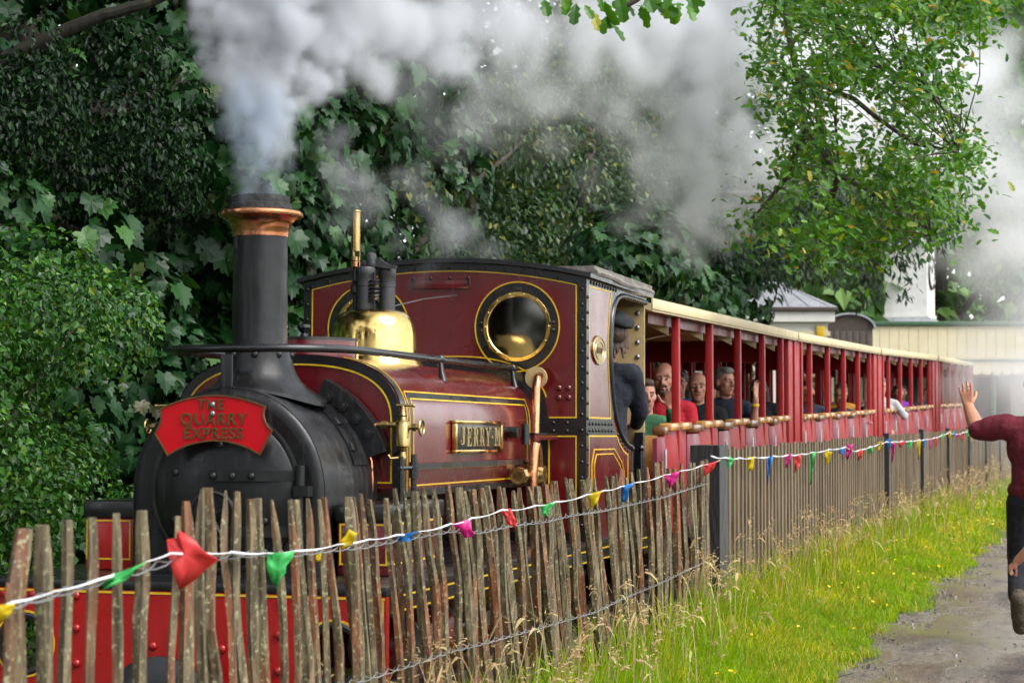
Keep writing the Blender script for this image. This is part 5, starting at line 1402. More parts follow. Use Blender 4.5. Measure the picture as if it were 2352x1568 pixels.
# side sheets with the curved opening
open_curve = [(1.60, 1.985), (0.98, 1.985), (0.87, 1.978), (0.77, 1.955), (0.69, 1.91), (0.63, 1.83), (0.602, 1.72), (0.598, 1.60), (0.612, 1.49), (0.639, 1.415), (0.675, 1.34), (0.714, 1.28), (0.76, 1.225), (0.815, 1.18), (0.89, 1.135), (0.98, 1.10), (1.08, 1.078), (1.16, 1.07)]
side = [(0.0125, 0.553), (0.0125, 2.02), (1.60, 2.02)] + open_curve + [(1.16, 0.553)]
for sx in (1, -1):
    b = MB()
    x0 = CX + sx * CW
    b.prism(side, x0 - sx * 0.010, x0, 'yz')
    sh = b.build('side_sheet', 'maroon', cab)
    b = MB()                                          # inside lining, cream
    b.prism(side, x0 - sx * 0.016, x0 - sx * 0.0105, 'yz')
    b.build('inner_lining', 'cab_cream', sh)
    b = MB()
    b.tube([(x0, y, z) for y, z in open_curve], 0.017, 10)
    b.build('beading', 'black_paint', sh)
    if sx > 0:
        b = MB()                                      # black straps on the side
        e = 0.003
        b.prism([(0.0, 0.56), (0.0, 2.018), (0.058, 2.018), (0.058, 0.56)], x0 + 0.0004, x0 + e, 'yz')
        b.prism([(0.058, 1.143), (0.74, 1.143), (0.66, 1.233), (0.058, 1.233)], x0 + 0.0004, x0 + e, 'yz')
        b.prism([(0.058, 1.99), (1.60, 1.99), (1.60, 2.018), (0.058, 2.018)], x0 + 0.0004, x0 + e, 'yz')
        b.prism([(0.62, 1.99), (0.87, 1.99), (0.77, 1.96), (0.69, 1.915), (0.63, 1.83), (0.602, 1.72), (0.598, 1.60), (0.612, 1.49), (0.639, 1.415), (0.675, 1.34), (0.714, 1.28), (0.66, 1.24), (0.61, 1.24), (0.58, 1.40), (0.555, 1.55), (0.555, 1.72), (0.58, 1.87)], x0 + 0.0004, x0 + e, 'yz')
        b.build('strap', 'black_paint', sh)
        rivets(RIV_S, [(x0 + e, 0.03, z) for z in np.arange(0.64, 2.0, 0.085)], sh)
        rivets(RIV_S, [(x0 + e, y, z) for y in np.linspace(0.075, 0.62, 8) for z in (1.168, 1.206)], sh)
        rivets(RIV_S, [(x0 + e, y, 2.003) for y in np.arange(0.10, 0.75, 0.07)], sh)
        rivets(RIV_S, [(x0, y, z) for y, z in ((.80, 1.145), (.86, 1.11), (.93, 1.085), (1.0, 1.066), (1.07, 1.05))], sh)
        # number plate
        b = MB()
        b.prism(circ(0.292, 1.627, 0.155, 40, 0.085), x0 + 0.0005, x0 + 0.008, 'yz')
        npl = b.build('number_plate', 'brass_dull', sh)
        tag(npl, 'oval brass number plate on the cab side')
        b = MB()
        for ra, rb in ((0.148, 0.079), (0.098, 0.052)):
            b.tube([(x0 + 0.008, p[0], p[1]) for p in circ(0.292, 1.627, ra, 40, rb)], 0.004, 6, closed=True)
        b.build('rim', 'gold_letter', npl)
        me = text_mesh('LEEDS', 0.052, 0.002, 'bronze_letter', 0.001, 1.0)
        link('lettering', me, npl, (x0 + 0.009, 0.292, 1.624), (rad(90), 0, rad(90)))
# rear sheet and floor
b = MB()
b.prism([(CX - CW + .01, 0.553), (CX + CW - .01, 0.553)] + arch(CW - .01, 2.015, 2.112), 1.605, 1.62, 'xz')
rear = b.build('rear_sheet', 'cab_cream', cab)
rivets(rivet_mesh(0.017, -0.012, 'steel', 'y'), [(CX + CW - 0.055, 1.605, z) for z in np.linspace(1.27, 1.92, 8)], rear, 'bolt')
b = MB()
b.box((CX - CW + .02, 0.02, 0.553), (CX + CW - .02, 1.6, 0.575))
b.build('floor', 'black_paint', cab)
b = MB()
for y in (1.22, 1.50):
    b.tube([(sxp - 0.01, y, 0.553), (sxp - 0.01, y, 1.055)], 0.014, 10)
    b.ell((sxp - 0.01, y, 1.06), 0.022, 10, 8)
b.box((sxp - 0.06, 1.54, 0.553), (sxp - 0.005, 1.60, 1.16))
b.build('grab_rail', 'black_paint', cab)
# backhead inside
b = MB()
b.prism(arc(0, 0.95, 0.40, 0, 360, 33)[:-1], 0.10, 0.35, 'xz')
b.box((-0.3, 0.35, 0.75), (0.3, 0.40, 0.95))
b.build('backhead', 'soot', cab)
# roof
b = MB()
ra, rb = arch(CW + 0.035, 2.021, 2.122, 31), arch(CW + 0.035, 2.045, 2.148, 31)
b.prism(ra + rb[::-1], -0.035, 1.68, 'xz')
roof = b.build('roof', 'black_paint', cab)
b = MB()
yy = np.linspace(0.10, 1.72, 14)
b.tube([(sxp + 0.022 + 0.008 * math.sin(3 * y), y, 2.055 + 0.008 * math.sin(5 * y) - 0.012 * max(0, y - 1.3)) for y in yy], [0.017 + 0.006 * abs(math.sin(7 * y)) for y in yy], 8)
b.box((sxp - 0.3, 0.12, 2.10), (sxp + 0.02, 1.70, 2.063))
b.build('canvas_edge', 'roof_felt', roof)
# ================================================================== carriages
HWC = 0.78
CL = 7.05
def make_coach(front_end):
    root = empty('open_carriage', (0, 0, 0))
    # origin: centre line at the front end, rail level
    b = MB()
    b.box((-HWC + .03, 0.02, 0.40), (HWC - .03, CL - 0.02, 0.50))
    b.box((-HWC + .01, 0.02, 0.36), (HWC - .01, CL - .02, 0.42), 1)
    b.build('floor', ['coach_dark_red', 'black_paint'], root)
    for y in (1.0, CL - 1.0):
        bg = empty('bogie', (0, y, 0), parent=root)
        for dy in (-0.35, 0.35):
            for sx in (-1, 1):
                w = MB()
                w.lathe([(0.001, -0.03), (0.17, -0.03), (0.185, -0.025), (0.185, 0.02), (0.17, 0.03), (0.001, 0.03)], (sx * 0.30, dy, 0.18), 'x', 20)
                w.build('wheel', 'smokebox_black', bg)
        w = MB()
        for sx in (-1, 1):
            w.box((sx * 0.40, -0.5, 0.12), (sx * 0.44, 0.5, 0.30))
        w.box((-0.42, -0.1, 0.25), (0.42, 0.1, 0.36))
        w.build('frame', 'black_paint', bg)
    # roof: shallow arch, cream, deep fascia
    b = MB()
    n = 15
    top = [(-HWC - .04 + (2 * HWC + .08) * i / (n - 1), 1.975 + 0.10 * (1 - (2 * i / (n - 1) - 1) ** 2)) for i in range(n)]
    bot = [(x, z - 0.045) for x, z in top]
    b.prism(bot + top[::-1], 0.03, CL - 0.03, 'xz')
    roof = b.build('roof', 'coach_cream', root)
    for sx in (-1, 1):
        b = MB()
        b.box((sx * (HWC + .041), 0.031, 1.938), (sx * (HWC + .055), CL - 0.031, 2.008), 0, 0.003)
        b.box((sx * (HWC + .02), 0.04, 1.925), (sx * (HWC + .045), CL - 0.04, 1.9375))
        b.build('fascia', 'coach_cream', roof)
    posts = [1.09, 2.41, 3.73, 5.05, 6.20]
    for sx in (-1, 1):
        for y in posts:
            b = MB()
            b.box((sx * (HWC - .034), y - 0.03, 0.42), (sx * (HWC + .020), y + 0.03, 1.929), 0, 0.006)
            p = b.build('post', 'coach_red', root)
            b = MB()
            for s_ in (-1, 1):
                b.prism([(sx * (HWC - .06), 1.80), (sx * (HWC - .06), 1.925), (sx * (HWC - .30), 1.925)], y - 0.012, y + 0.012, 'xz')
                break
            b.build('roof_bracket', 'coach_cream', p)
        # end panels
        for y0 in ((0.03, CL - 0.42) if front_end else (CL - 0.42,)):
            b = MB()
            b.box((sx * (HWC - .05), y0, 0.40), (sx * (HWC + .012), y0 + 0.39, 1.93), 0, 0.008)
            b.box((sx * (HWC + .012), y0 + 0.31, 0.42), (sx * (HWC + .03), y0 + 0.385, 1.93), 0, 0.004)
            b.build('end_panel', 'coach_red', root)
        # top rail under the roof
        b = MB()
        b.box((sx * (HWC - .07), 0.4, 1.86), (sx * (HWC - .058), CL - 0.4, 1.93))
        b.build('cant_rail', 'coach_dark_red', root)
    for y0 in (0.04, CL - 0.075):
        b = MB()
        b.box((-HWC + .05, y0, 0.42), (HWC - .05, y0 + 0.035, 1.16))
        b.box((-HWC + .05, y0, 1.72), (HWC - .05, y0 + 0.035, 1.93))
        for x in (-HWC + .05, -0.04, HWC - .13):
            b.box((x, y0 + .001, 1.16), (x + 0.08, y0 + 0.034, 1.72))
        bk = b.build('bulkhead', 'coach_red', root)
    # right side waist: red seat ends round the posts, maroon doors between, wooden caps
    def bulge(y0, y1, z0, z1, x, d, s):
        V, F = [], []
        ny, nz = 6, 6
        for i in range(ny + 1):
            for j in range(nz + 1):
                u, v = i / ny, j / nz
                e = (1 - (2 * u - 1) ** 4) * (0.35 + 0.65 * math.sin(math.pi * min(1, v * 0.8 + .15)))
                V.append((x + s * d * e, y0 + (y1 - y0) * u, z0 + (z1 - z0) * v))
        for i in range(ny):
            for j in range(nz):
                F.append((i * (nz + 1) + j, (i + 1) * (nz + 1) + j, (i + 1) * (nz + 1) + j + 1, i * (nz + 1) + j + 1))
        return V, F
    ends = [y for y in posts]
    for sx in (1, -1):
        x = sx * (HWC - .012)
        lo = 0.44
        spans = [(p - 0.40, p + 0.40, 'coach_red', 'varnish_light') for p in posts]
        gaps = [(0.44, posts[0] - 0.42)] + [(posts[i] + 0.42, posts[i + 1] - 0.42) for i in range(4)]
        for (y0, y1, m, cm) in spans:
            y1 = min(y1, CL - 0.44)
            b = MB()
            b.add(*bulge(y0 + .01, y1 - .01, lo, 1.135, x, 0.035, sx), 0, True)
            b.box((x - sx * 0.03, y0 + .01, lo), (x - sx * 0.001, y1 - .01, 1.13))
            p = b.build('seat_end', m, root)
            mid = (y0 + y1) / 2
            for (c0, c1) in ((y0 + .03, min(mid, posts[spans.index((y0, y0 + .8, m, cm))] if False else mid) - 0.045), (mid + 0.045, y1 - .03)):
                b = MB()
                b.box((x - sx * .045, c0, 1.135), (x + sx * .05, c1, 1.190), 0, 0.016)
                b.build('wooden_cap', cm, p)
        for (y0, y1) in gaps:
            b = MB()
            b.add(*bulge(y0 + .012, y1 - .012, lo, 1.10, x, 0.05, sx), 0, True)
            b.box((x - sx * 0.03, y0 + .012, lo), (x - sx * 0.001, y1 - .012, 1.09))
            d = b.build('door', 'coach_maroon', root)
            b = MB()
            b.box((x - sx * .045, y0 + .05, 1.112), (x + sx * .05, y1 - .06, 1.172), 0, 0.016)
            b.build('wooden_cap', 'varnish_dark', d)
            b = MB()
            b.tube([(x + sx * 0.055, y0 + 0.035, 0.86), (x + sx * 0.055, y0 + 0.035, 1.02)], 0.009, 6)
            b.build('handle', 'zinc', d)
    # benches
    for y in np.arange(1.0, 6.3, 1.32):
        s = empty('bench', (0, y, 0), parent=root)
        b = MB()
        b.box((-HWC + .06, -0.30, 0.72), (HWC - .06, 0.06, 0.76), 0, 0.008)
        b.build('seat', 'varnish_light', s)
        b = MB()
        b.box((-HWC + .14, 0.075, 0.62), (HWC - .14, 0.11, 1.10), 0, 0.008)
        b.build('backrest', 'varnish_light', s)
    # glazed far side: frames with panes
    for i in range(4):
        y0, y1 = posts[i] + 0.05, posts[i + 1] - 0.05
        w = empty('side_window', (0, 0, 0), parent=root)
        b = MB()
        for (a, c, e, f) in ((y0, y1, 1.20, 1.25), (y0, y1, 1.80, 1.85), (y0, y0 + .05, 1.25, 1.80), (y1 - .05, y1, 1.25, 1.80), ((y0 + y1) / 2 - .03, (y0 + y1) / 2 + .03, 1.25, 1.80)):
            b.box((-HWC + .01, a, e), (-HWC + .04, c, f))
        b.build('frame', 'coach_red', w)
        b = MB()
        b.box((-HWC + .022, y0 + .05, 1.25), (-HWC + .028, y1 - .05, 1.80))
        b.build('pane', 'coach_glass', w)
    return root

coach_pos = []
bY = [12.42, 19.50, 26.65, 33.80, 40.95]
for i in range(4):
    p0 = Vector((float(np.interp(bY[i], TRK_Y, TRK_X)), bY[i], float(np.interp(bY[i], TRK_Y, TRK_Z))))
    p1 = Vector((float(np.interp(bY[i + 1], TRK_Y, TRK_X)), bY[i + 1], float(np.interp(bY[i + 1], TRK_Y, TRK_Z))))
    d = p1 - p0
    coach_pos.append((p0, (math.atan2(d.z, math.hypot(d.x, d.y)), 0, -math.atan2(d.x, d.y))))
proto = make_coach(False)
proto2 = make_coach(True)
COACH = []
clab = ['red open sided passenger carriage with cream roof coupled directly behind the locomotive cab',
        'second red open sided carriage from the locomotive, with a navy sleeved arm over its side',
        'third red open sided carriage from the locomotive, dimmed by drifting steam',
        'rearmost red open sided carriage, fading into steam beyond the waving hand']
for i in range(4):
    c = proto if i == 0 else proto2 if i == 1 else copy_tree(proto2)
    c.location, c.rotation_euler = coach_pos[i]
    tag(c, clab[i], 'carriage', 'red open carriages of the train')
    COACH.append(c)

# ================================================================== people
def remeshed(mb, name, mats, parent, voxel=0.012, smooth=3, part_mat=None):
    """fuse overlapping limbs into one continuous surface"""
    me = bpy.data.meshes.new(name)
    me.from_pydata(mb.V, [], mb.F)
    bm = bmesh.new()
    bm.from_mesh(me)
    bmesh.ops.remove_doubles(bm, verts=bm.verts, dist=1e-6)
    bmesh.ops.recalc_face_normals(bm, faces=bm.faces)
    bm.to_mesh(me)
    bm.free()
    o = bpy.data.objects.new(name, me)
    COL.objects.link(o)
    r = o.modifiers.new('r', 'REMESH')
    r.mode = 'VOXEL'
    r.voxel_size = voxel
    s = o.modifiers.new('s', 'SMOOTH')
    s.factor = 0.5
    s.iterations = smooth
    dg = bpy.context.evaluated_depsgraph_get()
    out = bpy.data.meshes.new_from_object(o.evaluated_get(dg))
    bpy.data.objects.remove(o)
    bpy.data.meshes.remove(me)
    out.materials.clear()
    for m in mats:
        out.materials.append(MATS[m])
    out.polygons.foreach_set('use_smooth', [True] * len(out.polygons))
    out.name = name
    return link(name, out, parent)

def rotm(yaw=0, pitch=0, roll=0):
    return Euler((pitch, roll, yaw), 'XYZ').to_matrix()

def add_head(body, hc, R, s=1.0):
    """head facing local -Y; hc = head centre; R = rotation matrix"""
    def P(x, y, z): return Vector(hc) + R @ (Vector((x, y, z)) * s)
    body.ell(P(0, 0.012, 0.025), (0.076 * s, 0.094 * s, 0.098 * s), 18, 14, rot=R)
    body.ell(P(0, -0.018, -0.045), (0.060 * s, 0.068 * s, 0.080 * s), 16, 12, rot=R)
    body.ell(P(0, -0.052, -0.095), (0.030 * s, 0.028 * s, 0.024 * s), 12, 8, rot=R)      # chin
    body.cap(P(0, -0.080, 0.018), 0.010 * s, P(0, -0.104, -0.026), 0.016 * s)             # nose
    body.cap(P(-0.016, -0.090, -0.030), 0.009 * s, P(0.016, -0.090, -0.030), 0.009 * s)
    body.cap(P(-0.045, -0.070, 0.026), 0.014 * s, P(0.045, -0.070, 0.026), 0.014 * s)     # brow
    for sx in (-1, 1):
        body.ell(P(sx * 0.044, -0.055, -0.022), (0.020 * s, 0.018 * s, 0.018 * s), 10, 8, rot=R)   # cheek
        body.ell(P(sx * 0.079, 0.012, -0.008), (0.009 * s, 0.020 * s, 0.032 * s), 10, 8, rot=R)    # ear

def face(root, hc, R, s=1.0, brow='hair_brown', smile=False):
    def P(x, y, z): return Vector(hc) + R @ (Vector((x, y, z)) * s)
    for sx in (-1, 1):
        b = MB()
        b.ell(P(sx * 0.030, -0.0765, 0.003), (0.013 * s, 0.008 * s, 0.007 * s), 10, 8, 0, R)
        b.ell(P(sx * 0.030, -0.083, 0.003), (0.006 * s, 0.003 * s, 0.006 * s), 8, 6, 1, R)
        b.build('eye', ['eye_white', 'eye_dark'], root)
        b = MB()
        b.cap(P(sx * 0.014, -0.088, 0.026), 0.004 * s, P(sx * 0.046, -0.078, 0.030), 0.003 * s, 8)
        b.build('eyebrow', brow, root)
    b = MB()
    b.cap(P(-0.022, -0.0865, -0.062 + (0.006 if smile else 0)), 0.004 * s, P(0, -0.0925, -0.064), 0.0055 * s, 8)
    b.cap(P(0.022, -0.0865, -0.062 + (0.006 if smile else 0)), 0.004 * s, P(0, -0.0925, -0.064), 0.0055 * s, 8)
    b.build('mouth', 'lip', root)

def hair(root, hc, R, s, mat, style):
    def P(x, y, z): return Vector(hc) + R @ (Vector((x, y, z)) * s)
    b = MB()
    if style == 'short':
        b.ell(P(0, 0.024, 0.045), (0.082 * s, 0.094 * s, 0.088 * s), 16, 12, 0, R)
        b.ell(P(0, 0.055, -0.005), (0.074 * s, 0.060 * s, 0.075 * s), 14, 10, 0, R)
        b.ell(P(0, -0.03, 0.095), (0.062 * s, 0.055 * s, 0.036 * s), 14, 10, 0, R)
    elif style == 'long':
        b.ell(P(0, 0.024, 0.045), (0.088 * s, 0.098 * s, 0.092 * s), 16, 12, 0, R)
        for sx in (-1, 0, 1):
            b.cap(P(sx * 0.066, 0.045, 0.0), 0.045 * s, P(sx * 0.075, 0.06, -0.17), 0.040 * s)
        b.ell(P(0.0, -0.035, 0.09), (0.066 * s, 0.05 * s, 0.034 * s), 14, 10, 0, R)
    elif style == 'fringe':
        b.ell(P(0, 0.020, 0.045), (0.088 * s, 0.096 * s, 0.088 * s), 16, 12, 0, R)
        b.ell(P(0, -0.050, 0.062), (0.070 * s, 0.042 * s, 0.036 * s), 14, 10, 0, R)
        b.ell(P(0, 0.055, -0.02), (0.078 * s, 0.055 * s, 0.07 * s), 14, 10, 0, R)
    elif style == 'sides':            # bald on top, stubble at the sides and back
        for sx in (-1, 1):
            b.ell(P(sx * 0.060, 0.042, 0.012), (0.020 * s, 0.050 * s, 0.046 * s), 12, 10, 0, R)
        b.ell(P(0, 0.075, -0.002), (0.062 * s, 0.035 * s, 0.055 * s), 12, 10, 0, R)
    elif style == 'beard':
        b.ell(P(0, -0.034, -0.090), (0.058 * s, 0.062 * s, 0.042 * s), 14, 10, 0, R)
        b.cap(P(-0.024, -0.074, -0.088), 0.016 * s, P(0.024, -0.074, -0.088), 0.016 * s)
        for sx in (-1, 1):
            b.cap(P(sx * 0.060, -0.004, -0.030), 0.016 * s, P(sx * 0.046, -0.040, -0.085), 0.028 * s)
        b.cap(P(-0.026, -0.080, -0.048), 0.010 * s, P(0.026, -0.080, -0.048), 0.010 * s)
    remeshed(b, 'beard' if style == 'beard' else 'hair', [mat], root, 0.008, 2)

def hand_pts(b, wrist, fdir, pnorm, thumb_side, s=1.0, curl=0.15, spread=1.0, thumb=1.0):
    """palm and five separate fingers; fdir towards the fingertips, pnorm out of the palm"""
    f = Vector(fdir).normalized()
    pn = Vector(pnorm)
    pn = (pn - f * pn.dot(f)).normalized()
    sd = f.cross(pn).normalized() * thumb_side
    w = Vector(wrist)
    k = [w + f * 0.02 * s]
    for i, off in enumerate((0.030, 0.010, -0.011, -0.030)):
        b.cap(w + f * 0.012 * s + sd * off * 0.62 * s, 0.0145 * s, w + f * 0.088 * s + sd * off * s, 0.0125 * s, 10)
    lens = (0.068, 0.078, 0.072, 0.056)
    for i, off in enumerate((0.033, 0.011, -0.012, -0.034)):
        d0 = (f + sd * (off * 5.0 * spread)).normalized()
        p = w + f * 0.088 * s + sd * off * s
        L = lens[i] * s
        cu = curl
        for j, fr in enumerate((0.45, 0.32, 0.23)):
            cu2 = cu * (j + 0.6)
            d = (d0 * math.cos(cu2) + pn * math.sin(cu2)).normalized()
            q = p + d * L * fr
            b.cap(p, (0.0092 - 0.0008 * j) * s, q, (0.0086 - 0.0010 * j) * s, 8)
            p = q
    p = w + f * 0.028 * s + sd * 0.026 * s
    for fr, out in ((0.040, 0.85), (0.030, 0.55), (0.026, 0.30)):
        d = (f * (1 - out * 0.5) + sd * out * thumb + pn * (0.25 + 0.6 * (1 - thumb))).normalized()
        q = p + d * fr * s
        b.cap(p, 0.0125 * s, q, 0.0108 * s, 8)
        p = q

def passenger(seat, label, top, skin='skin', hairm='hair_brown', style='short', yaw=0, pitch=0, s=1.0, beard=None, arm=None, lean=(0, 0, 0), hood=False, smile=False, coach=None, collar=None, sidehair=None, glasses=False):
    """seated person, seat = (world x, y, z of hips); faces world -Y when yaw = 0"""
    root = empty('person', seat)
    tag(root, label, 'person', 'passengers in the carriages')
    hip = Vector((0, 0, 0.08))
    chest = Vector((0, 0.02, 0.36 * s)) + Vector(lean) * 0.6
    neck = Vector((0, 0.02, 0.50 * s)) + Vector(lean)
    hc = Vector((0, -0.005, 0.66 * s)) + Vector(lean) * 1.15
    R = rotm(yaw, pitch)
    Rt = rotm(yaw * 0.35)
    body = MB()
    body.cap(neck - Vector((0, 0, 0.06)), 0.056 * s, hc + Vector((0, 0.02, -0.06 * s)), 0.050 * s)
    body.ell(chest, (0.16 * s, 0.10 * s, 0.17 * s), rot=Rt)
    body.ell(hip + Vector((0, 0, 0.06)), (0.16 * s, 0.12 * s, 0.14 * s))
    body.cap(hip, 0.13 * s, chest, 0.13 * s)
    for sx in (-1, 1):
        body.cap(hip + Vector((sx * 0.09, 0, -0.02)), 0.08 * s, (sx * 0.11, -0.42 * s, 0.07), 0.06 * s)
        body.cap((sx * 0.11, -0.42 * s, 0.07), 0.055 * s, (sx * 0.11, -0.44 * s, -0.34), 0.04 * s)
    add_head(body, hc, R, s)
    cl = MB()
    cl.ell(chest + Vector((0, 0, -0.01)), (0.185 * s, 0.125 * s, 0.185 * s), rot=Rt)
    cl.ell(hip + Vector((0, 0, 0.06)), (0.175 * s, 0.14 * s, 0.13 * s))
    cl.cap(hip + Vector((0, 0, .03)), 0.145 * s, chest, 0.145 * s)
    sh = {}
    for sx in (-1, 1):
        so = chest + Rt @ Vector((sx * 0.175 * s, 0.0, 0.085 * s))
        cl.cap(chest + Vector((0, 0, 0.11 * s)), 0.075 * s, so, 0.062 * s)
        sh[sx] = so
        a = (arm or {}).get(sx)
        if a is None:
            el = so + Vector((sx * 0.05, -0.02, -0.25 * s))
            wr = el + Vector((-sx * 0.06, -0.20 * s, -0.02))
            hd, pn = Vector((-sx * 0.2, -1, -0.1)), Vector((0, 0, -1))
        else:
            el, wr = so + Vector(a[0]), so + Vector(a[1])
            hd, pn = (Vector(a[2]) if len(a) > 2 else (wr - el)), (Vector(a[3]) if len(a) > 3 else Vector((0, -1, 0)))
        cl.cap(so, 0.062 * s, el, 0.050 * s)
        bare = a is not None and len(a) > 4 and a[4]
        if not bare:
            cl.cap(el, 0.050 * s, el.lerp(wr, 0.92), 0.040 * s)
        body.cap(so, 0.045 * s, el, 0.038 * s)
        body.cap(el, 0.038 * s, wr, 0.027 * s)
        hand_pts(body, wr, hd, pn, -sx, s, 0.25 if a is None else 0.12)
    body_o = remeshed(body, 'body', [skin], root, 0.0085, 2)
    cl.cap(neck + Vector((0, 0.01, -0.07)), 0.085 * s, neck + Vector((0, 0.012, -0.035)), 0.070 * s)
    if hood:
        cl.cap(neck + Vector((-0.07, 0.055, -0.04)), 0.048 * s, neck + Vector((0.07, 0.055, -0.04)), 0.048 * s)
        cl.cap(neck + Vector((-0.085, 0.03, -0.045)), 0.034 * s, neck + Vector((-0.02, -0.085, -0.11)), 0.026 * s)
        cl.cap(neck + Vector((0.085, 0.03, -0.045)), 0.034 * s, neck + Vector((0.02, -0.085, -0.11)), 0.026 * s)
    cl_o = remeshed(cl, 'jacket', [top], root, 0.013, 3)
    if hood:
        b = MB()
        for sx in (-1, 1):
            b.tube([neck + Vector((sx * 0.035, -0.115, -0.10)), neck + Vector((sx * 0.037, -0.13, -0.20))], 0.004, 6)
        b.build('drawstring', top, root)
    if collar:
        b = MB()
        for sx in (-1, 1):
            b.prism([(sx * 0.01, -0.13), (sx * 0.055, -0.02), (sx * 0.02, -0.02)], -0.006, 0.006, 'xz')
        o = b.build('collar', collar, root)
        o.location = neck + Vector((0, -0.10, -0.02))
    if style:
        hair(root, hc, R, s, hairm, style)
    if beard:
        hair(root, hc, R, s, beard, 'beard')
    if sidehair:
        hair(root, hc, R, s, sidehair, 'sides')
    face(root, hc, R, s, hairm if style else (sidehair or 'hair_brown'), smile)
    if glasses:
        b = MB()
        for sx in (-1, 1):
            c = Vector(hc)
            b.tube([c + R @ (Vector((sx * 0.032 + 0.022 * math.cos(a), -0.093, 0.003 + 0.017 * math.sin(a))) * s) for a in [i * math.pi / 8 for i in range(16)]], 0.0025, 5, closed=True)
        b.tube([Vector(hc) + R @ (Vector((-0.011, -0.095, 0.004)) * s), Vector(hc) + R @ (Vector((0.011, -0.095, 0.004)) * s)], 0.0025, 5)
        b.build('glasses', 'eye_dark', root)
    return root
# ------------------------------------------------------------------ who sits where
WAVE_UP = ((0.03, -0.10, -0.16), (0.06, -0.17, 0.06), (0.05, -0.1, 1), (0, -1, 0))
passenger((-2.99, 14.66, 1.06), 'bald bearded man in a red hooded top in the front carriage', 'cloth_red', 'skin', None, None, yaw=0.12, s=1.06, beard='hair_brown', hood=True, sidehair='hair_brown')
passenger((-2.93, 13.70, 0.98), 'passenger in a green top raising a hand just behind the cab', 'cloth_green', 'skin', 'hair_brown', 'short', yaw=0.5, s=0.98, arm={1: ((0.06, -0.08, -0.12), (0.03, -0.14, 0.12), (0, 0, 1), (0, -1, 0))})
passenger((-3.42, 17.45, 1.11), 'dark haired passenger in a blue top half hidden behind the first red post', 'cloth_blue', 'skin', 'hair_dark', 'long', yaw=0.1)
passenger((-2.99, 16.05, 1.04), 'smiling balding man in black between two red posts', 'cloth_black', 'skin', None, None, yaw=0.25, s=1.03, sidehair='hair_brown', smile=True)
passenger((-3.38, 19.0, 1.10), 'black haired passenger seated behind the grey haired man', 'cloth_black', 'skin_tan', 'hair_dark', 'short', yaw=-0.3)
p = passenger((-2.95, 17.15, 1.10), 'grey haired man in a dark badged jacket turned to the path and waving', 'cloth_navy', 'skin', 'hair_grey', 'short', yaw=0.95, s=1.03,
              arm={1: ((0.09, -0.12, -0.15), (0.12, -0.20, 0.07), (0.02, 0, 1), (1, -0.3, 0), True), -1: None})
b = MB()
b.lathe([(0.001, 0), (0.05, 0), (0.05, 0.004), (0.001, 0.005)], (0, 0, 0), 'y', 20)
em = b.build('badge', 'cloth_white', p, (-0.17, -0.095, 0.27))
b = MB()
for r in (0.040, 0.027, 0.014):
    b.tube([(r * math.cos(a), -0.003, r * math.sin(a)) for a in [i * math.pi / 10 for i in range(20)]], 0.003, 5, closed=True)
b.build('badge_ring', 'cloth_navy', em)
b = MB()
b.lathe([(0.034, -0.012), (0.036, 0), (0.034, 0.012)], (0, 0, 0), 'z', 16, caps=False)
w = b.build('wristband', 'lining_yellow', p)
w.location = (0.295, -0.175, 0.475)
passenger((-3.30, 18.35, 1.09), 'fair haired passenger with glasses near the end of the front carriage', 'cloth_grey', 'skin', 'hair_fair', 'long', yaw=0.3, glasses=True)
passenger((-3.12, 18.45, 1.08), 'long haired passenger in dark clothes resting an arm at the last post', 'cloth_black', 'skin', 'hair_dark', 'long', yaw=0.6,
          arm={1: ((0.08, -0.12, -0.20), (0.14, -0.28, -0.15), (0.3, -0.9, 0.0), (0, 0, -1))})
passenger((-2.97, 22.85, 1.06), 'dark haired man in a navy jacket with a pale blue collar in the second carriage', 'cloth_navy', 'skin_tan', 'hair_dark', 'short', yaw=0.15, s=1.05, collar='cloth_blue')
passenger((-2.86, 25.3, 1.09), 'fair haired child in navy leaning an arm on the carriage side', 'cloth_navy', 'skin', 'hair_fair', 'fringe', yaw=0.3, pitch=0.15, s=0.92,
          arm={1: ((0.13, -0.02, -0.15), (0.15, 0.20, -0.10), (-0.1, 1, -0.1), (0, 0, -1))})
passenger((-2.92, 26.0, 1.12), 'passenger in a mustard jacket behind the fair haired child', 'cloth_mustard', 'skin', 'hair_grey', 'short', yaw=0.5)
passenger((-3.40, 22.0, 1.12), 'passenger in black sitting on the far side of the second carriage', 'cloth_black', 'skin', 'hair_dark', 'long', yaw=0.0)
passenger((-2.60, 28.3, 1.16), 'man in a light grey sweater leaning out of the third carriage', 'cloth_grey', 'skin', 'hair_grey', 'short', yaw=0.4, s=1.05, lean=(-0.02, -0.04, 0.02),
          arm={1: ((0.13, 0.05, -0.18), (0.12, 0.26, -0.14), (-0.2, 1, 0.0), (0, 0, -1))})
passenger((-2.62, 31.2, 1.17), 'woman with glasses in a violet and orange top in the third carriage', 'cloth_violet', 'skin', 'hair_brown', 'long', yaw=0.3, glasses=True, collar='cloth_orange')
passenger((-2.72, 33.0, 1.20), 'dark haired passenger in black at the back of the third carriage', 'cloth_black', 'skin', 'hair_dark', 'long', yaw=0.2)
passenger((-2.55, 36.6, 1.20), 'grey haired passenger in pale blue in the rearmost carriage', 'cloth_blue', 'skin', 'hair_grey', 'short', yaw=0.2)

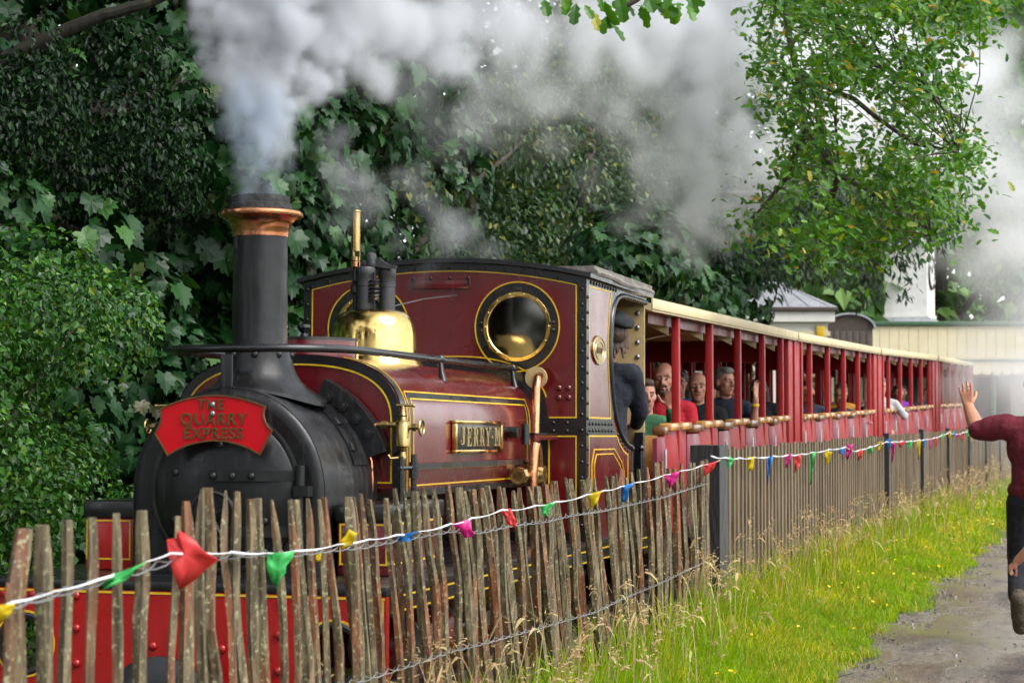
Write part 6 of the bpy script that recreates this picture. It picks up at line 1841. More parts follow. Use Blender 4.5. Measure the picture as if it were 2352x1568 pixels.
# ------------------------------------------------------------------ engine driver, back to us
root = empty('person', (-2.80, 11.86, 0.815))
tag(root, 'engine driver in dark overalls and black cap leaning at the cab opening, back turned', 'person')
body = MB()
hc = Vector((0.075, -0.04, 1.185))
R = rotm(math.pi + 0.5, 0.1)
add_head(body, hc, R, 1.0)
body.cap((0.01, 0.0, 1.0), 0.06, hc + Vector((0, 0.01, -0.06)), 0.052)
body.ell((0, 0.02, 0.82), (0.15, 0.10, 0.18))
body.ell((0, 0, 0.45), (0.15, 0.11, 0.14))
body.cap((0, 0, 0.45), 0.12, (0, 0.02, 0.80), 0.13)
for sx in (-1, 1):
    body.cap((sx * 0.09, 0, 0.42), 0.085, (sx * 0.10, 0.02, 0.05), 0.06)
    body.cap((sx * 0.10, 0.02, 0.05), 0.055, (sx * 0.10, 0.0, -0.20), 0.05)
    body.cap((sx * 0.17, 0.02, 0.92), 0.05, (sx * (.21 if sx > 0 else .27), 0.14, 0.70), 0.042)
    body.cap((sx * (.21 if sx > 0 else .27), 0.14, 0.70), 0.04, (sx * 0.14, 0.28, 0.62), 0.03)
    hand_pts(body, (sx * 0.14, 0.28, 0.62), (-sx * 0.4, 1, -0.1), (0, 0, -1), sx, 1.0, 0.5)
remeshed(body, 'body', ['skin'], root, 0.009, 2)
cl = MB()
cl.ell((0, 0.015, 0.83), (0.185, 0.125, 0.19))
cl.ell((0, 0.0, 0.48), (0.165, 0.135, 0.13))
cl.cap((0, 0, 0.47), 0.145, (0, 0.015, 0.80), 0.15)
cl.cap((-0.165, 0, 0.93), 0.07, (0.165, 0, 0.93), 0.07)
cl.cap((0, 0.0, 0.97), 0.085, (0, 0.015, 1.03), 0.068)
cl.ell((0, 0.0, 0.335), (0.168, 0.14, 0.09))
for sx in (-1, 1):
    cl.cap((sx * 0.175, 0.02, 0.93), 0.070, (sx * (.20 if sx > 0 else .27), 0.14, 0.70), 0.058)
    cl.cap((sx * (.20 if sx > 0 else .27), 0.14, 0.70), 0.056, (sx * 0.15, 0.26, 0.62), 0.042)
remeshed(cl, 'overall_jacket', ['cloth_overall'], root, 0.012, 3)
b = MB()
b.tube([(0.158 * math.cos(a), 0.135 * math.sin(a), 0.455 + 0.01 * math.sin(3 * a)) for a in [i * math.pi / 12 for i in range(24)]], 0.012, 8, closed=True)
b.build('waistband', 'cloth_overall', root)
tr = MB()
for sx in (-1, 1):
    tr.cap((sx * 0.085, 0, 0.40), 0.10, (sx * 0.10, 0.02, 0.05), 0.075)
    tr.cap((sx * 0.10, 0.02, 0.05), 0.07, (sx * 0.10, 0, -0.20), 0.065)
remeshed(tr, 'trousers', ['cloth_overall'], root, 0.014, 2)
hair(root, hc, R, 1.0, 'hair_brown', 'short')
b = MB()
for k in range(9):
    a = -0.06 + 0.015 * k
    b.cap(hc + R @ Vector((a, 0.062 - abs(a) * .35, 0.0)), 0.020, hc + R @ Vector((a * 1.25, 0.07 - abs(a) * .3, -0.10 - 0.03 * (k % 3))), 0.008)
remeshed(b, 'hair_strands', ['hair_brown'], root, 0.006, 1)
b = MB()
Rc = rotm(0, 0.1, 0.32)
b.ell(hc + Vector((0.01, -0.01, 0.085)), (0.128, 0.140, 0.055), 18, 10, 0, Rc)
b.ell(hc + Vector((0.045, -0.03, 0.062)), (0.095, 0.105, 0.030), 14, 8, 0, Rc)
b.lathe([(0.098, -0.02), (0.102, 0.03)], (0, 0, 0), 'z', 20, warp=lambda p: tuple(hc + R @ (Vector((0, 0.01, 0.062)) + Vector(p))))
remeshed(b, 'cap', ['cloth_black'], root, 0.008, 2)

# ------------------------------------------------------------------ man on the path, waving
MX, MY = -0.215, 12.90
root = empty('person', (MX, MY, float(ground_z(MX, MY)) + 0.035))
tag(root, 'man in a maroon t-shirt and dark jeans walking away and waving at the train', 'person')
body = MB()
hc = Vector((0.0, 0.05, 1.66))
R = rotm(math.pi + 0.35, 0)
add_head(body, hc, R, 1.05)
body.cap((0, 0.02, 1.46), 0.062, hc + Vector((0, 0, -0.07)), 0.056)
body.ell((0, 0.01, 1.26), (0.17, 0.115, 0.19))
body.ell((0, 0.0, 0.96), (0.165, 0.12, 0.14))
body.cap((0, 0, 0.95), 0.13, (0, 0.01, 1.25), 0.14)
LSH, LEL, LWR = Vector((-0.19, 0.0, 1.385)), Vector((-0.375, 0.05, 1.365)), Vector((-0.435, 0.20, 1.505))
body.cap((0, 0, 1.36), 0.09, LSH, 0.068)
body.cap(LSH, 0.066, LEL, 0.048)
body.cap(LEL, 0.052, LEL.lerp(LWR, 0.45), 0.050)
body.cap(LEL.lerp(LWR, 0.45), 0.050, LWR, 0.036)
hand_pts(body, LWR, (-0.16, 0.12, 1), (0.15, 1, 0), -1, 1.04, 0.08, 0.55, 0.35)
RSH, REL, RWR = Vector((0.205, 0.0, 1.40)), Vector((0.27, -0.06, 1.12)), Vector((0.28, 0.10, 0.92))
body.cap((0, 0, 1.36), 0.09, RSH, 0.066)
body.cap(RSH, 0.06, REL, 0.046)
body.cap(REL, 0.046, RWR, 0.031)
hand_pts(body, RWR, (0, 0.4, -1), (-1, 0, 0), 1, 1.05, 0.4)
LKN, LAN = Vector((-0.115, 0.05, 0.53)), Vector((-0.12, -0.23, 0.315))
RKN, RAN = Vector((0.105, 0.10, 0.50)), Vector((0.10, 0.02, 0.10))
for h, k, a in (((-0.09, 0, 0.93), LKN, LAN), ((0.09, 0, 0.93), RKN, RAN)):
    body.cap(h, 0.095, k, 0.062)
    body.cap(k, 0.06, a, 0.042)
body.cap(LAN, 0.040, (-0.115, -0.19, 0.15), 0.032)
body.cap(RAN, 0.045, (0.10, 0.15, 0.05), 0.04)
remeshed(body, 'body', ['skin_tan'], root, 0.0065, 2)
cl = MB()
cl.ell((0, 0.01, 1.25), (0.198, 0.145, 0.20))
cl.ell((0, 0.0, 0.98), (0.195, 0.155, 0.10))
cl.cap((0, 0, 0.99), 0.168, (0, 0.01, 1.24), 0.165)
cl.cap((-0.18, 0, 1.37), 0.082, (0.18, 0, 1.37), 0.082)
cl.cap((0, 0.0, 1.40), 0.10, (0, 0.01, 1.455), 0.075)
cl.cap(LSH, 0.086, LSH.lerp(LEL, 0.55), 0.080)
cl.cap(LSH.lerp(LEL, 0.5) + Vector((0, 0, -0.012)), 0.078, LSH.lerp(LEL, 0.97) + Vector((0, 0, -0.006)), 0.066)
cl.cap(RSH, 0.082, RSH.lerp(REL, 0.85), 0.070)
remeshed(cl, 't_shirt', ['cloth_maroon'], root, 0.010, 3)
tr = MB()
tr.ell((0, 0, 0.90), (0.178, 0.142, 0.12))
for h, k, a in (((-0.09, 0, 0.90), LKN, LAN), ((0.09, 0, 0.90), RKN, RAN)):
    tr.cap(h, 0.112, k, 0.084)
    tr.cap(k, 0.082, Vector(k).lerp(Vector(a), 0.92), 0.070)
remeshed(tr, 'jeans', ['cloth_denim'], root, 0.011, 3)
hair(root, hc, R, 1.05, 'hair_dark', 'short')
for (heel, toe, up) in ((LAN + Vector((0, -0.045, -0.005)), Vector((-0.112, -0.195, 0.135)), None), (RAN + Vector((0, -0.06, -0.04)), Vector((0.10, 0.21, 0.045)), None)):
    b = MB()
    b.cap(heel, 0.052, toe, 0.050)
    b.cap(heel + Vector((0, 0.04, 0.02)), 0.054, heel.lerp(toe, 0.7) + Vector((0, -0.01 if toe.x < 0 else 0.02, 0.015)), 0.056)
    sh_ = remeshed(b, 'shoe', ['boot_sole'], root, 0.009, 2)

# ------------------------------------------------------------------ child walking behind him
root = empty('person', (0.03, 11.32, float(ground_z(0.03, 11.32)) + 0.035))
tag(root, 'child in a purple top whose bare forearm swings into the picture at the right edge', 'person')
body = MB()
hc = Vector((0, 0.02, 1.10))
R = rotm(math.pi, 0)
add_head(body, hc, R, 0.92)
body.cap((0, 0.0, 0.93), 0.045, hc, 0.045)
body.ell((0, 0, 0.78), (0.115, 0.085, 0.14))
body.cap((0, 0, 0.56), 0.10, (0, 0, 0.78), 0.10)
S0, E0, W0 = Vector((-0.14, 0, 0.875)), Vector((-0.255, -0.02, 0.725)), Vector((-0.335, 0.02, 0.645))
body.cap((0, 0, .85), 0.06, S0, 0.045)
body.cap(S0, 0.042, E0, 0.036)
body.cap(E0, 0.036, W0, 0.025)
hand_pts(body, W0, (-0.7, 0.2, -0.7), (0.4, 0.3, -0.6), 1, 0.70, 1.0, 0.3, 0.2)
body.cap((0, 0, .85), 0.06, (0.14, 0, 0.87), 0.045)
body.cap((0.14, 0, 0.87), 0.042, (0.2, 0.06, 0.68), 0.035)
body.cap((0.2, 0.06, 0.68), 0.034, (0.18, 0.2, 0.62), 0.025)
hand_pts(body, (0.18, 0.2, 0.62), (0, 1, -0.2), (-1, 0, 0), 1, 0.72, 0.5)
for h, k, a, t_ in (((-0.06, 0, 0.54), (-0.07, 0.08, 0.30), (-0.07, 0.05, 0.07), (-0.07, 0.16, 0.035)), ((0.06, 0, 0.54), (0.07, 0.02, 0.30), (0.07, -0.12, 0.10), (0.07, -0.03, 0.035))):
    body.cap(h, 0.07, k, 0.05)
    body.cap(k, 0.048, a, 0.033)
    body.cap(a, 0.035, t_, 0.03)
remeshed(body, 'body', ['skin'], root, 0.0065, 2)
cl = MB()
cl.ell((0, 0, 0.77), (0.135, 0.105, 0.155))
cl.cap((0, 0, 0.58), 0.12, (0, 0, 0.77), 0.12)
cl.cap((-0.13, 0, 0.87), 0.058, (0.13, 0, 0.87), 0.058)
cl.cap(S0, 0.058, S0.lerp(E0, 0.85), 0.05)
cl.cap((0.14, 0, 0.87), 0.056, (0.19, 0.05, 0.72), 0.048)
remeshed(cl, 't_shirt', ['cloth_purple'], root, 0.009, 3)
tr = MB()
for h, k, a in (((-0.06, 0, 0.54), (-0.07, 0.08, 0.30), (-0.07, 0.05, 0.10)), ((0.06, 0, 0.54), (0.07, 0.02, 0.30), (0.07, -0.11, 0.13))):
    tr.cap(h, 0.082, k, 0.062)
    tr.cap(k, 0.060, a, 0.05)
remeshed(tr, 'trousers', ['cloth_navy'], root, 0.011, 2)
hair(root, hc, R, 0.92, 'hair_brown', 'short')
# ================================================================== fences
m, t, o = nt_new('chestnut_pale')
b = t.nodes.new('ShaderNodeBsdfPrincipled')
tc = t.nodes.new('ShaderNodeTexCoord')
oi = t.nodes.new('ShaderNodeObjectInfo')
va = N(t, 'ShaderNodeVectorMath', operation='ADD')
cb = t.nodes.new('ShaderNodeCombineXYZ')
ml = N(t, 'ShaderNodeMath', operation='MULTIPLY')
ml.inputs[1].default_value = 53.0
t.links.new(oi.outputs['Random'], ml.inputs[0])
for k in range(3):
    t.links.new(ml.outputs[0], cb.inputs[k])
t.links.new(tc.outputs['Object'], va.inputs[0])
t.links.new(cb.outputs[0], va.inputs[1])
mp = t.nodes.new('ShaderNodeMapping')
mp.inputs['Scale'].default_value = (1, 1, 0.10)
t.links.new(va.outputs[0], mp.inputs['Vector'])
n1 = N(t, 'ShaderNodeTexNoise', Scale=55.0, Detail=7.0, Roughness=0.7)
n2 = N(t, 'ShaderNodeTexNoise', Scale=9.0, Detail=5.0, Roughness=0.6)
n3 = N(t, 'ShaderNodeTexNoise', Scale=70.0, Detail=5.0, Roughness=0.65)
t.links.new(mp.outputs[0], n1.inputs['Vector'])
t.links.new(mp.outputs[0], n2.inputs['Vector'])
t.links.new(va.outputs[0], n3.inputs['Vector'])
c1 = ramp(t, n1.outputs['Fac'], [(0.30, (0.014, 0.010, 0.005)), (0.47, (0.075, 0.056, 0.026)), (0.70, (0.24, 0.19, 0.105))])
red = ramp(t, n2.outputs['Fac'], [(0.50, 0.0), (0.60, 0.8)])
mx = N(t, 'ShaderNodeMixRGB')
t.links.new(red, mx.inputs['Fac'])
t.links.new(c1, mx.inputs['Color1'])
rd = ramp(t, n1.outputs['Fac'], [(0.3, (0.04, 0.010, 0.004)), (0.7, (0.26, 0.070, 0.014))])
t.links.new(rd, mx.inputs['Color2'])
lic = ramp(t, n3.outputs['Fac'], [(0.57, 0.0), (0.62, 0.8)])
mx2 = N(t, 'ShaderNodeMixRGB')
t.links.new(lic, mx2.inputs['Fac'])
t.links.new(mx.outputs[0], mx2.inputs['Color1'])
mx2.inputs['Color2'].default_value = (0.30, 0.29, 0.16, 1)
t.links.new(mx2.outputs[0], b.inputs['Base Color'])
b.inputs['Roughness'].default_value = 0.62
bp = N(t, 'ShaderNodeBump', Strength=0.7, Distance=0.006)
t.links.new(n1.outputs['Fac'], bp.inputs['Height'])
t.links.new(bp.outputs[0], b.inputs['Normal'])
t.links.new(b.outputs[0], o.inputs['Surface'])
MATS['chestnut_pale'] = m
pmat('wire', (0.33, 0.33, 0.33), 0.4, 0.8, (0.2, 0.2, 0.2), scale=20)
pmat('wire_rust', (0.22, 0.16, 0.12), 0.6, 0.5, scale=20)

CF = empty('chestnut_paling_fence', (-2.1, 4.0, 0.15))
tag(CF, 'leaning rustic chestnut paling fence wired together in front of the locomotive', 'fence')
rnd = random.Random(3)
extra = [(2.55, 1.24, 11, 0.0), (2.68, 1.26, 12, 0.01), (2.80, 1.22, 11, 0.0), (2.93, 1.25, 13, 0.02), (3.05, 1.26, 10, 0.0), (3.18, 1.23, 12, 0.01), (3.31, 1.26, 12, 0.01), (3.44, 1.25, 11, 0.01)]
def pale(y, ztop, r, lean, dx=0.0):
    zb = 0.12
    xb = float(fence_x(y)) + dx
    r = max(0.014, r * 2.1 / 1000)
    n = rnd.choice((4, 5, 5, 6))
    ph = rnd.random() * 6.28
    rs = [r * rnd.uniform(0.75, 1.2) for _ in range(n)]
    kx, ky = rnd.uniform(-.010, .010), rnd.uniform(-.014, .014)
    k2, p2 = rnd.uniform(-.008, .008), rnd.uniform(0, 6)
    kink = rnd.uniform(0.3, 0.9) if rnd.random() < 0.25 else None
    V, F = [], []
    H = ztop - zb
    segs = [0, .1, .2, .3, .4, .5, .6, .7, .78, .85, .91, .955, .985, 1.0]
    tipr = rnd.uniform(0.35, 0.85)
    tipc = rnd.uniform(-0.35, 0.35)
    for f in segs:
        taper = 1.12 - 0.17 * f
        tr = 1.0 if f < 0.93 else 1 - (1 - tipr) * (f - 0.93) / 0.07
        cx_ = kx * math.sin(f * 3.1) + k2 * math.sin(f * 9 + p2)
        cy_ = ky * math.sin(f * 2.7 + 1) + k2 * math.cos(f * 8 + p2) + lean * (1 - f) * -1.0
        if kink and f > kink:
            cy_ += 0.010 * math.sin((f - kink) * 22)
        if f > 0.93:
            cy_ += tipc * r * (f - 0.93) / 0.07
        for j in range(n):
            a = ph + 2 * math.pi * j / n
            q = rs[j] * taper * tr * (1 + 0.12 * math.sin(f * 17 + j * 2 + p2))
            V.append((cx_ + q * math.cos(a) * 0.75, cy_ + q * math.sin(a), f * H))
    for i in range(len(segs) - 1):
        for j in range(n):
            j2 = (j + 1) % n
            F.append((i * n + j, i * n + j2, (i + 1) * n + j2, (i + 1) * n + j))
    b = MB()
    b.add(V, F, 0, False)
    b.add(V[-n:], [tuple(range(n))])
    me = b.mesh('pale', ['chestnut_pale'])
    o = link('pale', me, CF, (xb + 2.1, y - 4.0, zb - 0.15))
    return o
for (y, z, r, lean) in extra + PALES:
    pale(y, z, r, -lean, rnd.uniform(-.012, .012))
for y in (6.05, 6.5, 6.95, 7.36, 7.61, 7.86, 8.22, 8.5, 8.78, 8.93, 9.2, 9.5, 9.77, 10.17, 10.37, 10.7, 10.9, 11.1, 11.5, 11.68, 5.62, 5.2):
    la = float(np.interp(y, [p[0] for p in PALES], [p[3] for p in PALES]))
    pale(y, 1.10 + 0.1 * rnd.random(), rnd.uniform(7, 11), -la * rnd.uniform(0.8, 1.1), rnd.uniform(-.03, -.012))
def twist(path, name, mat, amp=0.012, wave=0.11):
    P = [Vector(p) for p in path]
    dense = []
    for a, c in zip(P[:-1], P[1:]):
        k = max(2, int((c - a).length / 0.03))
        for i in range(k):
            dense.append(a.lerp(c, i / k))
    dense.append(P[-1])
    b = MB()
    for ph in (0, math.pi):
        pts = []
        L = 0
        for i, p in enumerate(dense):
            if i:
                L += (p - dense[i - 1]).length
            w = 2 * math.pi * L / (wave * 2) + ph
            pts.append((p.x - 2.1 * 0 + amp * math.cos(w), p.y, p.z + amp * 0.7 * math.sin(w)))
        b.tube([(q[0] + 2.1, q[1] - 4.0, q[2] - 0.15) for q in pts], 0.0021, 5)
    b.build(name, mat, CF)
twist([(-2.06, 2.5, 1.12), (-2.06, 3.0, 1.115)] + WIRE_TOP, 'wire', 'wire')
twist([(-2.06, 2.5, 0.70), (-2.07, 4.0, 0.72)] + WIRE_LOW, 'wire', 'wire')

# post where the two fences meet, and the batten fence
pmat('tarred_post', (0.022, 0.022, 0.024), 0.45, 0, (0.012, 0.012, 0.013), scale=10, stretch=(1, 1, .2), bump=0.4, bscale=40)
pmat('batten', (0.185, 0.135, 0.075), 0.7, 0, (0.075, 0.054, 0.030), scale=18, stretch=(1, 1, 0.08), bump=0.4, bscale=50, dirt=(0.09, 0.075, 0.05), dirt_amt=0.7)
pmat('fence_rail', (0.16, 0.13, 0.09), 0.75, 0, (0.10, 0.08, 0.05), scale=14, stretch=(1, 0.1, 1))
PF = empty('batten_fence', (-2.15, 12.1, 0.15))
tag(PF, 'straight weathered batten fence with dark posts beside the carriages', 'fence')
DIR = Vector((0.037, 1, 0)).normalized()
NRM = Vector((1, -0.037, 0)).normalized()
def fbox(s0, s1, n0, n1, z0, z1, b, mat=0, mid=None):
    """box along the fence line: s distance, n offset towards the path; local to PF"""
    q = []
    for z in (z0 - 0.15, z1 - 0.15):
        for s_, n_ in ((s0, n0), (s1, n0), (s1, n1), (s0, n1)):
            p = DIR * s_ + NRM * n_
            q.append((p.x, p.y, z))
    b.add(q, [(3, 2, 1, 0), (4, 5, 6, 7), (0, 1, 5, 4), (1, 2, 6, 5), (2, 3, 7, 6), (3, 0, 4, 7)], mat)
b = MB()
fbox(-0.10, 0.16, -0.13, 0.055, 0.0, 1.305, b)
b.build('corner_post', 'tarred_post', PF)
post_s = [8.3, 11.5, 14.6, 17.7, 20.8, 23.9, 27.0, 30.1]
for s_ in post_s:
    b = MB()
    w_ = 0.045
    fbox(s_ - w_, s_ + w_, -0.02, 0.035 if w_ > .04 else 0.012, 0.0, 1.30 + 0.02 * rnd.random(), b)
    b.build('post', 'tarred_post', PF)
for z in (0.42, 1.08):
    b = MB()
    fbox(0.16, 32, -0.065, -0.03, z - 0.04, z + 0.04, b)
    b.build('rail', 'fence_rail', PF)
s_ = 0.21
k = 0
while s_ < 31:
    if not any(abs(s_ - q) < 0.075 for q in post_s):
        b = MB()
        wd = 0.025 + 0.005 * rnd.random()
        top_ = 1.265 + 0.025 * rnd.random()
        q = []
        ti = rnd.uniform(-.006, .006)
        for z, e in ((0.05, 0), (top_, 0.0)):
            for dx, dn in ((-wd, -.016), (wd, -.016), (wd, 0.0), (-wd, 0.0)):
                p = DIR * (s_ + dx + ti * (z > 1)) + NRM * (dn + rnd.uniform(-.002, .002))
                q.append((p.x, p.y, z - 0.15))
        b.add(q, [(3, 2, 1, 0), (4, 5, 6, 7), (0, 1, 5, 4), (1, 2, 6, 5), (2, 3, 7, 6), (3, 0, 4, 7)])
        b.build('batten', 'batten', PF, sharp=0)
    s_ += 0.135 * rnd.uniform(0.94, 1.06)
    k += 1

# ================================================================== bunting
pmat('string', (0.72, 0.72, 0.74), 0.6, 0, (0.55, 0.55, 0.58), scale=30)
BC = {'yellow': (0.80, 0.62, 0.01), 'green': (0.10, 0.66, 0.18), 'red': (0.85, 0.075, 0.07), 'blue': (0.04, 0.26, 0.68), 'pink': (0.85, 0.04, 0.36)}
for k, c in BC.items():
    m, t, o = nt_new('flag_' + k)
    b = N(t, 'ShaderNodeBsdfPrincipled', Roughness=0.35)
    n1 = N(t, 'ShaderNodeTexNoise', Scale=14.0, Detail=3.0)
    tc = t.nodes.new('ShaderNodeTexCoord')
    t.links.new(tc.outputs['Object'], n1.inputs['Vector'])
    cc = ramp(t, n1.outputs['Fac'], [(0.3, tuple(x * 0.75 for x in c)), (0.7, c)])
    t.links.new(cc, b.inputs['Base Color'])
    tr = t.nodes.new('ShaderNodeBsdfTranslucent')
    t.links.new(cc, tr.inputs['Color'])
    mx = N(t, 'ShaderNodeMixShader')
    mx.inputs[0].default_value = 0.45
    t.links.new(b.outputs[0], mx.inputs[1])
    t.links.new(tr.outputs[0], mx.inputs[2])
    t.links.new(mx.outputs[0], o.inputs['Surface'])
    MATS['flag_' + k] = m

def flag(col, quad, parent, org):
    """crumpled plastic pennant: fan of small folds over its outline"""
    P = [Vector(p) - org for p in quad]
    c = sum(P, Vector()) / len(P)
    size = max((p - c).length for p in P)
    b = MB()
    ring = []
    for i in range(len(P)):
        a, d = P[i], P[(i + 1) % len(P)]
        for f in (0, .34, .67):
            q = a.lerp(d, f)
            if f:
                q = q + Vector((0, rnd.uniform(-.3, .3) * size, 0)) + (c - q) * rnd.uniform(-0.05, 0.10)
            ring.append(q)
    mid = [c.lerp(q, 0.55) + Vector((0, rnd.uniform(-.18, .18) * size, 0)) for q in ring]
    n = len(ring)
    V = [c + Vector((0, rnd.uniform(-.3, .3) * size, 0))] + mid + ring
    F = []
    for i in range(n):
        j = (i + 1) % n
        F += [(0, 1 + i, 1 + j), (1 + i, 1 + n + i, 1 + n + j), (1 + i, 1 + n + j, 1 + j)]
    b.add(V, F, 0, True)
    me = b.mesh('flag', ['flag_' + col])
    o = link('flag', me, parent)
    md = o.modifiers.new('thickness', 'SOLIDIFY')
    md.thickness = 0.0012
    o['label'] = col + ' plastic pennant'

def ribbon_string(path, parent, org, r):
    P = [Vector(p) - org for p in path]
    dense = []
    for a, c in zip(P[:-1], P[1:]):
        k = max(3, int((c - a).length / 0.05))
        for i in range(k):
            f = i / k
            q = a.lerp(c, f)
            q.z -= 0.008 * math.sin(math.pi * f) * min(1, (c - a).length * 2)
            dense.append(q)
    dense.append(P[-1])
    b = MB()
    b.tube(dense, [r * (1 + 0.45 * math.sin(i * 0.8)) for i in range(len(dense))], 5)
    b.build('string', 'string', parent)
BA = empty('bunting', STRING_A[0])
tag(BA, 'string of coloured pennants tied along the leaning chestnut fence', 'bunting', 'bunting strings on the fences')
ribbon_string(STRING_A, BA, Vector(STRING_A[0]), 0.0026)
BB = empty('bunting', STRING_B[0])
tag(BB, 'string of coloured pennants along the straight batten fence', 'bunting', 'bunting strings on the fences')
ribbon_string(STRING_B, BB, Vector(STRING_B[0]), 0.0045)
for i, (col, q) in enumerate(FLAGS):
    par = BA if i < 14 else BB
    flag(col, q, par, Vector(STRING_A[0]) if i < 14 else Vector(STRING_B[0]))
# ================================================================== station buildings behind
pmat('white_wall', (0.72, 0.71, 0.66), 0.6, 0, (0.62, 0.60, 0.54), scale=2, dirt=(0.45, 0.42, 0.35), dirt_amt=0.35)
pmat('cream_wall', (0.62, 0.55, 0.36), 0.6, 0, (0.55, 0.48, 0.30), scale=2, dirt=(0.4, 0.33, 0.2), dirt_amt=0.3)
pmat('green_gutter', (0.055, 0.12, 0.065), 0.4)
pmat('slate', (0.30, 0.31, 0.33), 0.35, 0, (0.2, 0.21, 0.22), scale=5)
pmat('brown_boards', (0.055, 0.035, 0.024), 0.6, 0, (0.03, 0.02, 0.014), scale=8)
pmat('clock_face', (0.65, 0.65, 0.62), 0.4)
YAWR = rad(15.96)
# platform canopy
can = empty('station_canopy', (-6.03, 58.54, 0.6), (0, 0, YAWR))
tag(can, 'cream station canopy with green gutter and scalloped valance beyond the train', 'canopy')
b = MB()
b.box((0, 0, 2.50), (11.5, 0.08, 3.50))
b.build('fascia', 'cream_wall', can)
for i in range(40):
    b = MB()
    b.box((i * 0.287 + 0.008, -0.012, 2.53), (i * 0.287 + 0.279, 0.0, 3.48))
    b.build('board', 'cream_wall', can)
b = MB()
b.box((-0.15, -0.10, 3.50), (11.6, 0.12, 3.63), 0, 0.02)
b.box((-0.05, -0.03, 2.44), (11.55, 0.10, 2.50))
b.build('gutter', 'green_gutter', can)
for i in range(38):
    b = MB()
    x = i * 0.30
    b.prism([(x, 2.44), (x, 2.16)] + [(x + 0.15 - 0.15 * math.cos(a), 2.16 - 0.12 * math.sin(a)) for a in (0.5, 1.0, 1.57, 2.1, 2.6)] + [(x + 0.295, 2.16), (x + 0.295, 2.44)], 0.0, 0.03, 'xz')
    b.build('valance_board', 'cream_wall', can)
b = MB()
b.box((0, 0.1, 3.45), (11.5, 6, 3.52))
b.build('roof', 'slate', can)
for x in (0.4, 4.0, 7.6, 11.2):
    b = MB()
    b.tube([(x, 0.25, -0.6), (x, 0.25, 2.6)], 0.07, 10)
    b.tube([(x, 0.25, 1.9), (x + 0.5, 0.25, 2.45)], 0.03, 6)
    b.build('column', 'green_gutter', can)
b = MB()
b.box((-0.5, 5.8, -0.7), (11.5, 6.0, 3.4))
bw = b.build('back_wall', 'cream_wall', can)
for x in (1.5, 4.5, 7.5):
    b = MB()
    b.box((x, 5.76, 0.4), (x + 1.4, 5.80, 2.1))
    b.build('window', 'brown_boards', bw)
# clock turret
tw = empty('clock_turret', (-4.86, 62.2, 4.12), (0, 0, YAWR - rad(22)))
tag(tw, 'white square clock turret rising above the station canopy', 'turret')
b = MB()
b.prism([(-0.66, -0.66), (0.66, -0.66), (0.66, 0.66), (-0.66, 0.66)], 0.42, 2.6, 'xy')
b.prism([(-0.70, -0.70), (0.70, -0.70), (0.70, 0.70), (-0.70, 0.70)], 0.36, 0.44, 'xy')
b.build('wall', 'white_wall', tw)
b = MB()
V = [(-1.0, -1.0, 0), (1.0, -1.0, 0), (1.0, 1.0, 0), (-1.0, 1.0, 0), (-.69, -.69, .36), (.69, -.69, .36), (.69, .69, .36), (-.69, .69, .36)]
b.add(V, [(0, 1, 5, 4), (1, 2, 6, 5), (2, 3, 7, 6), (3, 0, 4, 7), (3, 2, 1, 0)])
b.build('skirt_roof', 'slate', tw)
b = MB()
b.add([(-.85, -.85, 2.6), (.85, -.85, 2.6), (.85, .85, 2.6), (-.85, .85, 2.6), (0, 0, 3.3)], [(0, 1, 4), (1, 2, 4), (2, 3, 4), (3, 0, 4), (3, 2, 1, 0)])
b.build('roof', 'slate', tw)
for ax, c, rot in (('x', (0.66, 0, 1.75), None), ('y', (0, -0.66, 2.15), None)):
    if ax == 'y':
        continue
    cf = empty('clock', c, parent=tw)
    b = MB()
    b.lathe([(0.001, 0.03), (0.50, 0.03), (0.50, 0.0)], (0, 0, 0), 'x', 32)
    b.build('dial', 'clock_face', cf)
    b = MB()
    b.tube([(0.035, 0.50 * math.cos(a), 0.50 * math.sin(a)) for a in [i * math.pi / 16 for i in range(32)]], 0.035, 6, closed=True)
    for k in range(12):
        a = k * math.pi / 6
        b.tube([(0.034, 0.38 * math.cos(a), 0.38 * math.sin(a)), (0.034, 0.45 * math.cos(a), 0.45 * math.sin(a))], 0.016, 5)
    b.build('rim', 'black_paint', cf)
    b = MB()
    b.tube([(0.04, 0, 0), (0.04, 0.12, 0.25)], 0.018, 5)
    b.tube([(0.04, 0, 0), (0.04, -0.30, 0.20)], 0.014, 5)
    b.build('hand', 'black_paint', cf)
# small white building
wbld = empty('white_hut', (-5.63, 48.25, 0.3), (0, 0, YAWR))
tag(wbld, 'small white rendered building with hipped slate roof behind the carriages', 'building')
b = MB()
b.box((-4.2, 0, -0.4), (-0.12, 3.5, 3.45))
b.build('wall', 'white_wall', wbld)
b = MB()
b.box((-4.35, -0.15, 3.45), (0.03, 3.65, 3.70))
b.build('fascia', 'white_wall', wbld)
b = MB()
b.box((-4.25, -0.05, 3.10), (-0.07, -0.001, 3.22))
b.build('band', 'cream_wall', wbld)
b = MB()
b.box((-4.4, -0.22, 3.70), (0.10, 3.7, 3.80), 0, 0.02)
b.build('gutter', 'brown_boards', wbld)
b = MB()
b.add([(-4.4, -0.22, 3.801), (0.10, -0.22, 3.801), (0.10, 3.7, 3.801), (-4.4, 3.7, 3.801), (-2.8, 1.74, 4.55), (-1.1, 1.74, 4.55)], [(0, 1, 5, 4), (1, 2, 5), (2, 3, 4, 5), (3, 0, 4)])
rf = b.build('roof', 'slate', wbld)
for k in range(9):
    b = MB()
    x = -4.1 + k * 0.5
    t_ = (4.55 - 3.8)
    xm = max(-2.8, min(-1.1, x))
    b.tube([(x, -0.2, 3.815), (x + (xm - x), 1.74, 4.56)], 0.02, 5)
    b.build('seam', 'zinc', rf)
b = MB()
b.box((-0.42, -0.1, 3.0), (-0.2, -0.0, 3.35), 0, 0.03)
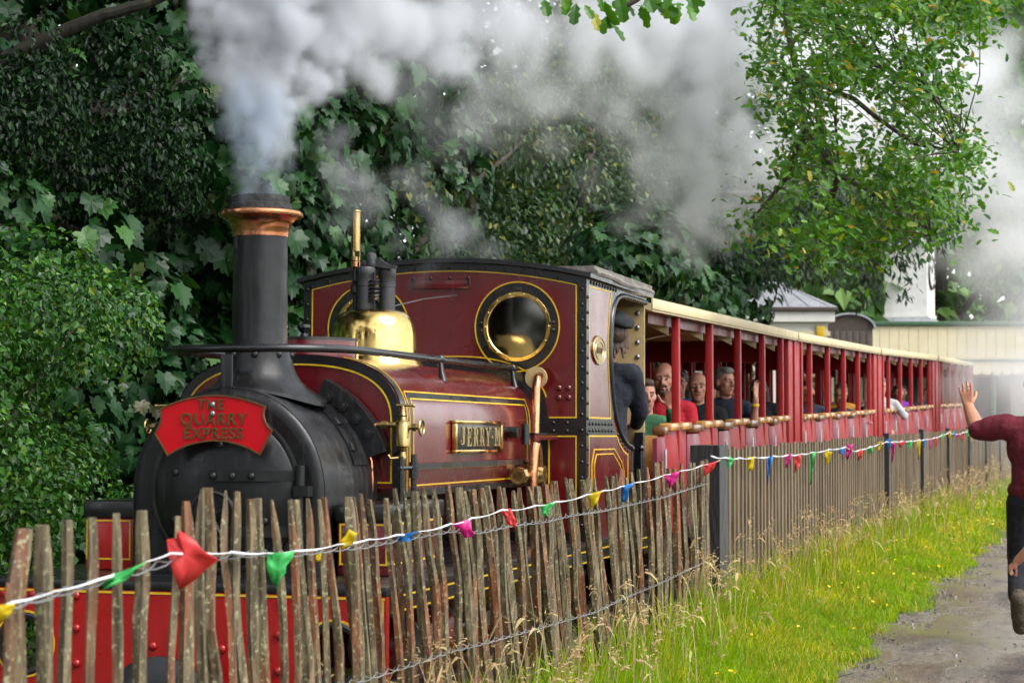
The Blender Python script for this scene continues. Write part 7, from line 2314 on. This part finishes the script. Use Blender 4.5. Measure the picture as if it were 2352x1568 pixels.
b.build('lamp', 'lining_yellow', wbld)
# brown van body with arched roof
van = empty('brown_goods_van', (-5.68, 52.4, 0.3), (0, 0, YAWR))
tag(van, 'dark brown goods van with arched roof standing between hut and canopy', 'van')
pr = [(-0.62, 0.3), (0.62, 0.3), (0.62, 3.45)] + [(0.62 * math.cos(a), 3.45 + 0.36 * math.sin(a)) for a in np.linspace(0, math.pi, 13)[1:-1]] + [(-0.62, 3.45)]
b = MB()
b.prism(pr, 0, 3.2, 'xz')
b.build('body', 'brown_boards', van)
for k in range(7):
    b = MB()
    b.box((-0.60 + k * 0.173, -0.02, 0.4), (-0.60 + k * 0.173 + 0.16, 0.0, 3.4), 0, 0.005)
    b.build('board', 'brown_boards', van)
b = MB()
ro = [(0.70 * math.cos(a), 3.46 + 0.42 * math.sin(a)) for a in np.linspace(0, math.pi, 15)]
ri = [(0.65 * math.cos(a), 3.46 + 0.37 * math.sin(a)) for a in np.linspace(math.pi, 0, 15)]
b.prism(ro + ri, -0.1, 3.3, 'xz')
b.build('roof', 'slate', van)
b = MB()
b.box((0.12, -0.04, 2.75), (0.42, -0.02, 3.02))
b.build('notice', 'white_wall', van)
b = MB()
b.lathe([(0.05, 0), (0.05, 3.5), (0.16, 3.55), (0.18, 3.7), (0.05, 3.85), (0.001, 3.87)], (-1.0, -0.6, 0), 'z', 12)
lp = b.build('lamp_post', 'cream_wall')
lp.location = van.location
tag(lp, 'cream capped lamp post beside the brown goods van', 'lamp post')

# ================================================================== trees
def fan(outline, fold=0.12, cup=0.10):
    """leaf from an outline (x, y) with y along the tip: centre vertex plus rim, folded on the midrib"""
    c = np.mean(outline, axis=0)
    V = [(0, c[1] * 0.9, 0.0)]
    for x, y in outline:
        V.append((x, y, fold * abs(x) - cup * (y - c[1]) ** 2))
    n = len(outline)
    return np.array(V), np.array([[0, 1 + i, 1 + (i + 1) % n] for i in range(n)])
_h = [(0.0, 0.04), (0.16, -0.08), (0.36, -0.08), (0.37, 0.10), (0.57, 0.28), (0.44, 0.36), (0.47, 0.60), (0.27, 0.58), (0.24, 0.80), (0.12, 0.80), (0.0, 1.0)]
SYC_T, SYC_F = fan(np.array(_h + [(-x, y) for x, y in _h[-2:0:-1]]), 0.16, 0.35)
_h = [(0.0, 0.0), (0.09, 0.15), (0.22, 0.30), (0.15, 0.42), (0.28, 0.60), (0.18, 0.72), (0.20, 0.90), (0.0, 1.0)]
OAK_T, OAK_F = fan(np.array(_h + [(-x, y) for x, y in _h[-2:0:-1]]), 0.2, 0.2)
SML_T = np.array([(0, 0, 0), (0.30, 0.5, 0.08), (0, 1.0, -0.06), (-0.30, 0.5, 0.08)])
SML_F = np.array([[0, 1, 2], [0, 2, 3]])
LOB_T = np.array([(0, 0, 0), (0.42, 0.35, 0.1), (0.25, 0.62, 0.05), (0, 1.0, -0.08), (-0.25, 0.62, 0.05), (-0.42, 0.35, 0.1)])
LOB_F = np.array([[0, 1, 2], [0, 2, 3], [0, 3, 4], [0, 4, 5]])
SPR_T = np.array([(0, 0, 0), (0.14, 0.45, 0.03), (0, 1.0, -0.1), (-0.14, 0.45, 0.03)])

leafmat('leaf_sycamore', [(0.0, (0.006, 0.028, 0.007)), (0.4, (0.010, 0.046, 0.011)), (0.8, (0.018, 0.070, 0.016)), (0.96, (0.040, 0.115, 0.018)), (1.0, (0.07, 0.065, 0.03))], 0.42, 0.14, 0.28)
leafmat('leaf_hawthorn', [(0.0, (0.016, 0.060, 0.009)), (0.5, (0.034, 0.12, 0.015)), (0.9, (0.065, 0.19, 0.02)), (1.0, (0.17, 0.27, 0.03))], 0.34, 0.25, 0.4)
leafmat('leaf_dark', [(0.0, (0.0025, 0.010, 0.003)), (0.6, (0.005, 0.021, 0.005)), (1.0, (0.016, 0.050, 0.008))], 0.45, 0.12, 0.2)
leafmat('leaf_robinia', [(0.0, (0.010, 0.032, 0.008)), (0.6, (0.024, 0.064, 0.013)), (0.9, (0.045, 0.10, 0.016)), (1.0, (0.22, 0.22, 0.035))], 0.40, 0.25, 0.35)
leafmat('leaf_oak', [(0.0, (0.024, 0.090, 0.010)), (0.5, (0.055, 0.170, 0.014)), (0.94, (0.10, 0.235, 0.018)), (0.98, (0.34, 0.33, 0.03)), (1.0, (0.40, 0.24, 0.04))], 0.38, 0.40, 0.35)
leafmat('leaf_conifer', [(0.0, (0.012, 0.03, 0.016)), (1.0, (0.035, 0.065, 0.028))], 0.5, 0.1, 0.3)
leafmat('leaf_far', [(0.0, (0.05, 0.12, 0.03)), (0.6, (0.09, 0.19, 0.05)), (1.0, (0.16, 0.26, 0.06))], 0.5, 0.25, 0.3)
barkmat('bark', (0.055, 0.042, 0.030), (0.02, 0.015, 0.011), (0.09, 0.075, 0.05))
barkmat('bark_moss', (0.014, 0.013, 0.006), (0.006, 0.005, 0.003), (0.05, 0.05, 0.012))

def lobe_pts(lobes, n, rng, thick=0.22, cull=None):
    L = np.array(lobes, float)
    A = (L[:, 3] * L[:, 4] + L[:, 4] * L[:, 5] + L[:, 3] * L[:, 5])
    i = rng.choice(len(L), n, p=A / A.sum())
    d = rng.normal(0, 1, (n, 3))
    d /= np.linalg.norm(d, axis=1, keepdims=True)
    rr = 1 - np.abs(rng.normal(0, thick, n))
    pos = L[i, :3] + d * L[i, 3:] * rr[:, None]
    nr = d / L[i, 3:]
    nr /= np.linalg.norm(nr, axis=1, keepdims=True)
    k = pos[:, 2] > 0.05
    if cull is not None:
        k &= (d @ np.array(cull)) > -0.35
    return pos[k], nr[k]

def foliage(lobes, n, tmpl, tris, s0, s1, rng, thick=0.22, cull=None, rand=0.5, upb=0.35, droop=1.0):
    pos, nr = lobe_pts(lobes, n, rng, thick, cull)
    k = len(pos)
    nrm = nr + np.array([0, 0, upb]) + rng.normal(0, rand, (k, 3))
    tip = np.array([0, 0, -droop]) + nr * 0.45 + rng.normal(0, 0.35, (k, 3))
    return scatter_leaves(tmpl, tris, pos, nrm, tip, s0 + (s1 - s0) * rng.random(k), rng)

def limb(pts, r0, r1, parent, org, mat='bark', name='limb', n=9):
    P = [Vector(p) - Vector(org) for p in pts]
    dense = []
    for i in range(len(P) - 1):
        for f in (0, .33, .67):
            q = P[i].lerp(P[i + 1], f)
            q += Vector((random.uniform(-1, 1), random.uniform(-1, 1), random.uniform(-1, 1))) * 0.02 * (P[i + 1] - P[i]).length
            dense.append(q)
    dense.append(P[-1])
    k = len(dense)
    b = MB()
    b.tube(dense, [r0 + (r1 - r0) * i / (k - 1) for i in range(k)], n)
    return b.build(name, mat, parent)

def tree(name, label, base, trunk, limbs, crowns, mat, cat='tree', group=None, trunk_r=0.2, bark='bark'):
    """crowns: list of (V, T, R) pieces merged into one crown; trunk and limbs as tubes"""
    root = empty(name, base)
    tag(root, label, cat, group)
    tk = limb(trunk, trunk_r, trunk_r * 0.55, root, base, bark, 'trunk', 12)
    for l in limbs:
        limb(l, trunk_r * 0.42, trunk_r * 0.1, root, base, bark)
    V, T, R_ = merge(crowns)
    c = link('crown', raw_mesh('crown', V - np.array(base), T, [mat], R_), root)
    c['kind'] = 'stuff'
    return root

R1 = np.random.default_rng(11)
VIEW = (0.55, -0.8, 0.25)
def rlobes(n, x, y, z, r, rng, flat=1.0):
    out = []
    for _ in range(n):
        q = r[0] + (r[1] - r[0]) * rng.random()
        out.append((x[0] + (x[1] - x[0]) * rng.random(), y[0] + (y[1] - y[0]) * rng.random(), z[0] + (z[1] - z[0]) * rng.random(), q * (0.7 + 0.5 * rng.random()), q * (0.8 + 0.6 * rng.random()), q * flat * (0.7 + 0.5 * rng.random())))
    return out

# --- sycamore hanging over the line behind the locomotive
l_near = [l for l in rlobes(74, (-6.6, -5.7), (9.6, 18.5), (0.4, 5.2), (0.40, 0.80), R1) if not (l[1] < 12.2 and l[2] > 2.9)]
l_far = rlobes(40, (-8.0, -7.0), (8.5, 20), (0.3, 7), (0.7, 1.2), R1)
l_top = rlobes(46, (-8.0, -3.6), (5.0, 20), (6.2, 9.0), (0.9, 1.6), R1, 0.7)  # unseen upper crown over the track, put in to shade the foliage below
crowns = [foliage(l_near, 17000, SYC_T, SYC_F, 0.08, 0.17, R1, 0.15, VIEW, 0.38),
          foliage(l_far, 9000, SYC_T, SYC_F, 0.14, 0.22, R1, 0.2, VIEW, 0.5),
          foliage(l_top, 21000, LOB_T, LOB_F, 0.16, 0.26, R1, 0.3, None, 0.6)]
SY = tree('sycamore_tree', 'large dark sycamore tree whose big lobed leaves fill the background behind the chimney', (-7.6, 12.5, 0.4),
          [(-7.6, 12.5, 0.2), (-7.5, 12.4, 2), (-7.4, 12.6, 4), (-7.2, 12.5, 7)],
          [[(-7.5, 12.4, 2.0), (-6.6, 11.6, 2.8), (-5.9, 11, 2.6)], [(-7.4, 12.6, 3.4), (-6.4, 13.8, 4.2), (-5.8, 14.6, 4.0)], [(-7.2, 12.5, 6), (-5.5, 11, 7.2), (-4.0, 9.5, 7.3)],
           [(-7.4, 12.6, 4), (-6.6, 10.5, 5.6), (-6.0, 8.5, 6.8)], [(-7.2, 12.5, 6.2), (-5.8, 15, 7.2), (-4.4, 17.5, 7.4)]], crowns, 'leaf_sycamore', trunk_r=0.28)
# the large leaves one can pick out, each its own object
me = raw_mesh('leaf', SYC_T, SYC_F, ['leaf_sycamore'], np.zeros(len(SYC_F)))
pos, nr = lobe_pts([l for l in l_near if l[1] < 16.5 and l[2] < 4.3], 1400, R1, 0.04, VIEW)
score = (nr @ np.array(VIEW))
order = np.argsort(-score)[:300]
for i in order:
    n_ = Vector(nr[i] + np.array([0.25, -0.25, 0.35]) + R1.normal(0, 0.3, 3)).normalized()
    tdir = Vector(np.array([0, 0, -1.0]) + nr[i] * 0.5 + R1.normal(0, 0.3, 3))
    tdir = (tdir - n_ * tdir.dot(n_)).normalized()
    s_ = tdir.cross(n_)
    M = Matrix((s_, tdir, n_)).transposed().to_4x4()
    sc = 0.14 + 0.08 * R1.random()
    o = link('leaf', me, SY)
    o.matrix_local = Matrix.Translation(Vector(pos[i]) + n_ * 0.05 - Vector(SY.location)) @ M @ Matrix.Scale(sc, 4)
# low twig of the same tree reaching into the top of the picture
limb([(-5.4, 11.0, 7.2), (-3.6, 9.0, 6.4), (-2.0, 7.6, 4.9)] + TOPBR, 0.05, 0.005, SY, SY.location, 'bark', 'low_branch')
P = np.array(TOPLV)
V, T, R_ = scatter_leaves(OAK_T, OAK_F, P, R1.normal(0, .5, (len(P), 3)) + np.array([.2, -1, .3]), R1.normal(0, .4, (len(P), 3)) + np.array([.25, 0, -1]), 0.06 + 0.05 * R1.random(len(P)), R1)
raw = raw_mesh('low_leaves', V - np.array(SY.location), T, ['leaf_oak'], R_ * 0.85)
link('low_leaves', raw, SY)['kind'] = 'stuff'

# --- hawthorn bush, left
lo = rlobes(60, (-5.9, -5.0), (7.4, 10.0), (0.25, 2.25), (0.14, 0.38), R1)
lo2 = rlobes(22, (-6.5, -5.8), (7.2, 10.6), (0.2, 2.2), (0.4, 0.6), R1)
tree('hawthorn_bush', 'bright green small leaved hawthorn bush left of the smokebox', (-5.8, 8.8, 0.3), [(-5.8, 8.8, 0.1), (-5.75, 8.8, 0.9), (-5.7, 8.7, 1.8)],
     [[(-5.75, 8.8, 0.7), (-5.5, 8.2, 1.4), (-5.3, 7.8, 1.9)], [(-5.75, 8.8, 0.8), (-5.4, 9.3, 1.5), (-5.2, 9.6, 2.0)]],
     [foliage(lo, 42000, LOB_T, LOB_F, 0.022, 0.052, R1, 0.2, VIEW, 0.55, 0.5, 0.6), foliage(lo2, 9000, LOB_T, LOB_F, 0.05, 0.08, R1, 0.2, VIEW)], 'leaf_hawthorn', 'bush', trunk_r=0.07)
# --- privet-leaved dark tree above it
lo = rlobes(60, (-6.3, -5.6), (7.6, 12.6), (2.95, 3.65), (0.18, 0.38), R1)
lo2 = rlobes(30, (-8.0, -7.2), (7.0, 13), (3.0, 5.6), (0.5, 0.9), R1)
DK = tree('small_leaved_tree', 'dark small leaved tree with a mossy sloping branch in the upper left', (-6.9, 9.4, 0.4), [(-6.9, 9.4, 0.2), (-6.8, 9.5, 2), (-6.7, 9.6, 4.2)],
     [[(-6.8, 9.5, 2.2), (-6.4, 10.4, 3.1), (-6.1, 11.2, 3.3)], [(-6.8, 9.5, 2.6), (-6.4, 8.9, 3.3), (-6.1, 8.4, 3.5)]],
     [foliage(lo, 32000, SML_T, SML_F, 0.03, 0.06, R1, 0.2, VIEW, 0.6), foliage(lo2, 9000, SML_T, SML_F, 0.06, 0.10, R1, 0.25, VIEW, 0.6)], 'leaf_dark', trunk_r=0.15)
limb(MOSSBR, 0.050, 0.028, DK, DK.location, 'bark_moss', 'mossy_branch')
# --- dark trees that close the background along the line
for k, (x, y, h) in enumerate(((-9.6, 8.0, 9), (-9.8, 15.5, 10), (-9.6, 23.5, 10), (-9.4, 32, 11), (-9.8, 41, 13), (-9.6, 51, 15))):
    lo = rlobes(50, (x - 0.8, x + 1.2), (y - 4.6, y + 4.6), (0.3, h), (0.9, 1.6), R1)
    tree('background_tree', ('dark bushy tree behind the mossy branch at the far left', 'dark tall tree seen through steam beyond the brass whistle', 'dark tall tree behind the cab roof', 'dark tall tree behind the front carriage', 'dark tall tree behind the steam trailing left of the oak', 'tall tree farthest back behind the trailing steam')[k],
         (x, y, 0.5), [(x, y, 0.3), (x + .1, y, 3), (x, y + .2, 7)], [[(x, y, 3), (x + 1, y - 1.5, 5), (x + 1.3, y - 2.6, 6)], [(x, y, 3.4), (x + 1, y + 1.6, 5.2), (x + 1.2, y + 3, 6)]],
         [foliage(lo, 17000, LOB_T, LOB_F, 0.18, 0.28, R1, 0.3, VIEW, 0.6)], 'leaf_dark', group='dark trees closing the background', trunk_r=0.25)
# --- feathery robinias behind the cab and first carriage
for k, (x, y, zt, lab) in enumerate(((-6.6, 19.0, 5.6, 'feathery light tipped tree behind the cab roof amid the steam'), (-6.4, 25.5, 6.4, 'feathery leaved tree behind the front carriage roof'))):
    lo = rlobes(56, (x - 0.5, x + 1.1), (y - 3.4, y + 3.4), (1.2, zt), (0.4, 0.8), R1)
    tree('robinia_tree', lab, (x - .4, y, 0.4), [(x - .4, y, 0.2), (x - .3, y, 2.4), (x - .2, y, 4.6)],
         [[(x - .3, y, 2.2), (x + .3, y - 1.4, 3.6), (x + .6, y - 2.4, 4.1)], [(x - .3, y, 2.6), (x + .3, y + 1.4, 4.0), (x + .6, y + 2.4, 4.6)]],
         [foliage(lo, 22000, SML_T, SML_F, 0.07, 0.12, R1, 0.22, VIEW, 0.6)], 'leaf_robinia', group='feathery trees along the line', trunk_r=0.14)
lo = rlobes(26, (-5.3, -4.6), (20.5, 30), (2.5, 3.9), (0.35, 0.6), R1) + rlobes(20, (-5.6, -5.0), (20, 31), (0.4, 2.6), (0.5, 0.8), R1)
tree('maple_tree', 'glossy broad leaved tree hanging low over the front carriage roof', (-5.9, 25.0, 0.4), [(-5.9, 25, 0.2), (-5.8, 25, 1.8), (-5.5, 25.2, 3.4)],
     [[(-5.8, 25, 1.6), (-5.3, 23, 3.0), (-5.0, 21.6, 3.4)], [(-5.8, 25, 1.8), (-5.2, 27, 3.0), (-4.9, 28.6, 3.5)]],
     [foliage(lo, 7500, SYC_T, SYC_F, 0.12, 0.20, R1, 0.18, VIEW, 0.4)], 'leaf_sycamore', trunk_r=0.13)
# --- oak reaching over the train
OKB = (-6.4, 20.6, 0.4)
P = np.repeat(np.array(OAK), 46, 0)
P = P + R1.normal(0, 1, P.shape) * np.array([0.12, 0.2, 0.085]) * np.repeat(0.6 + 0.9 * R1.random(len(OAK)), 46)[:, None]
k = len(P)
crowns = [scatter_leaves(OAK_T, OAK_F, P, R1.normal(0, .6, (k, 3)) + np.array([.25, -.35, .8]), R1.normal(0, .7, (k, 3)) + np.array([0.2, 0, -.55]), 0.05 + 0.05 * R1.random(k), R1)]
OK = tree('oak_tree', 'oak tree with bright yellow tipped sprays arching over the carriages at upper right', OKB, [OKB, (-6.4, 20.6, 3.2), (-6.2, 20.4, 7.1)], OAK_LIMBS, crowns, 'leaf_oak', trunk_r=0.085)
LP = [Vector(p) for l in OAK_LIMBS for a, c in zip(l[:-1], l[1:]) for p in (Vector(a), Vector(a).lerp(Vector(c), .33), Vector(a).lerp(Vector(c), .67), Vector(c))]
b = MB()
for p in OAK:
    p = Vector(p)
    q = min(LP, key=lambda v: (v - p).length)
    if (q - p).length < 1.4:
        mid = q.lerp(p, 0.5) + Vector((random.uniform(-.1, .1), random.uniform(-.1, .1), random.uniform(0, .18)))
        b.tube([q - Vector(OKB), mid - Vector(OKB), p - Vector(OKB)], [0.007, 0.005, 0.003], 4)
tw_ = b.build('twigs', 'bark', OK)
tw_['kind'] = 'stuff'
# --- conifer with drooping sprays
CN = []
for k in range(150):
    u = R1.random()
    x = -6.5 + 4.6 * u + R1.normal(0, .2)
    y = 27 + 4 * R1.random()
    CN.append((x, y, 3.75 + 0.9 * R1.random() + 0.35 * (1 - u) + (0.25 * math.sin(u * 14)) + 0.45 * max(0, u - 0.45) / 0.55, ))
CN = np.array(CN)
P = np.repeat(CN, 60, 0)
dz = R1.random(len(P))
P = P + np.stack([R1.normal(0, .14, len(P)) * (1 - .6 * dz), R1.normal(0, .2, len(P)), -0.75 * dz], 1)
crowns = [scatter_leaves(SPR_T, SML_F, P, R1.normal(0, .6, (len(P), 3)) + np.array([.3, -.6, .3]), R1.normal(0, .3, (len(P), 3)) + np.array([0.1, 0, -1.0]), 0.10 + 0.10 * R1.random(len(P)), R1)]
tree('conifer_tree', 'grey green conifer with drooping sprays above the carriage roofs and white hut', (-7.2, 29, 0.4), [(-7.2, 29, 0.2), (-7.2, 29, 3), (-7.1, 29, 6.5)],
     [[(-7.2, 29, 3.8), (-5.8, 28.8, 4.5), (-4.2, 28.6, 4.6), (-2.4, 28.6, 4.3)], [(-7.2, 29, 4.2), (-5.8, 29.8, 4.9), (-4.0, 30, 4.9), (-2.8, 30, 4.7)], [(-7.2, 29, 3.4), (-6.2, 27.8, 4.2), (-5.0, 27.2, 4.3)]], crowns, 'leaf_conifer', trunk_r=0.2)
# --- far trees beyond the station
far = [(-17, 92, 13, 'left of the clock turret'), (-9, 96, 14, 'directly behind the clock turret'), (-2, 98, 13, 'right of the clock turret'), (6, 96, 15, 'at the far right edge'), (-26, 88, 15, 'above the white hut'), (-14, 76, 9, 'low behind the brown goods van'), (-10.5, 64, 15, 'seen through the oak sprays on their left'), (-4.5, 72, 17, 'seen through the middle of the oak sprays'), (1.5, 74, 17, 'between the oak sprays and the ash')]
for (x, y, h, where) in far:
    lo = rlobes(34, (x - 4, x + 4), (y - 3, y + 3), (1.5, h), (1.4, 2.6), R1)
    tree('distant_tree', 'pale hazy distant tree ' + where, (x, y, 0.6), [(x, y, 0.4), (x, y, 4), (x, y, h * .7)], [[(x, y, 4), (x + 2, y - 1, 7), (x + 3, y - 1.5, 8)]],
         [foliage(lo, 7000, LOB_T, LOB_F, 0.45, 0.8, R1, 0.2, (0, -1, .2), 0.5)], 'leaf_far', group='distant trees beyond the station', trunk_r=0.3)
# --- tree on the right leaning in over the path
lo = rlobes(30, (-2.6, 3.5), (38, 44), (6.2, 12), (0.7, 1.3), R1) + rlobes(14, (-1.8, 2.5), (38, 42), (4.6, 7), (0.5, 0.9), R1)
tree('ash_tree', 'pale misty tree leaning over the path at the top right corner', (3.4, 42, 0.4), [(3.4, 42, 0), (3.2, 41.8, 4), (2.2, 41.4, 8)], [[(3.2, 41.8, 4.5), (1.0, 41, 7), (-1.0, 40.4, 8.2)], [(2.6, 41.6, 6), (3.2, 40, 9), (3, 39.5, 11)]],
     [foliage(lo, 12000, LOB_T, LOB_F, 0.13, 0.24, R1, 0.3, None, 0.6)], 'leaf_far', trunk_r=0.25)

# --- trees standing behind the photographer, mirrored darkly in the paintwork
for k, (x, y, h) in enumerate(((-11, -9, 10), (-4.5, -13, 11), (2.5, -14, 10))):
    lo = rlobes(36, (x - 3.4, x + 3.4), (y - 2, y + 2), (0.8, h), (1.0, 1.9), R1)
    tree('background_tree', ('bushy tree behind the viewpoint on the railway side', 'bushy tree directly behind the viewpoint', 'bushy tree behind the viewpoint on the path side')[k], (x, y, 0.2), [(x, y, 0), (x, y, 3), (x, y, 7)], [[(x, y, 3), (x + 1.5, y + .6, 5), (x + 2, y + 1, 6)]],
         [foliage(lo, 6000, LOB_T, LOB_F, 0.25, 0.42, R1, 0.3, (0, 1, .2), 0.6)], 'leaf_dark', trunk_r=0.25)

# ================================================================== steam
def steam_material(name, col, aniso, dens):
    m, t, o = nt_new(name)
    v = t.nodes.new('ShaderNodeVolumePrincipled')
    v.inputs['Color'].default_value = rgba(col)
    v.inputs['Density'].default_value = dens
    v.inputs['Density Attribute'].default_value = 'density'
    v.inputs['Anisotropy'].default_value = aniso
    t.links.new(v.outputs[0], o.inputs['Volume'])
    MATS[name] = m
    return m

def steam(name, label, puffs, voxel, mat, rng, sub, rsub, warp, nscale, detail_lo, detail_hi, soft=0.35, stretch=(1, 1, 1)):
    """billowing steam: many small puffs around the given ones, broken up by noise, filled as a density grid"""
    pts, rs, ds = [], [], []
    for (x, y, z, r, d) in puffs:
        k = sub
        v = rng.normal(0, 1, (k, 3))
        v /= np.linalg.norm(v, axis=1, keepdims=True)
        q = np.array([x, y, z]) + v * (r * 0.62 * rng.random((k, 1)) ** 0.4)
        pts.append(q)
        rs.append(r * (rsub[0] + (rsub[1] - rsub[0]) * rng.random(k)))
        ds.append(np.full(k, d) * (0.75 + 0.5 * rng.random(k)))
    pts, rs, ds = np.concatenate(pts), np.concatenate(rs), np.concatenate(ds)
    me = bpy.data.meshes.new(name)
    me.vertices.add(len(pts))
    me.vertices.foreach_set('co', pts.astype(np.float32).ravel())
    for an, av in (('rad', rs), ('den', ds)):
        a = me.attributes.new(an, 'FLOAT', 'POINT')
        a.data.foreach_set('value', av.astype(np.float32))
    me.materials.append(mat)
    o = link(name, me)
    pad = rs.max() * 1.15
    lo_, hi_ = pts.min(0) - pad, pts.max(0) + pad
    ng = bpy.data.node_groups.new(name, 'GeometryNodeTree')
    ng.interface.new_socket('Geometry', in_out='INPUT', socket_type='NodeSocketGeometry')
    ng.interface.new_socket('Geometry', in_out='OUTPUT', socket_type='NodeSocketGeometry')
    L = ng.links.new
    gi, go = ng.nodes.new('NodeGroupInput'), ng.nodes.new('NodeGroupOutput')
    ps = ng.nodes.new('GeometryNodeInputPosition')
    nz = ng.nodes.new('ShaderNodeTexNoise')
    nz.inputs['Scale'].default_value = nscale
    nz.inputs['Detail'].default_value = 5.0
    nz.inputs['Roughness'].default_value = 0.58
    st_ = ng.nodes.new('ShaderNodeVectorMath'); st_.operation = 'MULTIPLY'
    st_.inputs[1].default_value = stretch
    L(ps.outputs[0], st_.inputs[0])
    L(st_.outputs[0], nz.inputs['Vector'])
    sb_ = ng.nodes.new('ShaderNodeVectorMath'); sb_.operation = 'SUBTRACT'
    sb_.inputs[1].default_value = (0.5, 0.5, 0.5)
    L(nz.outputs['Color'], sb_.inputs[0])
    sc_ = ng.nodes.new('ShaderNodeVectorMath'); sc_.operation = 'SCALE'
    sc_.inputs['Scale'].default_value = warp
    L(sb_.outputs[0], sc_.inputs[0])
    wp = ng.nodes.new('ShaderNodeVectorMath'); wp.operation = 'ADD'
    L(ps.outputs[0], wp.inputs[0])
    L(sc_.outputs[0], wp.inputs[1])
    sn = ng.nodes.new('GeometryNodeSampleNearest')
    sn.domain = 'POINT'
    L(gi.outputs[0], sn.inputs['Geometry'])
    L(wp.outputs[0], sn.inputs['Sample Position'])
    def samp(dt, field):
        s = ng.nodes.new('GeometryNodeSampleIndex')
        s.data_type = dt
        s.domain = 'POINT'
        L(gi.outputs[0], s.inputs['Geometry'])
        L(field, s.inputs['Value'])
        L(sn.outputs[0], s.inputs['Index'])
        return s.outputs[0]
    def named(nm):
        a = ng.nodes.new('GeometryNodeInputNamedAttribute')
        a.data_type = 'FLOAT'
        a.inputs['Name'].default_value = nm
        return a.outputs[0]
    p2 = ng.nodes.new('GeometryNodeInputPosition')
    sp, sr, sd = samp('FLOAT_VECTOR', p2.outputs[0]), samp('FLOAT', named('rad')), samp('FLOAT', named('den'))
    di = ng.nodes.new('ShaderNodeVectorMath'); di.operation = 'DISTANCE'
    L(wp.outputs[0], di.inputs[0])
    L(sp, di.inputs[1])
    dv = ng.nodes.new('ShaderNodeMath'); dv.operation = 'DIVIDE'
    L(di.outputs['Value'], dv.inputs[0])
    L(sr, dv.inputs[1])
    mr = ng.nodes.new('ShaderNodeMapRange')
    mr.interpolation_type = 'SMOOTHSTEP'
    mr.inputs['From Min'].default_value = 1.0
    mr.inputs['From Max'].default_value = soft
    L(dv.outputs[0], mr.inputs['Value'])
    n2 = ng.nodes.new('ShaderNodeTexNoise')
    n2.inputs['Scale'].default_value = nscale * 1.6
    n2.inputs['Detail'].default_value = 4.0
    L(st_.outputs[0], n2.inputs['Vector'])
    m2 = ng.nodes.new('ShaderNodeMapRange')
    m2.inputs['From Min'].default_value = detail_lo
    m2.inputs['From Max'].default_value = detail_hi
    m2.inputs['To Min'].default_value = 0.12
    m2.inputs['To Max'].default_value = 1.25
    L(n2.outputs['Fac'], m2.inputs['Value'])
    k1 = ng.nodes.new('ShaderNodeMath'); k1.operation = 'MULTIPLY'
    L(mr.outputs[0], k1.inputs[0])
    L(m2.outputs[0], k1.inputs[1])
    k2 = ng.nodes.new('ShaderNodeMath'); k2.operation = 'MULTIPLY'
    L(k1.outputs[0], k2.inputs[0])
    L(sd, k2.inputs[1])
    vc = ng.nodes.new('GeometryNodeVolumeCube')
    vc.inputs['Min'].default_value = lo_
    vc.inputs['Max'].default_value = hi_
    for ax, nm in enumerate(('Resolution X', 'Resolution Y', 'Resolution Z')):
        vc.inputs[nm].default_value = int((hi_[ax] - lo_[ax]) / voxel)
    L(k2.outputs[0], vc.inputs['Density'])
    sm = ng.nodes.new('GeometryNodeSetMaterial')
    sm.inputs['Material'].default_value = mat
    L(vc.outputs[0], sm.inputs['Geometry'])
    L(sm.outputs[0], go.inputs[0])
    md = o.modifiers.new('steam', 'NODES')
    md.node_group = ng
    tag(o, label, 'steam', kind='stuff')
    return o
RS = np.random.default_rng(21)
SMOKE = steam_material('chimney_smoke', (0.60, 0.69, 0.80), 0.1, 1.0)
STEAM = steam_material('steam', (0.72, 0.745, 0.785), 0.15, 1.0)
VEIL = steam_material('steam_veil', (0.765, 0.785, 0.81), 0.15, 1.0)
steam('chimney_smoke', 'thin blue grey smoke rushing out of the chimney top', JET, 0.02, SMOKE, RS, 10, (0.5, 0.78), 0.12, 6.0, 0.42, 0.60, 0.1, (1, 1, 0.3))
steam('steam_column', 'dense grey white steam column billowing above the chimney', COLUMN, 0.024, STEAM, RS, 14, (0.38, 0.60), 0.30, 3.6, 0.36, 0.58, 0.38, (1, 1, 0.7))
steam('steam_trail', 'broken grey steam trailing back over the cab and front carriage', PUFFS, 0.05, VEIL, RS, 10, (0.42, 0.66), 0.34, 2.2, 0.36, 0.62, 0.25)
steam('steam_drift', 'thin grey steam drifting over the rear carriages and trees on the right', DRIFT, 0.14,
      steam_material('steam_thin', (0.93, 0.935, 0.94), 0.2, 1.0), RS, 8, (0.5, 0.8), 1.1, 0.5, 0.30, 0.70, 0.1)
